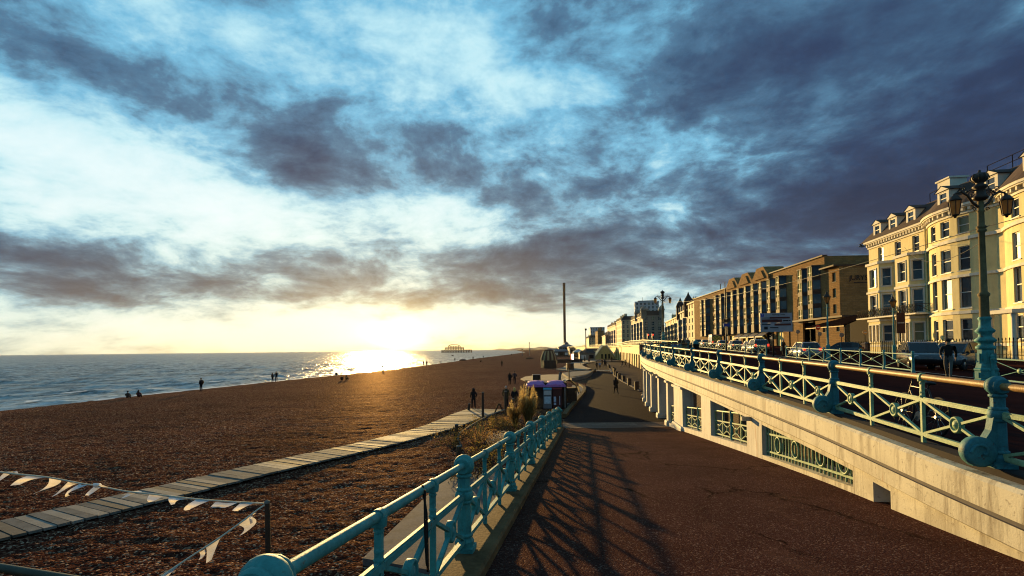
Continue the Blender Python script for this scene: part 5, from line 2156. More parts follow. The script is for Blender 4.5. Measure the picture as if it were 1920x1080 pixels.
def small_lamp(px, py, y, label, proto=None):
    x, _, z = at(px, py, y)
    if proto:
        t = dup(proto)
        t.location = (x, y, float(zu(x, y)))
        t['label'] = label
        return t
    t = thing('street_lamp', label, 'street lamp', (x, y, float(zu(x, y))), 0, 'single lantern street lamps by the hotels')
    mb = MB()
    mb.lathe([(.2, 0), (.2, .1), (.16, .2), (.15, 1.1), (.18, 1.2), (.10, 1.35)], n=10)
    mb.build('base', MT['teal'], t)
    mb = MB()
    mb.lathe([(.085, 1.3), (.07, 3.2), (.09, 3.25), (.06, 3.3), (.05, 4.85)], n=8)
    mb.tube([(-.3, 0, 4.5), (.3, 0, 4.5)], .02, 5)
    mb.build('shaft', MT['teal'], t)
    mb = MB()
    mb.lathe([(.10, 4.85), (.14, 4.9), (.14, 4.95)], n=6)
    mb.lathe([(.33, 5.42), (.35, 5.46), (.20, 5.6), (.10, 5.75), (.12, 5.82), (.03, 5.9), (0, 6.1)], n=6)
    for i in range(6):
        a = math.pi / 3 * i
        mb.bar((.12 * math.cos(a), .12 * math.sin(a), 4.92), (.31 * math.cos(a), .31 * math.sin(a), 5.43), .03, .03, (math.cos(a), math.sin(a), 0))
    lo = mb.build('lantern', MT['lamp_iron'], t)
    mb = MB()
    mb.lathe([(.10, 4.95), (.29, 5.42)], n=6, smooth=False)
    mb.build('lantern_glass', MT['amber_glass'], lo)
    return t


sl = small_lamp(1553, 660, 46, 'slim single lantern street lamp in front of the brick hotel entrance')
small_lamp(1677, 664, 50, 'slim single lantern street lamp in front of the cream hotel bay windows', sl)
small_lamp(1466, 650, 86, 'slim single lantern street lamp behind the road sign board', sl)
small_lamp(1403, 650, 104, 'slim single lantern street lamp left of the road sign, before the zigzag gables', sl)


# ---------------------------------------------------------------- guard rail along the kerb
def guard_rail(name, label, P, group):
    root = thing(name, label, 'railing', group=group)
    proto = None
    for i, (x, y) in enumerate(P):
        if proto is None:
            mb = MB()
            mb.lathe([(.10, 0), (.10, .12), (.07, .16), (.06, .95), (.08, .98), (.08, 1.02), (.05, 1.05), (.085, 1.10), (.06, 1.16), (0, 1.18)], n=10)
            proto = mb.build('post', MT['teal'], root)
            o = proto
        else:
            o = proto.copy()
            COL.objects.link(o)
            o.parent = root
        o.location = (x, y, float(zu(x, y)))
    for (x0, y0), (x1, y1) in zip(P[:-1], P[1:]):
        z0, z1 = float(zu(x0, y0)), float(zu(x1, y1))
        q = lambda t, z: (x0 + (x1 - x0) * t, y0 + (y1 - y0) * t, z0 + (z1 - z0) * t + z)
        mb = MB()
        mb.bar(q(0, 1.0), q(1, 1.0), .05, .05)
        mb.build('top_rail', MT['teal'], root)
        mb = MB()
        mb.bar(q(0, .16), q(1, .16), .05, .05)
        mb.build('bottom_rail', MT['teal'], root)
        mb = MB()
        mb.tube([q(0, .95), q(1, .2)], .018, 5)
        mb.tube([q(0, .2), q(1, .95)], .018, 5)
        cr = mb.build('cross_brace', MT['teal'], root)
        mb = MB()
        c = q(.5, .575)
        mb.lathe([(0, -.04), (.09, -.03), (.11, 0), (.09, .03), (0, .04)], c, 10, axis='x')
        mb.build('boss', MT['teal_pale'], cr)


gr = lambda y: (20 + .2 * (y - 22.4), y)
guard_rail('guard_rail', 'turquoise kerbside guard rail with crossed braces in front of the parked silver car', [gr(28.2 + 3.05 * i) for i in range(8)], 'guard rails along the road kerb')
guard_rail('guard_rail', 'long turquoise kerbside guard rail receding from the road sign to the far lamp', [gr(56.2 + 3.05 * i) for i in range(20)], 'guard rails along the road kerb')
guard_rail('guard_rail', 'short turquoise kerbside guard rail just right of the large lamp post', [gr(22.2), gr(19.2), gr(16.2), gr(13.2)], 'guard rails along the road kerb')


def barrier():
    t = thing('barrier', 'dark panelled barrier across the end of the raised terrace', 'barrier')
    A, B = (15.9, 66.5), (22.4, 66.5)
    z = float(zu(19, 66))
    mb = MB()
    mb.bar((*A, z + 1.02), (*B, z + 1.02), .1, .09)
    mb.build('top_rail', MT['black'], t)
    for i in range(5):
        x = A[0] + (B[0] - A[0]) * (i + .5) / 5
        mb = MB()
        mb.box((x, 66.5, z + .48), (1.24, .05, .9))
        mb.build('panel', MT['brick_dark'] if i != 3 else mat('blue notice', (0.03, 0.07, 0.28), .6, .2, 2), t)
    for i in range(6):
        x = A[0] + (B[0] - A[0]) * i / 5
        mb = MB()
        mb.lathe([(.06, 0), (.05, 1.05), (.07, 1.1), (0, 1.16)], (x, 66.5, z), 8)
        mb.build('post', MT['teal_blue'], t)
    x, y = 22.9, 66.5
    b = thing('litter_bin', 'dark cylindrical litter bin with turquoise cap at the end of the barrier', 'bin', (x, y, float(zu(x, y))))
    mb = MB()
    mb.lathe([(.34, 0), (.36, .1), (.36, 1.0), (.38, 1.02)], n=14)
    mb.build('drum', MT['black'], b)
    mb = MB()
    mb.lathe([(.38, 1.02), (.36, 1.2), (.2, 1.42), (.06, 1.5), (.08, 1.58), (0, 1.64)], n=14)
    mb.build('cap', MT['teal_blue'], b)


barrier()


# ---------------------------------------------------------------- signs
def signs():
    x, y, zc = at(1455, 604.5, 53)
    t = thing('road_sign', 'large grey direction sign board with a blue parking symbol on two posts', 'road sign', (x, y, 0), -.12)
    face = mat('sign face grey', (0.27, 0.27, 0.30), .5, .15, 2)
    mb = MB()
    mb.box((0, 0, zc + .45), (3.05, .08, .98))
    mb.box((0, 0, zc - .50), (3.05, .08, .86))
    bd = mb.build('board', face, t)
    mb = MB()
    mb.box((-1.30, -.05, zc + .74), (.30, .02, .30))
    ic = mb.build('parking_symbol', mat('parking blue', (0.02, 0.04, 0.30), .5, .1, 2), t)
    wt_ = mat('sign white', (0.5, 0.5, 0.52), .5, .1, 2)
    text_mesh('letter', 'P', .26, wt_, ic, (-1.30, -.075, zc + .74), (math.pi / 2, 0, 0), .004)
    text_mesh('lettering', 'Parking Zones', .21, MT['black'], bd, (.25, -.055, zc + .78), (math.pi / 2, 0, 0), .004)
    red = mat('dark maroon panel', (0.085, 0.022, 0.018), .6, .2, 3)
    for cx, cz, w, h in ((.35, .46, 1.9, .17), (-.6, .17, 1.5, .28), (.2, .17, .7, .24), (.62, -.22, 1.55, .19)):
        mb = MB()
        mb.box((cx, -.05, zc + cz), (w, .02, h))
        mb.build('variable_panel', red, t)
    for cx, cz, w, h in ((-.95, -.20, .8, .08), (-.98, -.55, .34, .28), (-.2, -.52, .8, .09), (.9, .16, .5, .12), (-.95, .45, .75, .07)):
        mb = MB()
        mb.box((cx, -.052, zc + cz), (w, .02, h))
        mb.build('dark_bar', MT['black'], t)
    mb = MB()
    mb.add([(1.18, -.055, zc + .24), (1.44, -.055, zc + .17), (1.18, -.055, zc + .10)], [(0, 2, 1)])
    mb.build('arrow', MT['black'], t)
    for u in (-.28, 1.30):
        mb = MB()
        zg = float(zu(x + u, y))
        mb.tube([(u, .08, zg), (u, .08, zc + .9)], .075, 8)
        mb.build('post', MT['iron'], t)

    def disc(px, py, y, pole_to, label, cols, r=.3):
        x, _, z = at(px, py, y)
        s = thing('traffic_sign', label, 'road sign', (x, y, 0))
        mb = MB()
        mb.tube([(0, .04, float(zu(x, y))), (0, .04, z + r)], .04, 6)
        mb.build('pole', MT['iron'], s)
        mb = MB()
        mb.lathe([(r, -.02), (r, .02)], (0, 0, z), 18, axis='y')
        d = mb.build('disc', cols[0], s)
        if cols[1]:
            mb = MB()
            mb.box((0, -.035, z), (r * 1.3, .02, r * .35))
            mb.build('bar', cols[1], d)
    redm = mat('sign red', (0.35, 0.02, 0.015), .5, .1, 2)
    whm = mat('sign white face', (0.55, 0.5, 0.42), .5, .1, 2)
    disc(1534, 614, 70, 0, 'red round no entry sign before the brick hotel entrance', (redm, whm), .32)
    disc(1537, 626, 69, 0, 'small dark round sign below the no entry sign', (MT['lead'], None), .26)
    disc(1496, 622, 74, 0, 'dark round sign left of the brick hotel entrance', (MT['lead'], None), .28)
    disc(1622, 623, 62, 0, 'amber faced round sign under the dark canopy', (mat('sign amber', (.5, .25, .08), .5, .1, 2), whm), .26)
    disc(1578, 628, 64, 0, 'grey round sign by the brick annexe corner', (MT['lead'], None), .28)
    x, _, z = at(1361, 606, 64)
    s = thing('street_sign', 'tall pole with two small blue sign plates before the brick hotel', 'sign', (x, 64, 0))
    mb = MB()
    mb.tube([(0, 0, float(zu(x, 64))), (0, 0, z + 4.2)], .09, 8)
    mb.build('pole', MT['lamp_iron'], s)
    for dz, m_ in ((.28, MT['brick_dark']), (-.22, mat('sign blue', (0.02, 0.04, 0.24), .5, .1, 2))):
        mb = MB()
        mb.box((0, -.12, z + dz), (.75, .05, .34))
        mb.build('plate', m_, s)
    # traffic lights in the far junction
    for px, lab in ((1215, 'traffic light on red, left one of the pair below the grey stone hotel'), (1224, 'traffic light on red, right one of the pair below the grey stone hotel')):
        x, _, z = at(px, 628, 150)
        s = thing('traffic_light', lab, 'traffic light', (x, 150, 0), group='traffic lights at the far junction')
        mb = MB()
        mb.tube([(0, 0, float(zu(x, 150))), (0, 0, z)], .08, 6)
        mb.build('pole', MT['black'], s)
        mb = MB()
        mb.box((0, 0, z - .3), (.5, .3, 1.3))
        mb.build('case', MT['black'], s)
        mb = MB()
        mb.lathe([(.22, -.04), (.22, .02)], (0, -.17, z + .05), 12, axis='y')
        mb.build('red_lamp', glow('red signal', (1, .05, .02), 1.2), s)


signs()


# ---------------------------------------------------------------- vehicles
MT['tyre'] = mat('tyre rubber', (0.012, 0.010, 0.010), .85, .2, 8)
MT['rim'] = mat('alloy rim', (0.25, 0.24, 0.23), .35, .2, 6, metal=.8)
MT['car_glass'] = glassy('car glass', (0.010, 0.012, 0.013), .12)
MT['tail'] = glow('tail lamp', (1, .06, .02), .55)
MT['lens'] = mat('headlamp lens', (0.5, 0.5, 0.48), .1, .1, 5, spec=.8)


def paint(name, c, rough=.25):
    m = mat(name, c, rough, .12, .8, spec=.6)
    p = next(n for n in m.node_tree.nodes if n.type == 'BSDF_PRINCIPLED')
    p.inputs['Coat Weight'].default_value = .6
    p.inputs['Coat Roughness'].default_value = .06
    return m


def car(name, label, x, y, rz, pm, kind='hatch', group=None, braking=True, cat='car'):
    """local X points to the front of the car"""
    t = thing(name, label, cat, (x, y, float(zu(x, y))), rz, group)
    if kind == 'hatch':
        L, W, H, belt = 4.2, 1.76, 1.50, .92
        low = [(-2.1, .42, .74, .74), (-2.05, .30, .92, .82), (-1.5, .22, .96, .88), (-.3, .2, .94, .88), (.9, .2, .92, .88), (1.4, .22, .86, .87), (1.95, .28, .74, .80), (2.1, .38, .62, .70)]
        cab = [(-1.98, .93, .94, .74), (-1.62, .93, 1.40, .62), (-1.0, .93, 1.49, .62), (.1, .92, 1.48, .62), (.45, .91, 1.40, .63), (1.25, .88, .90, .74)]
    elif kind == 'suv':
        L, W, H, belt = 4.5, 1.85, 1.68, 1.05
        low = [(-2.2, .5, .9, .78), (-2.15, .34, 1.06, .86), (-1.5, .28, 1.08, .92), (0, .26, 1.06, .92), (1.0, .26, 1.04, .92), (1.5, .28, 1.0, .91), (2.1, .34, .92, .84), (2.25, .45, .80, .76)]
        cab = [(-2.08, 1.06, 1.08, .78), (-1.85, 1.06, 1.58, .68), (-1.2, 1.06, 1.68, .68), (.2, 1.05, 1.66, .68), (.5, 1.04, 1.58, .69), (1.25, 1.03, 1.05, .78)]
    else:
        L, W, H, belt = 5.6, 2.0, 2.6, 1.1
        low = [(-2.8, .5, 1.1, .95), (-2.75, .4, 1.15, .98), (0, .35, 1.15, 1.0), (1.6, .35, 1.15, 1.0), (2.2, .4, 1.1, .97), (2.75, .45, .95, .9), (2.85, .5, .8, .84)]
        cab = [(-2.78, 1.14, 2.4, .94), (-2.7, 1.14, 2.6, .92), (1.2, 1.14, 2.6, .92), (1.5, 1.12, 2.45, .9), (2.3, 1.1, 1.2, .9)]
    mb = MB()
    secs = []
    for xx, zb, zt_, hw in low:
        r = .07
        secs.append([(xx, -hw + .05, zb), (xx, -hw, zb + .1), (xx, -hw, (zb + zt_) / 2 + .06), (xx, -hw + .05, zt_ - .05), (xx, -hw + .16, zt_), (xx, hw - .16, zt_), (xx, hw - .05, zt_ - .05), (xx, hw, (zb + zt_) / 2 + .06), (xx, hw, zb + .1), (xx, hw - .05, zb)])
    n = 10
    vs = [p for s_ in secs for p in s_]
    fs = []
    for i in range(len(secs) - 1):
        for j in range(n):
            fs.append((i * n + j, (i + 1) * n + j, (i + 1) * n + (j + 1) % n, i * n + (j + 1) % n))
    fs += [tuple(range(n)), tuple(range((len(secs) - 1) * n, len(secs) * n))[::-1]]
    mb.add(vs, fs, True)
    # roof skin and pillars
    vs, fs = [], []
    for xx, zb, zt_, hw in cab:
        vs += [(xx, -hw, zt_ + .012), (xx, hw, zt_ + .012)]
    for i in range(1, len(cab) - 2):
        a = i * 2
        mb.add([vs[a], vs[a + 1], vs[a + 3], vs[a + 2]], [(0, 1, 2, 3)], True)
    for s in (-1, 1):
        for i in range(len(cab) - 1):
            a, b = cab[i], cab[i + 1]
            mb.bar((a[0], s * a[3], a[2]), (b[0], s * b[3], b[2]), .07, .06)
        for i in ((1, 3) if kind != 'van' else (0, 2, 3)):
            c_ = cab[i]
            w0 = max(k_[3] for k_ in cab)
            mb.bar((c_[0], s * (c_[3] + .01), c_[2]), (c_[0] - .05, s * (w0 + .06), c_[1]), .09, .05, (0, s, 0))
    if kind == 'van':
        mb.box((-.9, 0, 1.88), (3.75, 1.9, 1.46))
    mb.build('body', pm, t)
    mb = MB()
    w0 = max(k_[3] for k_ in cab) + .07
    vs, fs = [], []
    for xx, zb, zt_, hw in cab:
        vs += [(xx, -w0, zb), (xx, -hw, zt_), (xx, hw, zt_), (xx, w0, zb)]
    for i in range(len(cab) - 1):
        for j in range(3):
            a = i * 4 + j
            fs.append((a, a + 4, a + 5, a + 1))
    fs += [(0, 1, 2, 3), tuple(range(len(vs) - 4, len(vs)))[::-1]]
    mb.add(vs, fs, False)
    mb.build('windows', MT['car_glass'], t)
    wr = .31 if kind == 'hatch' else .36
    wx = (L * .31, -L * .30)
    for sx in wx:
        for s in (-1, 1):
            mb = MB()
            mb.lathe([(wr * .6, -.1), (wr * .93, -.1), (wr, -.06), (wr, .06), (wr * .93, .1), (wr * .6, .1)], (0, 0, 0), 18, axis='y')
            w = mb.build('wheel', MT['tyre'], t, (sx, s * (W / 2 - .11), wr))
            mb = MB()
            mb.lathe([(.04, -.112), (wr * .6, -.09), (wr * .62, .09), (.04, .112)], (0, 0, 0), 10, axis='y')
            mb.build('rim', MT['rim'], w)
    for s in (-1, 1):
        mb = MB()
        zt_ = low[1][2] - .06
        mb.box((low[0][0] - .0, s * (low[1][3] - .16), zt_ - .02), (.12, .22, .22 if kind == 'hatch' else .3))
        mb.build('taillight', MT['tail'] if braking else mat('unlit tail', (.25, .02, .01), .2, .1, 4), t)
        mb = MB()
        mb.box((low[-2][0] + .06, s * (low[-2][3] - .14), low[-2][2] - .13), (.12, .3, .15))
        mb.build('headlight', MT['lens'], t)
        mb = MB()
        mb.box((cab[-2][0] + .1, s * (w0 + .14), belt + .06), (.12, .2, .14))
        mb.build('wing_mirror', pm, t)
    mb = MB()
    mb.box((low[0][0] - .02, 0, .62), (.03, .52, .12))
    mb.build('number_plate', mat('plate', (.5, .42, .12), .5, .1, 3), t)
    if kind == 'van':
        mb = MB()
        for i in range(4):
            for s in (-1, 1):
                mb.add([(-2.81, 0, 1.4 + i * .3), (-2.81, s * .9, .95 + i * .3), (-2.81, s * .9, 1.12 + i * .3), (-2.81, 0, 1.57 + i * .3)], [(0, 1, 2, 3)] if s > 0 else [(3, 2, 1, 0)])
        mb.build('chevron_marking', mat('yellow chevron', (.55, .38, .04), .5, .2, 2), t)
    return t


silver = paint('silver paint', (0.20, 0.21, 0.22))
blackp = paint('black paint', (0.015, 0.012, 0.012))
greyp = paint('dark grey paint', (0.05, 0.045, 0.045))
whitep = paint('white paint finish', (0.30, 0.29, 0.27))
redp = paint('dark red paint', (0.14, 0.02, 0.015))
bluep = paint('dark blue paint', (0.02, 0.035, 0.07))
road_h = math.atan2(1, .2)
cg = 'cars queueing along the seafront road'


def car_px(px, y, *a, **k):
    x = at(px, 650, y)[0]
    return x, y


def put(name, label, px, y, pm, kind='hatch', rz=road_h, group=cg, braking=True, cat='car'):
    x, y = car_px(px, y)
    return car(name, label, x, y, rz, pm, kind, group, braking, cat)


put('parked_car', 'silver hatchback with a red brake light behind the guard rail', 1508, 50, silver)
put('parked_car', 'dark parked car left of the walking man, windscreen reflecting the sky', 1725, 33.5, blackp, 'suv', road_h + math.pi - .25, 'dark cars near the cream hotel', False)
put('parked_car', 'black car half hidden behind the walking man and lamp post', 1796, 33.0, greyp, 'suv', road_h + math.pi - .9, 'dark cars near the cream hotel', False)
put('parked_car', 'dark low car in the shade before the stone gate piers', 1578, 62, blackp, 'hatch', road_h + 1.2, 'dark cars near the cream hotel', False)
put('queueing_car', 'dark saloon with two red tail lights left of the road sign', 1420, 66, greyp, 'suv')
put('queueing_car', 'pale grey car ahead of the dark saloon', 1407, 74, silver)
put('queueing_car', 'dark grey car below the yellow shop panes', 1378, 84, greyp)
put('queueing_car', 'dark red car beside the chevron van', 1354, 96, redp)
put('queueing_car', 'white car just left of the chevron van', 1322, 118, whitep)
put('queueing_car', 'blue car farther along the queue before the cream block', 1308, 135, bluep)
put('emergency_van', 'high van with yellow chevrons on its dark rear doors', 1340, 112, redp, 'van', cat='van')
put('queueing_car', 'small red tailed car below the far grey hotel', 1232, 150, redp)
put('queueing_car', 'silver car waiting below the pair of red signals', 1216, 165, silver)
put('queueing_car', 'white car under the grey stone hotel, leftmost of the far queue', 1205, 180, whitep)


def gate_piers():
    for px, lab in ((1597, 'pale stone gate pier, left of the pair before the canopy'), (1624, 'pale stone gate pier, right of the pair before the canopy')):
        x, y, _ = at(px, 650, 62)
        t = thing('gate_pier', lab, 'pier', (x, y, float(zu(x, y))), 0, 'stone gate piers by the canopy')
        mb = MB()
        mb.box((0, 0, .65), (.55, .55, 1.3))
        mb.build('shaft', MT['concrete'], t)
        mb = MB()
        mb.box((0, 0, 1.36), (.7, .7, .12))
        mb.lathe([(.45, 1.42), (0, 1.6)], n=4, smooth=False, ph=math.pi / 4)
        mb.build('cap', MT['concrete'], t)
    a, b = at(1600, 650, 62), at(1621, 650, 62)
    w = MB()
    w.box(((a[0] + b[0]) / 2, 62, float(zu(a[0], 62)) + .4), (b[0] - a[0] - .3, .3, .8))
    tag(w.build('low_wall', MT['concrete']), 'low pale stone wall between the two gate piers', 'wall')


gate_piers()


def bicycle():
    x, y = 7.25, 9.6
    t = thing('bicycle', 'dark bicycle leaning behind the terrace railing', 'bicycle', (x, y, float(zu(x, y)) + .02), math.atan2(.985, .17))
    fr = mat('bicycle frame paint', (0.05, 0.03, 0.025), .3, .2, 4)
    for u in (-.52, .52):
        mb = MB()
        mb.tube([(u + .33 * math.cos(a), 0, .345 + .33 * math.sin(a)) for a in [2 * math.pi * i / 24 for i in range(24)]], .02, 6, closed=True)
        w = mb.build('wheel', MT['tyre'], t)
        mb = MB()
        for i in range(12):
            a = math.pi / 6 * i
            mb.tube([(u, .02 * (-1) ** i, .345), (u + .31 * math.cos(a), 0, .345 + .31 * math.sin(a))], .003, 3)
        mb.lathe([(.03, -.04), (.03, .04)], (u, 0, .345), 8, axis='y')
        mb.build('spokes', MT['rim'], w)
    mb = MB()
    for a, b in (((-.52, .345), (-.05, .30)), ((-.52, .345), (-.18, .80)), ((-.05, .30), (-.18, .88)), ((-.05, .30), (.36, .74)), ((-.17, .80), (.34, .82)), ((.33, .90), (.52, .345))):
        mb.tube([(a[0], 0, a[1]), (b[0], 0, b[1])], .018, 6)
    mb.build('frame', fr, t)
    mb = MB()
    mb.tube([(.31, -.28, .96), (.38, -.2, 1.0), (.34, 0, .98), (.38, .2, 1.0), (.31, .28, .96)], .014, 6)
    mb.tube([(.34, 0, .88), (.34, 0, .98)], .015, 6)
    mb.build('handlebar', MT['black'], t)
    mb = MB()
    mb.ball((-.2, 0, .91), .12, 10, 6, 1.2, .6, .28)
    mb.build('saddle', MT['black'], t)
    mb = MB()
    mb.lathe([(.09, -.01), (.09, .01)], (-.05, .05, .30), 14, axis='y')
    mb.bar((-.05, .08, .30), (.06, .08, .16), .02, .02)
    mb.bar((-.05, -.08, .30), (-.16, -.08, .44), .02, .02)
    mb.build('crank', MT['rim'], t)
    t.rotation_euler[0] = .12


bicycle()


def wires():
    def cat_(a, b, sag, n=20):
        return [tuple(a[k_] + (b[k_] - a[k_]) * i / n - (4 * sag * (i / n) * (1 - i / n) if k_ == 2 else 0) for k_ in range(3)) for i in range(n + 1)]
    top = (20.05, 22.6, 6.5)
    far = (22.7, 80, 8.4)
    for a, b, sg, lab in ((top, far, .9, 'thin black cable strung between the two ornate lamp posts'), ((20.05, 22.6, 5.9), (43, 58, 12.2), 1.2, 'thin black cable from the large lamp post to the cream hotel front'), (top, (18.3, 5, 7.9), .5, 'thin black cable running from the large lamp post out to the right')):
        mb = MB()
        mb.tube(cat_(a, b, sg), .016, 4)
        tag(mb.build('overhead_cable', MT['black']), lab, 'cable')


wires()


# ================================================================ people
def skin_body(bones, rad, root):
    """bones: list of (name_a, name_b); joints with radii grown into one continuous body"""
    names = list(rad)
    idx = {n_: i for i, n_ in enumerate(names)}
    me = bpy.data.meshes.new('body')
    me.from_pydata([rad[n_][0] for n_ in names], [(idx[a], idx[b]) for a, b in bones], [])
    o = bpy.data.objects.new('body', me)
    COL.objects.link(o)
    sk = o.modifiers.new('skin', 'SKIN')
    sk.use_smooth_shade = True
    sk.branch_smoothing = .6
    for n_ in names:
        r = rad[n_][1]
        me.skin_vertices[0].data[idx[n_]].radius = r if isinstance(r, tuple) else (r, r)
        me.skin_vertices[0].data[idx[n_]].use_root = n_ == root
    ss = o.modifiers.new('sub', 'SUBSURF')
    ss.levels = ss.render_levels = 1
    dg = bpy.context.evaluated_depsgraph_get()
    dg.update()
    out = bpy.data.meshes.new_from_object(o.evaluated_get(dg))
    bpy.data.objects.remove(o)
    return out


BONES = [('pel', 'spi'), ('spi', 'che'), ('che', 'nec'), ('nec', 'hea'), ('hea', 'top')]
for s_ in 'lr':
    BONES += [('che', 'sh' + s_), ('sh' + s_, 'el' + s_), ('el' + s_, 'wr' + s_), ('wr' + s_, 'ha' + s_), ('pel', 'hi' + s_), ('hi' + s_, 'kn' + s_), ('kn' + s_, 'an' + s_), ('an' + s_, 'to' + s_)]
RAD = dict(pel=(.17, .13), spi=(.165, .125), che=(.19, .13), nec=.06, hea=(.078, .092), top=(.06, .07), sh=.085, el=.062, wr=.045, ha=(.04, .024), hi=.10, kn=.072, an=.05, to=(.048, .034))


def pose(kind):
    J = dict(pel=(0, 0, .95), spi=(0, 0, 1.15), che=(0, .01, 1.36), nec=(0, .0, 1.51), hea=(0, .02, 1.60), top=(0, .015, 1.70))
    def lr(n_, x, y, z, x2=None, y2=None, z2=None):
        J[n_ + 'l'] = (-x, y, z)
        J[n_ + 'r'] = (x if x2 is None else x2, y if y2 is None else y2, z if z2 is None else z2)
    lr('sh', .19, 0, 1.42)
    if kind == 'stand':
        lr('el', .26, -.04, 1.15)
        lr('wr', .25, .05, .92)
        lr('ha', .24, .08, .84)
        lr('hi', .095, 0, .88)
        lr('kn', .11, .02, .48)
        lr('an', .12, -.02, .08)
        lr('to', .14, .12, .035)
    elif kind == 'pocket':
        lr('el', .255, -.07, 1.16)
        lr('wr', .21, .10, 1.00)
        lr('ha', .17, .15, .95)
        lr('hi', .095, 0, .88)
        lr('kn', .12, .03, .48)
        lr('an', .14, -.02, .08)
        lr('to', .17, .12, .035)
    elif kind == 'walk':
        lr('el', .26, -.14, 1.17, .26, .08, 1.16)
        lr('wr', .25, -.16, .93, .22, .27, 1.0)
        lr('ha', .24, -.15, .84, .21, .33, .95)
        lr('hi', .095, 0, .88)
        lr('kn', .10, .20, .50, .10, -.06, .47)
        lr('an', .10, .34, .10, .10, -.36, .17)
        lr('to', .11, .48, .06, .11, -.26, .04)
    else:
        J.update(pel=(0, 0, .13), spi=(0, -.04, .33), che=(0, .02, .54), nec=(0, .06, .68), hea=(0, .09, .77), top=(0, .085, .87))
        lr('sh', .18, .02, .59)
        lr('el', .26, .18, .40)
        lr('wr', .16, .36, .36)
        lr('ha', .09, .42, .35)
        lr('hi', .10, .06, .13)
        lr('kn', .14, .38, .42)
        lr('an', .13, .56, .09)
        lr('to', .14, .68, .04)
    return J


PROTO = {}
for kind in ('stand', 'pocket', 'walk', 'sit'):
    J = pose(kind)
    rad = {n_: (p, RAD[n_[:2] if n_[-1] in 'lr' and n_ not in RAD else n_]) for n_, p in J.items()}
    me = skin_body(BONES, rad, 'pel')
    # fingers: five short bent chains on each hand
    bm = bmesh.new()
    bm.from_mesh(me)
    tb_ = MB()
    for s in 'lr':
        w, h_ = Vector(J['wr' + s]), Vector(J['ha' + s])
        d = (h_ - w).normalized()
        sx = d.cross(Vector((1, 0, 0))).normalized()
        inn = Vector((1 if s == 'l' else -1, 0, 0))
        for i in range(4):
            b = h_ + sx * (.028 * (i - 1.5) / 1.5) + d * .01
            ln = (.07, .08, .075, .058)[i]
            tb_.tube([b, b + d * ln * .5, b + d * ln * .85 + inn * .02], [.010, .009, .007], 6)
        b = w.lerp(h_, .55) + sx * .035
        tb_.tube([b, b + d * .03 + sx * .025, b + d * .06 + sx * .022 + inn * .01], [.012, .011, .008], 6)
    hd = Vector(J['hea'])
    tb_.lathe([(.0, .0), (.016, .012), (.012, .04), (.0, .055)], (hd.x, hd.y + .086, hd.z - .012), 8)
    for s in (-1, 1):
        tb_.ball((hd.x + s * .082, hd.y - .005, hd.z + .0), .022, 8, 6, .45, 1, 1.4)
    me2 = bpy.data.meshes.new('extra')
    me2.from_pydata(tb_.v, [], tb_.f)
    bm.from_mesh(me2)
    bm.to_mesh(me)
    bm.free()
    # which cloth covers each face: nearest bone
    part = {}
    for a, b in BONES:
        key = {'nec': 2, 'hea': 2, 'wr': 2, 'hi': 1, 'kn': 1, 'an': 3}.get(a if a in ('nec', 'hea') else a[:2], 0)
        if a == 'pel' and b.startswith('hi'):
            key = 1
        part[(a, b)] = key
    segs = [(np.array(J[a]), np.array(J[b]), part[(a, b)]) for a, b in BONES]
    cs = np.array([p.center for p in me.polygons])
    best, mi = np.full(len(cs), 9.), np.zeros(len(cs), int)
    for a, b, k_ in segs:
        d = b - a
        t = np.clip(((cs - a) @ d) / (d @ d), 0, 1)
        dist = np.linalg.norm(cs - a - t[:, None] * d, axis=1)
        m_ = dist < best
        best[m_] = dist[m_]
        mi[m_] = k_
    PROTO[kind] = (me, mi.astype(np.int32), J)

SKIN = mat('skin', (0.40, 0.22, 0.14), .6, .15, 8)
SHOE = mat('dark shoes', (0.02, 0.015, 0.012), .6, .2, 8)
CLOTH = {k_: mat(k_ + ' cloth', c, .85, .25, 9) for k_, c in dict(black=(0.014, 0.011, 0.011), brown=(0.06, 0.032, 0.02), navy=(0.02, 0.022, 0.04), grey=(0.09, 0.08, 0.075), jeans=(0.045, 0.05, 0.075), olive=(0.05, 0.042, 0.022), maroon=(0.08, 0.02, 0.018), blue=(0.12, 0.20, 0.34), pale=(0.4, 0.38, 0.36)).items()}
HAIR = {k_: mat(k_ + ' hair', c, .7, .3, 20) for k_, c in dict(dark=(0.015, 0.010, 0.008), brown=(0.05, 0.028, 0.014), blond=(0.48, 0.30, 0.08), grey=(0.3, 0.28, 0.26)).items()}


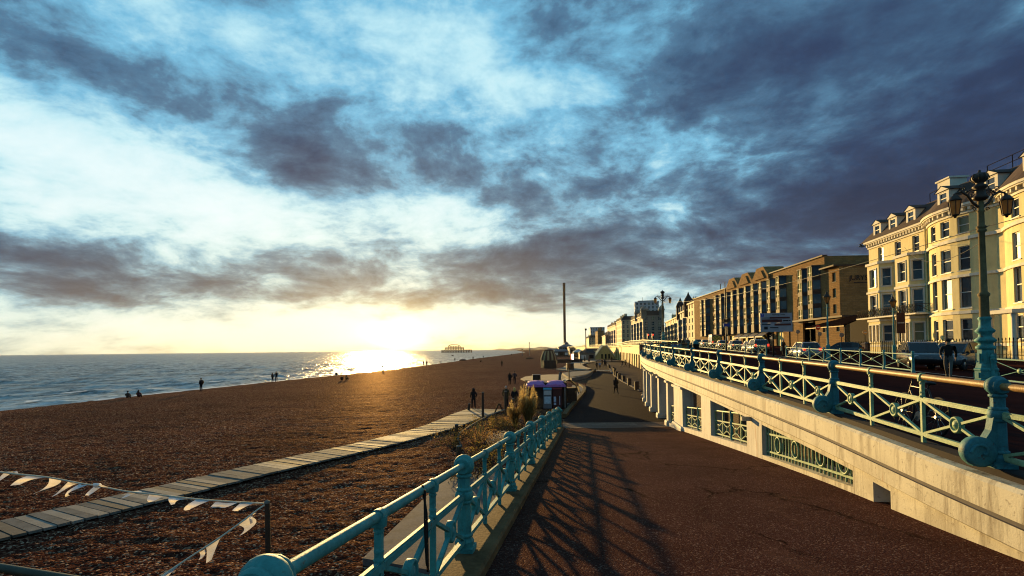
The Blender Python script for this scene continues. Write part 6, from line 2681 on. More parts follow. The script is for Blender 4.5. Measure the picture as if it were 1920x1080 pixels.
def person(label, loc, rz, kind='stand', coat='black', legs='black', hair='dark', style='short', h=1.72, group=None, bag=None, long=False):
    """faces local +Y"""
    me0, mi, J = PROTO[kind]
    t = thing('person', label, 'person', loc, rz, group)
    s = h / 1.76
    t.scale = (s * 1.0, s, s)
    me = me0.copy()
    me.materials.clear()
    for m_ in (CLOTH[coat], CLOTH[legs], SKIN, SHOE):
        me.materials.append(m_)
    me.polygons.foreach_set('material_index', mi)
    me.polygons.foreach_set('use_smooth', np.ones(len(me.polygons), bool))
    o = bpy.data.objects.new('body', me)
    COL.objects.link(o)
    o.parent = t
    hd = J['hea']
    mb = MB()
    vs, fs, n, m_ = [], [], 12, 6
    for i in range(m_ + 1):
        a = math.pi * .56 * i / m_
        for j in range(n):
            p = 2 * math.pi * j / n
            vs.append((hd[0] + .098 * math.sin(a) * math.cos(p), hd[1] - .016 + .108 * math.sin(a) * math.sin(p) * (.92 if math.sin(p) > 0 else 1.05), hd[2] + .035 + .118 * math.cos(a) + (0 if math.sin(p) < .2 else .05 * (a / 1.7))))
    for i in range(m_):
        for j in range(n):
            fs.append((i * n + j, (i + 1) * n + j, (i + 1) * n + (j + 1) % n, i * n + (j + 1) % n))
    mb.add(vs, fs, True)
    if style == 'long':
        mb.ball((hd[0], hd[1] - .07, hd[2] - .07), .12, 10, 8, 1.0, .6, 1.5)
    if style == 'cap':
        mb.lathe([(.10, hd[2] + .05), (.108, hd[2] + .075), (.095, hd[2] + .13), (.05, hd[2] + .165), (0, hd[2] + .17)], (hd[0], hd[1] - .01, 0), 12)
        mb.box((hd[0], hd[1] + .13, hd[2] + .055), (.13, .11, .018))
        mb.build('cap', CLOTH['black'], t)
    elif style == 'hood':
        mb.ball((hd[0], hd[1] - .025, hd[2] - .0), .128, 12, 8, 1, 1.05, 1.2)
        mb.build('hood', CLOTH[coat], t)
    else:
        mb.build('hair', HAIR[hair], t)
    if long and kind != 'sit':
        mb = MB()
        mb.lathe([(.215, .62), (.225, .70), (.205, .95), (.18, 1.12), (.19, 1.3)], (0, 0, 0), 14, sq=.78)
        mb.build('coat_skirt', CLOTH[coat], t)
    if bag == 'backpack':
        mb = MB()
        mb.ball((0, -.24, 1.22), .2, 12, 8, .95, .8, 1.35)
        mb.box((-.13, .06, 1.3), (.04, .2, .3))
        mb.box((.13, .06, 1.3), (.04, .2, .3))
        b = mb.build('backpack', CLOTH['brown'])
        b.location, b.rotation_euler, b.scale = loc, (0, 0, rz), t.scale
        tag(b, 'bulky backpack worn by the lone walker at the water edge', 'backpack')
    return t


def ground_at(px, py, zf, it=12):
    z = -3.2
    for _ in range(it):
        x, y = gp(px, py, z)
        z = zf(x, y)
    return (x, y, z)


zb_ = lambda x, y: float(zbeach(np.array(x), np.array(y)))
zp_ = lambda x, y: float(zramp(y)) + .01
zup = lambda x, y: float(zu(x, y)) + .03
# the beach, near to far
P_ = [
    ('person sitting on the shingle by the water, left of a seated pair', 239, 748, zb_, .3, 'sit', 'brown', 'navy', 'dark', 'short', 1.7, 'people sitting on the beach', None, 0),
    ('person sitting on the shingle by the water, right of a seated pair', 259, 746, zb_, .2, 'sit', 'maroon', 'black', 'brown', 'long', 1.7, 'people sitting on the beach', None, 0),
    ('lone person with a large backpack walking at the water edge', 377, 734, zb_, 1.2, 'stand', 'black', 'black', 'dark', 'short', 1.75, None, 'backpack', 0),
    ('shorter person of the couple standing at the water edge', 511, 717, zb_, -.3, 'stand', 'brown', 'black', 'brown', 'long', 1.62, 'people along the waterline', None, 0),
    ('taller person of the couple standing at the water edge', 518, 716, zb_, .3, 'stand', 'black', 'navy', 'dark', 'short', 1.8, 'people along the waterline', None, 0),
    ('seated figure in front, left one of a pair low on the beach', 641, 714, zb_, .3, 'sit', 'black', 'black', 'dark', 'short', 1.7, 'people sitting on the beach', None, 0),
    ('seated figure in front, right one of a pair low on the beach', 649, 713, zb_, -.2, 'sit', 'brown', 'black', 'brown', 'long', 1.7, 'people sitting on the beach', None, 0),
    ('seated figure alone right at the foam line', 631, 704, zb_, .5, 'sit', 'black', 'black', 'dark', 'short', 1.6, 'people sitting on the beach', None, 0),
    ('person standing alone left of the sun glitter', 718, 697, zb_, .6, 'stand', 'black', 'black', 'dark', 'short', 1.75, 'people along the waterline', None, 0),
    ('small seated figure just left of the sun glitter', 741, 691, zb_, .5, 'sit', 'black', 'black', 'dark', 'short', 1.7, 'people sitting on the beach', None, 0),
    ('seated figure just right of the sun glitter', 780, 685, zb_, .5, 'sit', 'black', 'black', 'dark', 'short', 1.7, 'people sitting on the beach', None, 0),
    ('left person of the pair standing right of the sun glitter', 794, 685, zb_, -.6, 'stand', 'black', 'black', 'dark', 'short', 1.6, 'people along the waterline', None, 0),
    ('right person of the pair standing right of the sun glitter', 800, 687, zb_, .6, 'stand', 'brown', 'black', 'dark', 'short', 1.8, 'people along the waterline', None, 0),
    ('tiny figure at the water between the standing pair and pier', 853, 678, zb_, .6, 'stand', 'black', 'black', 'dark', 'short', 1.7, 'people along the waterline', None, 0),
    ('stout figure at the water edge below the ruined pier', 887, 675, zb_, .6, 'stand', 'black', 'black', 'dark', 'hood', 1.8, 'people along the waterline', None, 1),
    ('seated figure on the shingle below the ruined pier', 902, 679, zb_, .6, 'sit', 'black', 'black', 'dark', 'short', 1.8, 'people sitting on the beach', None, 0),
    ('small figure at the water right of the ruined pier', 906, 672, zb_, .6, 'stand', 'black', 'black', 'dark', 'short', 1.6, 'people along the waterline', None, 0),
    ('person standing alone on mid beach left of the striped tent', 941, 687, zb_, .2, 'stand', 'olive', 'black', 'dark', 'short', 1.7, None, None, 0),
    ('far figure standing beyond the pier end of the beach', 959, 667, zb_, .2, 'stand', 'black', 'black', 'dark', 'short', 1.8, 'people along the waterline', None, 0),
    ('person in dark coat standing alone at the end of the boardwalk', 888, 768, zb_, .35, 'pocket', 'black', 'black', 'dark', 'hood', 1.72, None, None, 0),
    ('left person of the close couple strolling on the beach', 956, 721, zb_, .1, 'stand', 'black', 'black', 'brown', 'long', 1.66, 'couple strolling on the shingle', None, 1),
    ('right taller person of the close couple strolling on the beach', 965, 721, zb_, -.1, 'walk', 'navy', 'black', 'dark', 'short', 1.8, 'couple strolling on the shingle', None, 0),
    ('person with short fair hair standing behind the timber posts', 949, 763, zb_, .0, 'stand', 'olive', 'black', 'grey', 'short', 1.75, None, None, 1),
    ('person with long blond hair in a dark coat beside the pampas grass', 965, 766, zb_, .1, 'pocket', 'black', 'black', 'blond', 'long', 1.70, None, None, 1),
    # the promenade
    ('person in long dark coat walking alone down the promenade', 1155, 740, zp_, .15, 'walk', 'black', 'black', 'dark', 'hood', 1.75, None, None, 1),
    ('person in dark jacket, left of the two before the white line', 1119, 693, zp_, .2, 'stand', 'black', 'black', 'dark', 'short', 1.75, 'walkers on the promenade', None, 0),
    ('person in pale blue top walking before the white line', 1125, 693, zp_, .2, 'walk', 'blue', 'black', 'dark', 'short', 1.7, 'walkers on the promenade', None, 0),
    ('tall dark person standing right of the pale blue walker', 1134, 687, zp_, .2, 'stand', 'black', 'black', 'dark', 'short', 1.9, 'walkers on the promenade', None, 1),
    ('person walking farther off in brown by the double stairs', 1129, 685, zp_, 3, 'walk', 'brown', 'black', 'brown', 'short', 1.75, 'walkers on the promenade', None, 0),
    ('dark person standing below the right flight of stairs', 1147, 679, zp_, 2.8, 'stand', 'black', 'black', 'dark', 'short', 1.9, 'walkers on the promenade', None, 1),
    ('left person of the group beside the arched wall', 1167, 688, zp_, 1, 'walk', 'black', 'jeans', 'dark', 'short', 1.7, 'walkers on the promenade', None, 0),
    ('middle person of the group beside the arched wall', 1173, 688, zp_, 1.4, 'walk', 'brown', 'black', 'dark', 'short', 1.7, 'walkers on the promenade', None, 0),
    ('taller person in blue at the right of the arched wall group', 1180, 690, zp_, 1.2, 'stand', 'navy', 'black', 'dark', 'short', 1.9, 'walkers on the promenade', None, 0),
]
for (lab, px, py, zf, rz, kind, coat, legs, hair, style, h, grp, bag, lg) in P_:
    person(lab, ground_at(px, py, zf), rz, kind, coat, legs, hair, style, h, grp, bag, bool(lg))
# upper level
x, y, _ = at(1779, 700, 24.2)
person('man in a dark cap and jacket striding along the upper pavement', (x, y, zup(x, y)), 2.35, 'walk', 'black', 'grey', 'dark', 'cap', 1.78)
x, y, _ = at(1469, 650, 55.5)
person('dark clad person with grey hair standing by the road sign posts', (x, y, zup(x, y)), .6, 'pocket', 'black', 'black', 'grey', 'short', 1.75)
for k_, (px, coat, hair, lab) in enumerate([(1254, 'brown', 'dark', 'person at the left end of the group beyond the barrier'), (1260, 'black', 'dark', 'person in black, second from left in the barrier group'), (1265, 'maroon', 'brown', 'person in maroon within the barrier group'), (1270, 'black', 'dark', 'dark clothed person in the middle of the barrier group'), (1275, 'brown', 'brown', 'person in brown right of middle in the barrier group'), (1281, 'olive', 'dark', 'person in olive near the right of the barrier group'), (1290, 'grey', 'grey', 'grey coated person apart from the barrier group, by the bin')]):
    x, y, _ = at(px, 650, 74 + (k_ % 3) * 1.3)
    person(lab, (x, y, zup(x, y)), RD.uniform(0, 6), 'stand', coat, 'black', hair, 'short', RD.uniform(1.65, 1.85), 'group of people beyond the barrier')

# ---------------------------------------------------------------- beach furniture
def boardwalk():
    C = [(-19.5, 5.5), (-13.7, 14.2), (-9.9, 21.5), (-6.95, 26.7), (-4.6, 32), (-3.0, 38.5), (-1.9, 42)]
    S = spline(C, 14)
    cum = [0]
    for a, b in zip(S[:-1], S[1:]):
        cum.append(cum[-1] + math.hypot(b[0] - a[0], b[1] - a[1]))
    mb = MB()
    s = .3
    r = random.Random(3)
    while s < cum[-1] - .4:
        i = int(np.searchsorted(cum, s)) - 1
        t = (s - cum[i]) / (cum[i + 1] - cum[i])
        x, y = S[i][0] + (S[i + 1][0] - S[i][0]) * t, S[i][1] + (S[i + 1][1] - S[i][1]) * t
        ang = math.atan2(S[i + 1][1] - S[i][1], S[i + 1][0] - S[i][0])
        w = 1.95 + max(0, (y - 30)) * .09
        mb.mat = r.choice((0, 0, 1, 2))
        z = zb_(x, y) + .10 + r.uniform(-.012, .012)
        mb.box((x, y, z), (.275, w, .07), ang + r.uniform(-.012, .012))
        s += .305
    o = mb.build('boardwalk', [MT['wood'], mat('pale timber', (0.20, 0.18, 0.155), .8, .3, 2.5, .004, 30), mat('brown timber', (0.105, 0.085, 0.065), .8, .35, 2.5, .004, 30)])
    tag(o, kind='structure')
    # concrete landing beside the ramp wall
    mb = MB()
    mb.prism([(-3.35, 11.9), (-1.7, 11.2), (.0, 12.5), (.9, 19), (-.5, 20), (-2.45, 19.2)], -3.6, -3.02)
    tag(mb.build('landing_slab', MT['concrete']), kind='structure')


boardwalk()


def timber_posts():
    defs = [((905.5, 787), 1.85, 'tall slender dark timber post rising from the boardwalk edge'), ((948, 778), 1.7, 'thick timber post in front of the fair haired person'), ((962, 781), 1.25, 'shorter timber post just left of the pampas grass'), ((853, 831), .95, 'short leaning dark post by the dry shrubs'), ((860, 882), .95, 'pale topped timber stump beside the turquoise railing'), ((878, 772), .62, 'low crooked dark post left of the lone person on the boardwalk')]
    tops = []
    for k_, ((px, py), h, lab) in enumerate(defs):
        p = ground_at(px, py, zb_)
        t = thing('timber_post', lab, 'post', p, 0, 'timber posts at the end of the boardwalk')
        mb = MB()
        lean = .10 if k_ in (3, 5) else .01
        r = .10 if k_ != 0 else .085
        mb.tube([(0, 0, -.4), (lean * .4, 0, h * .5), (lean, 0, h)], [r, r * .97, r * .92], 8)
        mb.build('shaft', MT['darkwood'], t)
        mb = MB()
        mb.lathe([(r * .95, h - .02), (r * .9, h + .03), (0, h + .05)], (lean, 0, 0), 8)
        mb.build('top', MT['wood'], t)
        tops.append((p[0] + lean, p[1], p[2] + h))
    t = thing('rope_rail', 'pale hand rope sagging between the timber posts along the boardwalk', 'rope')
    mb = MB()
    pts = [at(866, 838, 25.6), at(859, 817, 26.6), at(880, 800, 30), at(905, 785, 35.3), at(925, 776, 36.6), at(946, 768, 37.6)]
    mb.tube(spline(pts, 5), .045, 6)
    mb.build('rope', MT['wood'], t)
    p = ground_at(936, 782, zb_)
    t = thing('trestle', 'small A shaped timber trestle beside the thick post', 'trestle', p)
    mb = MB()
    for s in (-1, 1):
        mb.bar((s * .45, 0, 0), (s * .02, 0, .95), .12, .1)
    mb.bar((-.28, 0, .32), (.28, 0, .32), .1, .08)
    mb.build('frame', MT['darkwood'], t)


timber_posts()


def bunting():
    pole = at(503, 1068, 9.0)
    t = thing('bunting_pole', 'slim wooden pole holding the bunting above the shingle', 'pole', (pole[0], 9.0, -3.3))
    mb = MB()
    zt = at(498, 940, 9.0)[2] + 3.3
    mb.tube([(0, 0, 0), (0, 0, zt * .6), (-.02, 0, zt)], [.05, .047, .043], 8)
    mb.build('shaft', MT['darkwood'], t)
    mb = MB()
    mb.lathe([(.046, zt - .03), (.05, zt), (0, zt + .03)], (-.02, 0, 0), 8)
    mb.build('tip', MT['wood'], t)
    cloth = backlit('bunting cloth', (0.80, 0.81, 0.82), (0.75, 0.70, 0.60), .35)
    cord = mat('bunting cord', (0.5, 0.46, 0.36), .8, .2, 20)
    def string(label, pts, flags, seed):
        r = random.Random(seed)
        g = thing('bunting', label, 'bunting')
        mb = MB()
        mb.tube(spline(pts, 4), .013, 6)
        mb.build('cord', cord, g)
        for (a, b, tip, tip2) in flags:
            A, B, T1, T2 = (Vector(q) for q in (a, b, tip, tip2))
            T2 = T2.lerp(T1, .55)
            m = MB()
            n = 6
            rows = []
            bulge = Vector((r.uniform(-.04, .04), r.uniform(-.14, .14), r.uniform(-.02, .06)))
            for i in range(n + 1):
                f = i / n
                k1 = A.lerp(T1, f) + bulge * math.sin(math.pi * f)
                k2 = B.lerp(T2, f) + bulge * math.sin(math.pi * f) * 1.5
                mid = (k1 + k2) / 2 + Vector((0, .055 * math.sin(f * 7 + a[0] * 3), 0))
                rows.append((k1, mid, k2))
            vs = [p for q in rows for p in q]
            fs = []
            for i in range(n):
                for j in range(2):
                    fs.append((i * 3 + j, i * 3 + j + 1, i * 3 + j + 4, i * 3 + j + 3))
            m.add(vs, fs, True)
            m.build('flag', cloth, g)
    W1 = lambda px, py: at(px, py, 8.4 + px / 500 * .6)
    pts = [W1(*q) for q in ((-110, 872), (-50, 879), (0, 885), (32, 889), (90, 895), (155, 907), (185, 911), (235, 921), (300, 928), (370, 936), (440, 941), (480, 943), (496, 944))]
    def D(q, d):
        return (q[0], q[1] + d, q[2])
    fl = []
    for (ax, ay, bx, by, tx, ty, ux, uy) in ((8, 886, 34, 889, 10, 897, 18, 900), (52, 892, 90, 895, 36, 906, 70, 904), (92, 897, 115, 899, 79, 922, 88, 914), (128, 903, 150, 907, 114, 927, 124, 920), (150, 907, 165, 909, 139, 927, 149, 922), (184, 909, 204, 914, 190, 907, 202, 918), (178, 911, 190, 913, 178, 921, 186, 922), (236, 922, 262, 925, 239, 930, 250, 928), (280, 927, 306, 930, 292, 937, 300, 934), (318, 931, 352, 936, 332, 942, 342, 940), (368, 936, 394, 938, 355, 951, 376, 952), (404, 941, 446, 942, 405, 945, 430, 946), (452, 943, 486, 945, 444, 952, 464, 956), (-40, 880, -10, 884, -30, 897, -20, 896)):
        fl.append((W1(ax, ay), W1(bx, by), D(W1(tx, ty), -.15), D(W1(ux, uy), -.10)))
    string('upper string of small white pennants blowing from the pole to the left edge', pts, fl, 1)
    W2 = lambda px, py: at(px, py, 7.4 + (px - 290) / 210 * 1.6)
    pts = [W2(*q) for q in ((240, 1128), (300, 1083), (345, 1052), (385, 1026), (418, 1004), (455, 977), (480, 958), (496, 947))]
    fl = []
    for (ax, ay, bx, by, tx, ty, ux, uy) in ((445, 984, 470, 968, 453, 1002, 472, 992), (384, 1027, 418, 1005, 392, 1052, 412, 1040), (300, 1083, 352, 1050, 305, 1092, 330, 1074), (374, 1036, 384, 1030, 378, 1046, 390, 1040), (470, 969, 480, 962, 474, 980, 482, 974), (250, 1120, 285, 1095, 255, 1140, 282, 1120)):
        fl.append((W2(ax, ay), W2(bx, by), D(W2(tx, ty), -.08), D(W2(ux, uy), -.05)))
    string('lower string of larger white pennants running from the pole down to the left', pts, fl, 2)
    t = thing('corner_rail', 'dark green metal rail at the lower left corner', 'rail')
    mb = MB()
    a, b = at(-90, 1050, 6.2), at(150, 1090, 5.6)
    mb.tube([a, b], .05, 10)
    mb.build('bar', mat('dark green paint', (0.03, 0.035, 0.02), .5, .3, 5), t)
    for q in (a, b):
        mb = MB()
        mb.tube([(q[0], q[1], -3.5), (q[0], q[1], q[2] + .03)], .05, 8)
        mb.build('post', MT['darkwood'], t)


bunting()


def leaf_mesh(pts, size, r, up_=.3, slim=.45):
    """one small folded leaf per point"""
    vs, fs = [], []
    for p in pts:
        d = Vector((r.gauss(0, 1), r.gauss(0, 1), r.gauss(up_, .8))).normalized()
        s = d.orthogonal().normalized()
        s.rotate(Quaternion(d, r.uniform(0, 6.28)))
        l = size * r.uniform(.6, 1.4)
        p = Vector(p)
        o = len(vs)
        vs += [p, p + d * l * .5 + s * l * slim * .5, p + d * l, p + d * l * .5 - s * l * slim * .5]
        fs.append((o, o + 1, o + 2, o + 3))
    return vs, fs


LEAF = {k_: backlit(k_ + ' leaves', c, tuple(min(.8, v * 2.2) for v in c), .45) for k_, c in dict(olive=(0.10, 0.075, 0.022), dry=(0.17, 0.105, 0.040), dark=(0.035, 0.032, 0.014), grey=(0.20, 0.19, 0.18)).items()}


def shrub(label, px, py, w, h, m, n=700, leaf=.09, seed=1, group='shrubs between the boardwalk and the railing', stalks=0):
    r = random.Random(seed)
    p = ground_at(px, py, zb_)
    t = thing('shrub', label, 'shrub', p, 0, group)
    mb = MB()
    cl = [(r.gauss(0, .38) * w, r.gauss(0, .32) * w, r.uniform(.15, .85) * h, r.uniform(.14, .30) * w) for _ in range(12)]
    for c in cl:
        mb.tube([(0, 0, -.1), (c[0] * .4, c[1] * .4, c[2] * .5), c[:3]], [.02, .014, .006], 5)
    mb.build('stem', MT['darkwood'], t)
    pts = []
    for _ in range(n):
        c = r.choice(cl)
        q = [c[i] + r.gauss(0, c[3] * .55) for i in range(3)]
        q[2] = max(.02, min(q[2], h * 1.1))
        pts.append(q)
    mb = MB()
    vs, fs = leaf_mesh(pts, leaf, r)
    mb.add(vs, fs)
    mb.build('foliage', LEAF[m], t)
    if stalks:
        for _ in range(stalks):
            mb = MB()
            a = r.uniform(0, 6.28)
            b = (math.cos(a) * w * .3 * r.random(), math.sin(a) * w * .3 * r.random(), 0)
            e = (b[0] * 1.8 + r.uniform(-.1, .1), b[1] * 1.8, h * r.uniform(.9, 1.35))
            mb.tube([b, ((b[0] + e[0]) / 2, (b[1] + e[1]) / 2, e[2] * .55), e], [.012, .010, .006], 4)
            for i in range(9):
                f = .72 + .03 * i
                mb.ball((b[0] + (e[0] - b[0]) * f, b[1] + (e[1] - b[1]) * f, e[2] * f), .035 - .002 * i, 6, 4, 1, 1, 1.6)
            mb.build('flower_stalk', mat('straw stalk', (0.34, 0.24, 0.07), .8, .3, 9), t)
    return t


shrub('dark tangled shrub beside the short leaning post', 850, 842, 1.5, .9, 'dark', 900, .08, 1)
shrub('dry brown shrub with straw flower stalks left of the grey bush', 893, 833, 1.5, 1.05, 'dry', 900, .08, 2, stalks=7)
shrub('low silver grey bush beside the turquoise railing', 944, 833, 1.1, .55, 'grey', 1300, .055, 3)
shrub('dense olive shrub below the grey bush near the railing', 912, 868, 1.7, .8, 'olive', 1000, .08, 4)
shrub('dark low shrub at the foot of the pampas grass', 968, 815, 1.6, .75, 'dark', 900, .08, 5)
shrub('olive shrub in front of the A shaped trestle', 915, 805, 1.5, .7, 'olive', 800, .08, 6)
shrub('brown dry shrub between trestle and pampas grass', 948, 800, 1.3, .6, 'dry', 700, .08, 7)
shrub('small dark shrub behind the purple roofed kiosk corner', 1022, 790, 1.1, .7, 'dark', 600, .08, 8)
shrub('dark shrub close to the railing below the landing end', 885, 905, 1.2, .6, 'dark', 700, .07, 9)


def pampas(label, px, py, h, seed, nb, npl, spread):
    r = random.Random(seed)
    p = ground_at(px, py, zb_)
    t = thing('pampas_grass', label, 'grass clump', p, 0, 'pampas grass by the kiosk')
    mb = MB()
    for _ in range(nb):
        a = r.uniform(0, 6.28)
        l = h * r.uniform(.5, .95)
        sp_ = spread * r.uniform(.2, 1.0)
        dx, dy = math.cos(a), math.sin(a)
        b = (dx * .12 * r.random(), dy * .12 * r.random(), 0)
        pts = [b, (b[0] + dx * sp_ * .25, b[1] + dy * sp_ * .25, l * .55), (b[0] + dx * sp_ * .62, b[1] + dy * sp_ * .62, l * .85), (b[0] + dx * sp_ * 1.05, b[1] + dy * sp_ * 1.05, l * .74)]
        w = .014
        sx, sy = -dy * w, dx * w
        vs = []
        for k_, q in enumerate(pts):
            f = (1, 1, .8, .15)[k_]
            vs += [(q[0] - sx * f, q[1] - sy * f, q[2]), (q[0] + sx * f, q[1] + sy * f, q[2])]
        mb.add(vs, [(0, 1, 3, 2), (2, 3, 5, 4), (4, 5, 7, 6)], True)
    mb.build('blades', backlit('straw blades', (0.20, 0.13, 0.045), (0.36, 0.22, 0.06), .4), t)
    pl = backlit('pampas plume', (0.55, 0.42, 0.18), (0.70, 0.50, 0.18), .35)
    for _ in range(npl):
        a = r.uniform(0, 6.28)
        d = spread * .55 * math.sqrt(r.random())
        e = Vector((math.cos(a) * d, math.sin(a) * d, h * r.uniform(.62, 1.14)))
        mb = MB()
        mb.tube([(e.x * .2, e.y * .2, 0), (e.x * .6, e.y * .6, e.z * .55), (e.x, e.y, e.z * .75)], .012, 4)
        L = h * .3
        pts = []
        for i in range(60):
            f = r.random()
            rr = .052 * math.sin(math.pi * (f * .9 + .08)) + .01
            b = r.uniform(0, 6.28)
            pts.append((e.x + rr * math.cos(b) + .05 * f, e.y + rr * math.sin(b), e.z * .72 + L * f))
        vs, fs = leaf_mesh(pts, .10, r, 1.6, .3)
        mb.add(vs, fs)
        mb.build('plume', pl, t)


pampas('tall golden pampas grass clump with many upright plumes before the kiosk', 990, 802, 2.35, 21, 520, 26, 1.15)
pampas('smaller straw coloured grass clump left of the golden pampas', 966, 800, 1.5, 22, 300, 9, .8)


def kiosk():
    x, y = gp(1024, 765, -3.15)
    t = thing('snack_kiosk', 'small dark beach kiosk with two puffy purple canopies and a drinks fridge', 'kiosk', (x, y, -3.15), -.05)
    mb = MB()
    mb.box((0, 1.3, 1.0), (3.05, 2.3, 2.0))
    mb.build('cabin', MT['brick_dark'], t)
    purple = mat('purple canvas', (0.36, 0.13, 0.34), .75, .3, 4, .02, 6)
    for u in (-.80, .80):
        mb = MB()
        vs, fs = [], []
        n, m_ = 10, 6
        for i in range(n + 1):
            for j in range(m_ + 1):
                a, b = i / n, j / m_
                vs.append((u - .80 + 1.6 * a, -.30 + 2.9 * b, 1.78 + .34 * (max(0, math.sin(math.pi * a)) ** .22) * (math.sin(math.pi * min(1, b * .9 + .02)) ** .4) + .03 * math.sin(a * 17 + b * 9)))
        for i in range(n):
            for j in range(m_):
                q = i * (m_ + 1) + j
                fs.append((q, q + m_ + 1, q + m_ + 2, q + 1))
        mb.add(vs, fs, True)
        for i in range(n):
            a, b = i / n, (i + 1) / n
            z0, z1 = vs[i * (m_ + 1)][2], vs[(i + 1) * (m_ + 1)][2]
            mb.quad((u - .8 + 1.6 * a, -.30, z0), (u - .8 + 1.6 * b, -.30, z1), (u - .8 + 1.6 * b, -.32, 1.68), (u - .8 + 1.6 * a, -.32, 1.68), True)
        mb.build('canopy', purple, t)
    for u in (-1.5, 1.5):
        mb = MB()
        mb.bar((u, -.2, 0), (u, -.2, 1.8), .09, .09)
        mb.build('corner_post', MT['wood'], t)
    mb = MB()
    mb.box((1.62, 1.35, 1.0), (.10, 2.5, 2.0))
    mb.build('side_board', MT['darkwood'], t)
    f = thing('drinks_fridge', 'upright drinks fridge with light blue header under the purple canopy', 'fridge', (x + .12, y, -3.15), -.05)
    mb = MB()
    mb.box((0, -.12, .82), (.66, .5, 1.64))
    mb.build('cabinet', MT['lead'], f)
    mb = MB()
    mb.box((0, -.39, 1.56), (.66, .04, .14))
    mb.build('header', mat('light blue panel', (0.10, 0.42, 0.60), .5, .1, 3), f)
    mb = MB()
    mb.box((0, -.385, 1.24), (.58, .03, .34))
    mb.build('upper_panel', MT['white_panel'], f)
    mb = MB()
    mb.box((.0, -.385, .66), (.52, .03, .56))
    mb.build('door', mat('frosted door', (0.42, 0.48, 0.52), .3, .35, 7), f)
    c = thing('drinks_cabinet', 'dark red cabinet with a red header beside the drinks fridge', 'cabinet', (x + .88, y, -3.15), -.05)
    mb = MB()
    mb.box((0, -.1, .82), (.72, .45, 1.64))
    mb.build('case', mat('maroon panel', (0.07, 0.02, 0.016), .6, .2, 3), c)
    mb = MB()
    mb.box((0, -.34, 1.56), (.72, .04, .10))
    mb.build('header', mat('red panel', (0.30, 0.05, 0.04), .5, .2, 3), c)
    for u, w, h, z in ((-.18, .18, .4, .72), (.20, .05, .68, .62), (-.18, .18, .18, .36)):
        mb = MB()
        mb.box((u, -.335, z), (w, .03, h))
        mb.build('notice', mat('pale notice', (0.42, 0.46, 0.56), .6, .3, 9), c)
    # canvas sheet over the goods behind
    v = thing('canvas_cover', 'rounded pale canvas cover beside the purple kiosk', 'cover', (x + 2.0, y + 2.6, -3.15), .1)
    mb = MB()
    mb.tube([(-.5, 0, .2), (-.5, 0, 1.75), (-.3, 0, 2.05), (.2, 0, 2.0), (.7, 0, 1.6), (.95, 0, .9)], .06, 6)
    mb.build('hoop', MT['wood'], v)
    mb = MB()
    P = [(-.55, 1.4), (-.4, 1.95), (0, 2.15), (.45, 1.95), (.85, 1.5), (1.0, 1.0)]
    for i in range(len(P) - 1):
        (a, b), (c_, d) = P[i], P[i + 1]
        mb.quad((a, -.6, b), (c_, -.6, d), (c_, .9, d), (a, .9, b), True)
    mb.build('canvas', mat('dirty canvas', (0.36, 0.31, 0.22), .85, .4, 3, .02, 5), v)
    mb = MB()
    mb.box((.15, .2, .7), (1.1, 1.2, 1.4))
    mb.build('crate', MT['darkwood'], v)


kiosk()


def terraces():
    """paved beach terraces left of the promenade"""
    def poly(name, pts, z, h, m, lab=None):
        P = [gp(px, py, z) for px, py in pts]
        area = sum(P[i][0] * P[(i + 1) % len(P)][1] - P[(i + 1) % len(P)][0] * P[i][1] for i in range(len(P)))
        if area < 0:
            P = P[::-1]
        mb = MB()
        mb.prism(P, z - h, z)
        tag(mb.build(name, m), kind='structure')
    pale = mat('pale sandy paving', (0.20, 0.145, 0.10), .9, .35, .8, .01, 12)
    poly('round_terrace', [(976, 710), (985, 706), (1003, 703.5), (1030, 702), (1056, 702), (1070, 706), (1066, 711), (1040, 713.5), (1000, 714), (984, 713)], -3.05, .5, pale)
    poly('deck_terrace', [(1054, 699), (1074, 696.5), (1108, 694.5), (1112, 697), (1100, 703.5), (1072, 709), (1064, 706)], -2.72, .7, MT['wood'])
    poly('curved_terrace', [(1042, 692), (1055, 688.5), (1068, 681.5), (1076, 677), (1096, 675.5), (1122, 674.5), (1116, 677.5), (1097, 681), (1091, 684), (1098, 688), (1109, 691), (1098, 693.5), (1070, 694.5)], -2.95, .5, pale)
    poly('step_terrace', [(1073, 722), (1090, 724), (1094, 729), (1082, 745), (1072, 753), (1062, 760), (1058, 752), (1068, 738)], -2.98, .4, MT['wood'])
    mb = MB()
    pts = [gp(px, py, -2.95) for px, py in ((1086, 720), (1096, 728), (1092, 738), (1080, 752), (1066, 768), (1058, 779))]
    S = spline(pts, 5)
    for a, b in zip(S[:-1], S[1:]):
        mb.bar((*a, -2.97), (*b, -2.97), .32, .26)
    tag(mb.build('curved_kerb', MT['kerb']), kind='structure')
    pts = [gp(px, py, -2.9) for px, py in ((1070, 709.5), (1098, 704.5), (1112, 697), (1116, 694))]
    S = spline(pts, 5)
    mb = MB()
    for a, b in zip(S[:-1], S[1:]):
        mb.bar((*a, -2.85), (*b, -2.85), .35, .36)
    tag(mb.build('terrace_edge', MT['kerb']), kind='structure')


terraces()


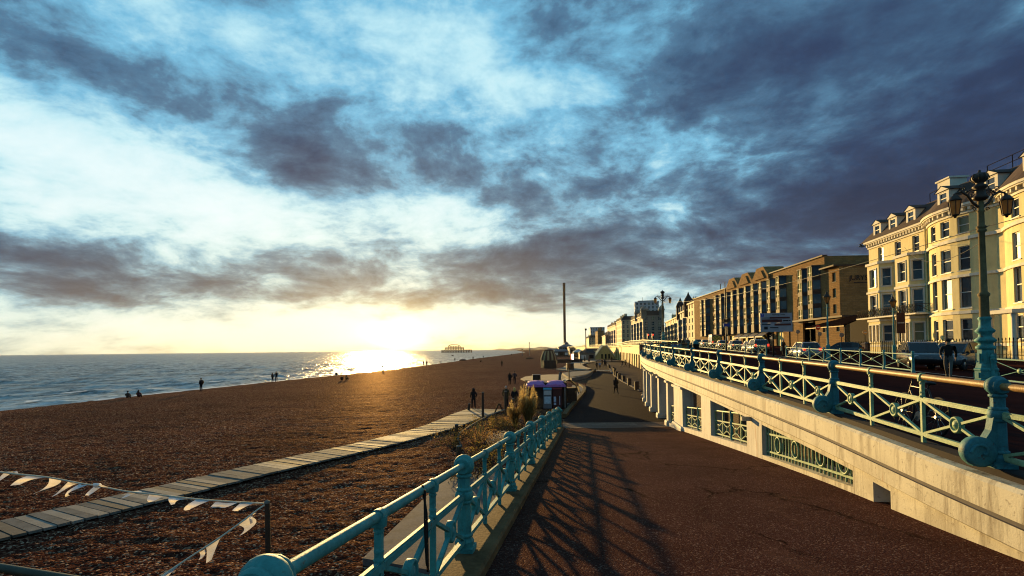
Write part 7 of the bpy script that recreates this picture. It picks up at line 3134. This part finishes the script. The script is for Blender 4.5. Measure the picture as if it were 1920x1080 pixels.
def beach_things():
    for px, py, w, h, lab in ((1006, 715, 1.15, 1.0, 'dark square litter bin on the round terrace'), (1069, 694, 1.5, 1.5, 'large dark bin on the curved terrace')):
        x, y = gp(px, py, -3.05)
        t = thing('litter_bin', lab, 'bin', (x, y, -3.05))
        mb = MB()
        mb.box((0, 0, h * .46), (w, w * .8, h * .92), 0, (.96, .96))
        mb.build('case', MT['darkwood'], t)
        mb = MB()
        mb.box((0, 0, h * .96), (w * 1.06, w * .86, h * .08))
        mb.build('lid', MT['lead'], t)
    x, y = gp(1067, 713, -3.05)
    t = thing('notice_post', 'tall dark wooden notice post behind the purple kiosk', 'post', (x, y, -3.05))
    mb = MB()
    mb.bar((0, 0, 0), (0, 0, 2.5), .16, .16)
    mb.build('shaft', MT['darkwood'], t)
    mb = MB()
    mb.box((0, -.1, 2.15), (.42, .06, .62))
    mb.build('plate', mat('orange brown plate', (.16, .06, .02), .7, .3, 4), t)
    x, y = gp(1049, 716, -3.05)
    t = thing('wooden_bollard', 'leaning short thick timber bollard by the deck terrace', 'bollard', (x, y, -3.05))
    mb = MB()
    mb.tube([(0, 0, 0), (.06, 0, .8), (.16, 0, 1.35)], [.2, .19, .17], 10)
    mb.build('shaft', MT['wood'], t)
    mb = MB()
    mb.lathe([(.17, 1.33), (.14, 1.4), (0, 1.43)], (.16, 0, 0), 10)
    mb.build('top', MT['darkwood'], t)
    # striped tent
    x, y, z = ground_at(1030, 690, zb_)
    t = thing('striped_tent', 'round beach stall with a brown and cream striped dome roof', 'tent', (x, y, z))
    a_, b_ = mat('brown stripe canvas', (0.11, 0.045, 0.02), .85, .25, 4), mat('cream stripe canvas', (0.33, 0.22, 0.10), .85, .25, 4)
    mb = MB()
    n, m_ = 24, 8
    for j in range(n):
        mb.mat = j % 2
        for i in range(m_):
            def pt(i_, j_):
                f = i_ / m_
                p = 2 * math.pi * j_ / n
                r_ = 2.1 * (1 - .42 * f ** 1.7)
                return (r_ * math.cos(p), r_ * math.sin(p) + 1.6, 1.9 + 2.4 * f ** .85)
            mb.quad(pt(i, j), pt(i, j + 1), pt(i + 1, j + 1), pt(i + 1, j), True)
    mb.mat = 0
    mb.lathe([(1.28, 4.25), (1.30, 4.35), (.6, 4.6), (0, 4.65)], (0, 1.6, 0), 24)
    mb.build('dome', [a_, b_], t)
    mb = MB()
    mb.lathe([(2.0, 0), (2.0, 1.95)], (0, 1.6, 0), 24)
    mb.build('drum', b_, t)
    mb = MB()
    mb.box((.05, -.9, .95), (3.3, 1.0, 1.9))
    mb.build('counter_front', MT['brick_dark'], t)
    # slim lamp mast and flag poles far off
    for px, py0, py1, y, lab in ((1098, 616, 672, 235, 'slim tall mast on the promenade before the far buildings'), (992.5, 642, 668, 420, 'far slim mast on the beach left of the slim tower'), (979, 654, 664, 380, 'short far post on the beach skyline')):
        q0, q1 = at(px, py0, y), at(px, py1, y)
        t = thing('mast', lab, 'mast', (q0[0], y, q1[2]))
        hh = q0[2] - q1[2]
        mb = MB()
        mb.tube([(0, 0, -1.5), (0, 0, hh)], [.32, .2], 6)
        mb.build('shaft', MT['lead'], t)
        mb = MB()
        mb.box((0, 0, hh - .4), (.9, .5, .8))
        mb.build('head', MT['black'], t)
    # bollards
    proto = None
    labs = ['bollard nearest the colonnade at the promenade edge', 'second promenade bollard from the colonnade', 'third promenade bollard from the colonnade', 'fourth promenade bollard, beside the walker in a long coat', 'fifth promenade bollard, behind the walker in a long coat', 'tall promenade bollard at the bend of the kerb', 'bollard beyond the tall one on the promenade', 'small far bollard near the white crossing line', 'farthest small bollard toward the stairs']
    for k_, (px, py, h) in enumerate(((1193.5, 731, .95), (1180, 722.5, .9), (1169.5, 716, .9), (1161, 711, .9), (1156, 707, .9), (1153, 704, 1.25), (1150, 697, .95), (1142, 691, .9), (1136, 685, .9))):
        x, y = gp(px, py, PROM_Z)
        if proto is None:
            t = thing('bollard', labs[0], 'bollard', (x, y, PROM_Z), 0, 'square dark bollards along the promenade')
            mb = MB()
            mb.box((0, 0, .45), (.42, .42, .9))
            mb.build('shaft', MT['darkwood'], t)
            mb = MB()
            mb.box((0, 0, .93), (.46, .46, .06))
            mb.lathe([(.31, .96), (0, 1.02)], n=4, smooth=False, ph=math.pi / 4)
            mb.build('cap', MT['darkwood'], t)
            proto = t
        else:
            t = dup(proto)
            t.location = (x, y, PROM_Z)
            t['label'] = labs[k_]
        t.scale = (1, 1, h)
    # seagulls
    for px, py, y, w, rz, lab in ((1617, 462, 55, 1.3, .4, 'gull gliding beside the cream hotel eaves'), (849, 667, 120, 1.4, 1.0, 'gull flying low over the sea under the ruined pier'), (918, 647, 190, 1.6, .3, 'gull in the sky right of the ruined pier'), (825, 679, 115, 1.3, -.4, 'gull skimming the foam left of the ruined pier')):
        x, _, z = at(px, py, y)
        g = thing('seagull', lab, 'seagull', (x, y, z), rz, 'gulls in flight')
        mb = MB()
        mb.ball((0, 0, 0), .16, 10, 8, .6, 1.9, .6)
        mb.ball((0, .3, .04), .08, 8, 6)
        mb.lathe([(.02, 0), (0, .07)], (0, .40, .03), 6, axis='y')
        mb.add([(-.05, -.25, 0), (.05, -.25, 0), (.12, -.48, 0), (-.12, -.48, 0)], [(0, 1, 2, 3)])
        for s in (-1, 1):
            vs = [(s * .06, .13, .05), (s * .06, -.12, .05), (s * w * .25, .16, .22), (s * w * .25, -.06, .22), (s * w * .5, .02, .10), (s * w * .5, -.02, .10)]
            mb.add(vs, [(0, 1, 3, 2), (2, 3, 5, 4)], True)
        mb.build('body', mat('gull feathers', (0.16, 0.14, 0.13), .8, .2, 5), g)


beach_things()


def mid_clutter():
    """low kiosks, stalls and the wall along the far beach edge"""
    for px, y, w, h, m, rf, lab in ((1052, 330, 9, 3.0, 'brick_dark', 'lead', 'low dark beach kiosk right of the striped tent'), (1100, 210, 6, 2.8, 'grey_stone', 'brick_dark', 'small grey beach kiosk left of the double stairs'), (1043, 420, 16, 3.4, 'grey_stone', 'lead', 'long low beach building behind the dark beach kiosk'), (1112, 260, 9, 3.6, 'cream2', 'brick_dark', 'pale beach kiosk with a dark roof beside the slim mast')):
        x, _, _ = at(px, 650, y)
        t = thing('beach_kiosk', lab, 'kiosk', (x, y, PROM_Z))
        mb = MB()
        mb.box((0, 0, h / 2), (w, 4, h))
        mb.build('wall', MT[m], t)
        mb = MB()
        mb.add([(-w / 2 - .4, -2.5, h), (w / 2 + .4, -2.5, h), (w / 2 + .4, 2.5, h), (-w / 2 - .4, 2.5, h), (-w / 2 + .8, 0, h + 1.1), (w / 2 - .8, 0, h + 1.1)], [(0, 1, 5, 4), (2, 3, 4, 5), (1, 2, 5), (3, 0, 4), (3, 2, 1, 0)])
        mb.build('roof', MT[rf], t)
        n = max(2, int(w / 2.5))
        for i in range(n):
            mb = MB()
            mb.box((-w / 2 + (i + .5) * w / n, -2.03, h * .5), (w / n * .6, .1, h * .5))
            mb.build('hatch', MT['dark'] if i % 2 else MT['sash'], t)
    for k_, (px, y, c) in enumerate(((1088, 150, 'navy'), (1096, 158, 'brown'), (1104, 150, 'maroon'))):
        x, _, _ = at(px, 650, y)
        t = thing('parasol', ('dark blue folded parasol, left of three on the far terrace', 'brown folded parasol, middle of three on the far terrace', 'maroon folded parasol, right of three on the far terrace')[k_], 'parasol', (x, y, PROM_Z), 0, 'folded parasols on the far terrace')
        mb = MB()
        mb.tube([(0, 0, 0), (0, 0, 2.5)], .05, 6)
        mb.build('pole', MT['black'], t)
        mb = MB()
        mb.lathe([(.10, .9), (.26, 1.1), (.20, 1.8), (.06, 2.5), (0, 2.6)], n=8)
        mb.build('canopy', CLOTH[c], t)
    a, b = at(1044, 668, 178), at(1092, 668, 178)
    t = thing('beach_wall', 'low dark wall along the beach edge behind the curved terrace', 'wall')
    mb = MB()
    mb.bar((a[0], 178, PROM_Z + .5), (b[0], 178, PROM_Z + .5), .4, 1.1)
    mb.build('wall_face', MT['brick_dark'], t)
    mb = MB()
    mb.bar((a[0], 178, PROM_Z + 1.1), (b[0], 178, PROM_Z + 1.1), .6, .14)
    mb.build('coping', MT['concrete'], t)
    # boats and heaps on the upper beach
    for px, py, lab in ((868, 676, 'small dark heap of nets on the beach below the ruined pier'), (993, 673, 'low dark upturned boat on the beach left of the striped tent')):
        x, y, z = ground_at(px, py, zb_)
        t = thing('upturned_boat' if px > 900 else 'net_heap', lab, 'boat' if px > 900 else 'heap', (x, y, z))
        mb = MB()
        mb.ball((0, 0, .1), 1.0, 12, 8, 1.9, .8, .6)
        mb.build('hull' if px > 900 else 'mound', MT['darkwood'], t)


mid_clutter()


# ---------------------------------------------------------------- sea air
def haze():
    mb = MB()
    mb.box((-800, 5200, 78), (7000, 11000, 180))
    m = bpy.data.materials.new('sea haze')
    m.use_nodes = True
    t = m.node_tree
    t.nodes.clear()
    k = NT(t)
    o = k.n('ShaderNodeOutputMaterial')
    v = k.n('ShaderNodeVolumePrincipled')
    v.inputs['Color'].default_value = (0.95, 0.90, 0.82, 1)
    v.inputs['Density'].default_value = 0.000011
    v.inputs['Anisotropy'].default_value = 0.6
    k.put(o.inputs['Volume'], v.outputs[0])
    ob = mb.build('haze', m)
    tag(ob, 'thin golden sea haze over the far coast', kind='stuff')


haze()
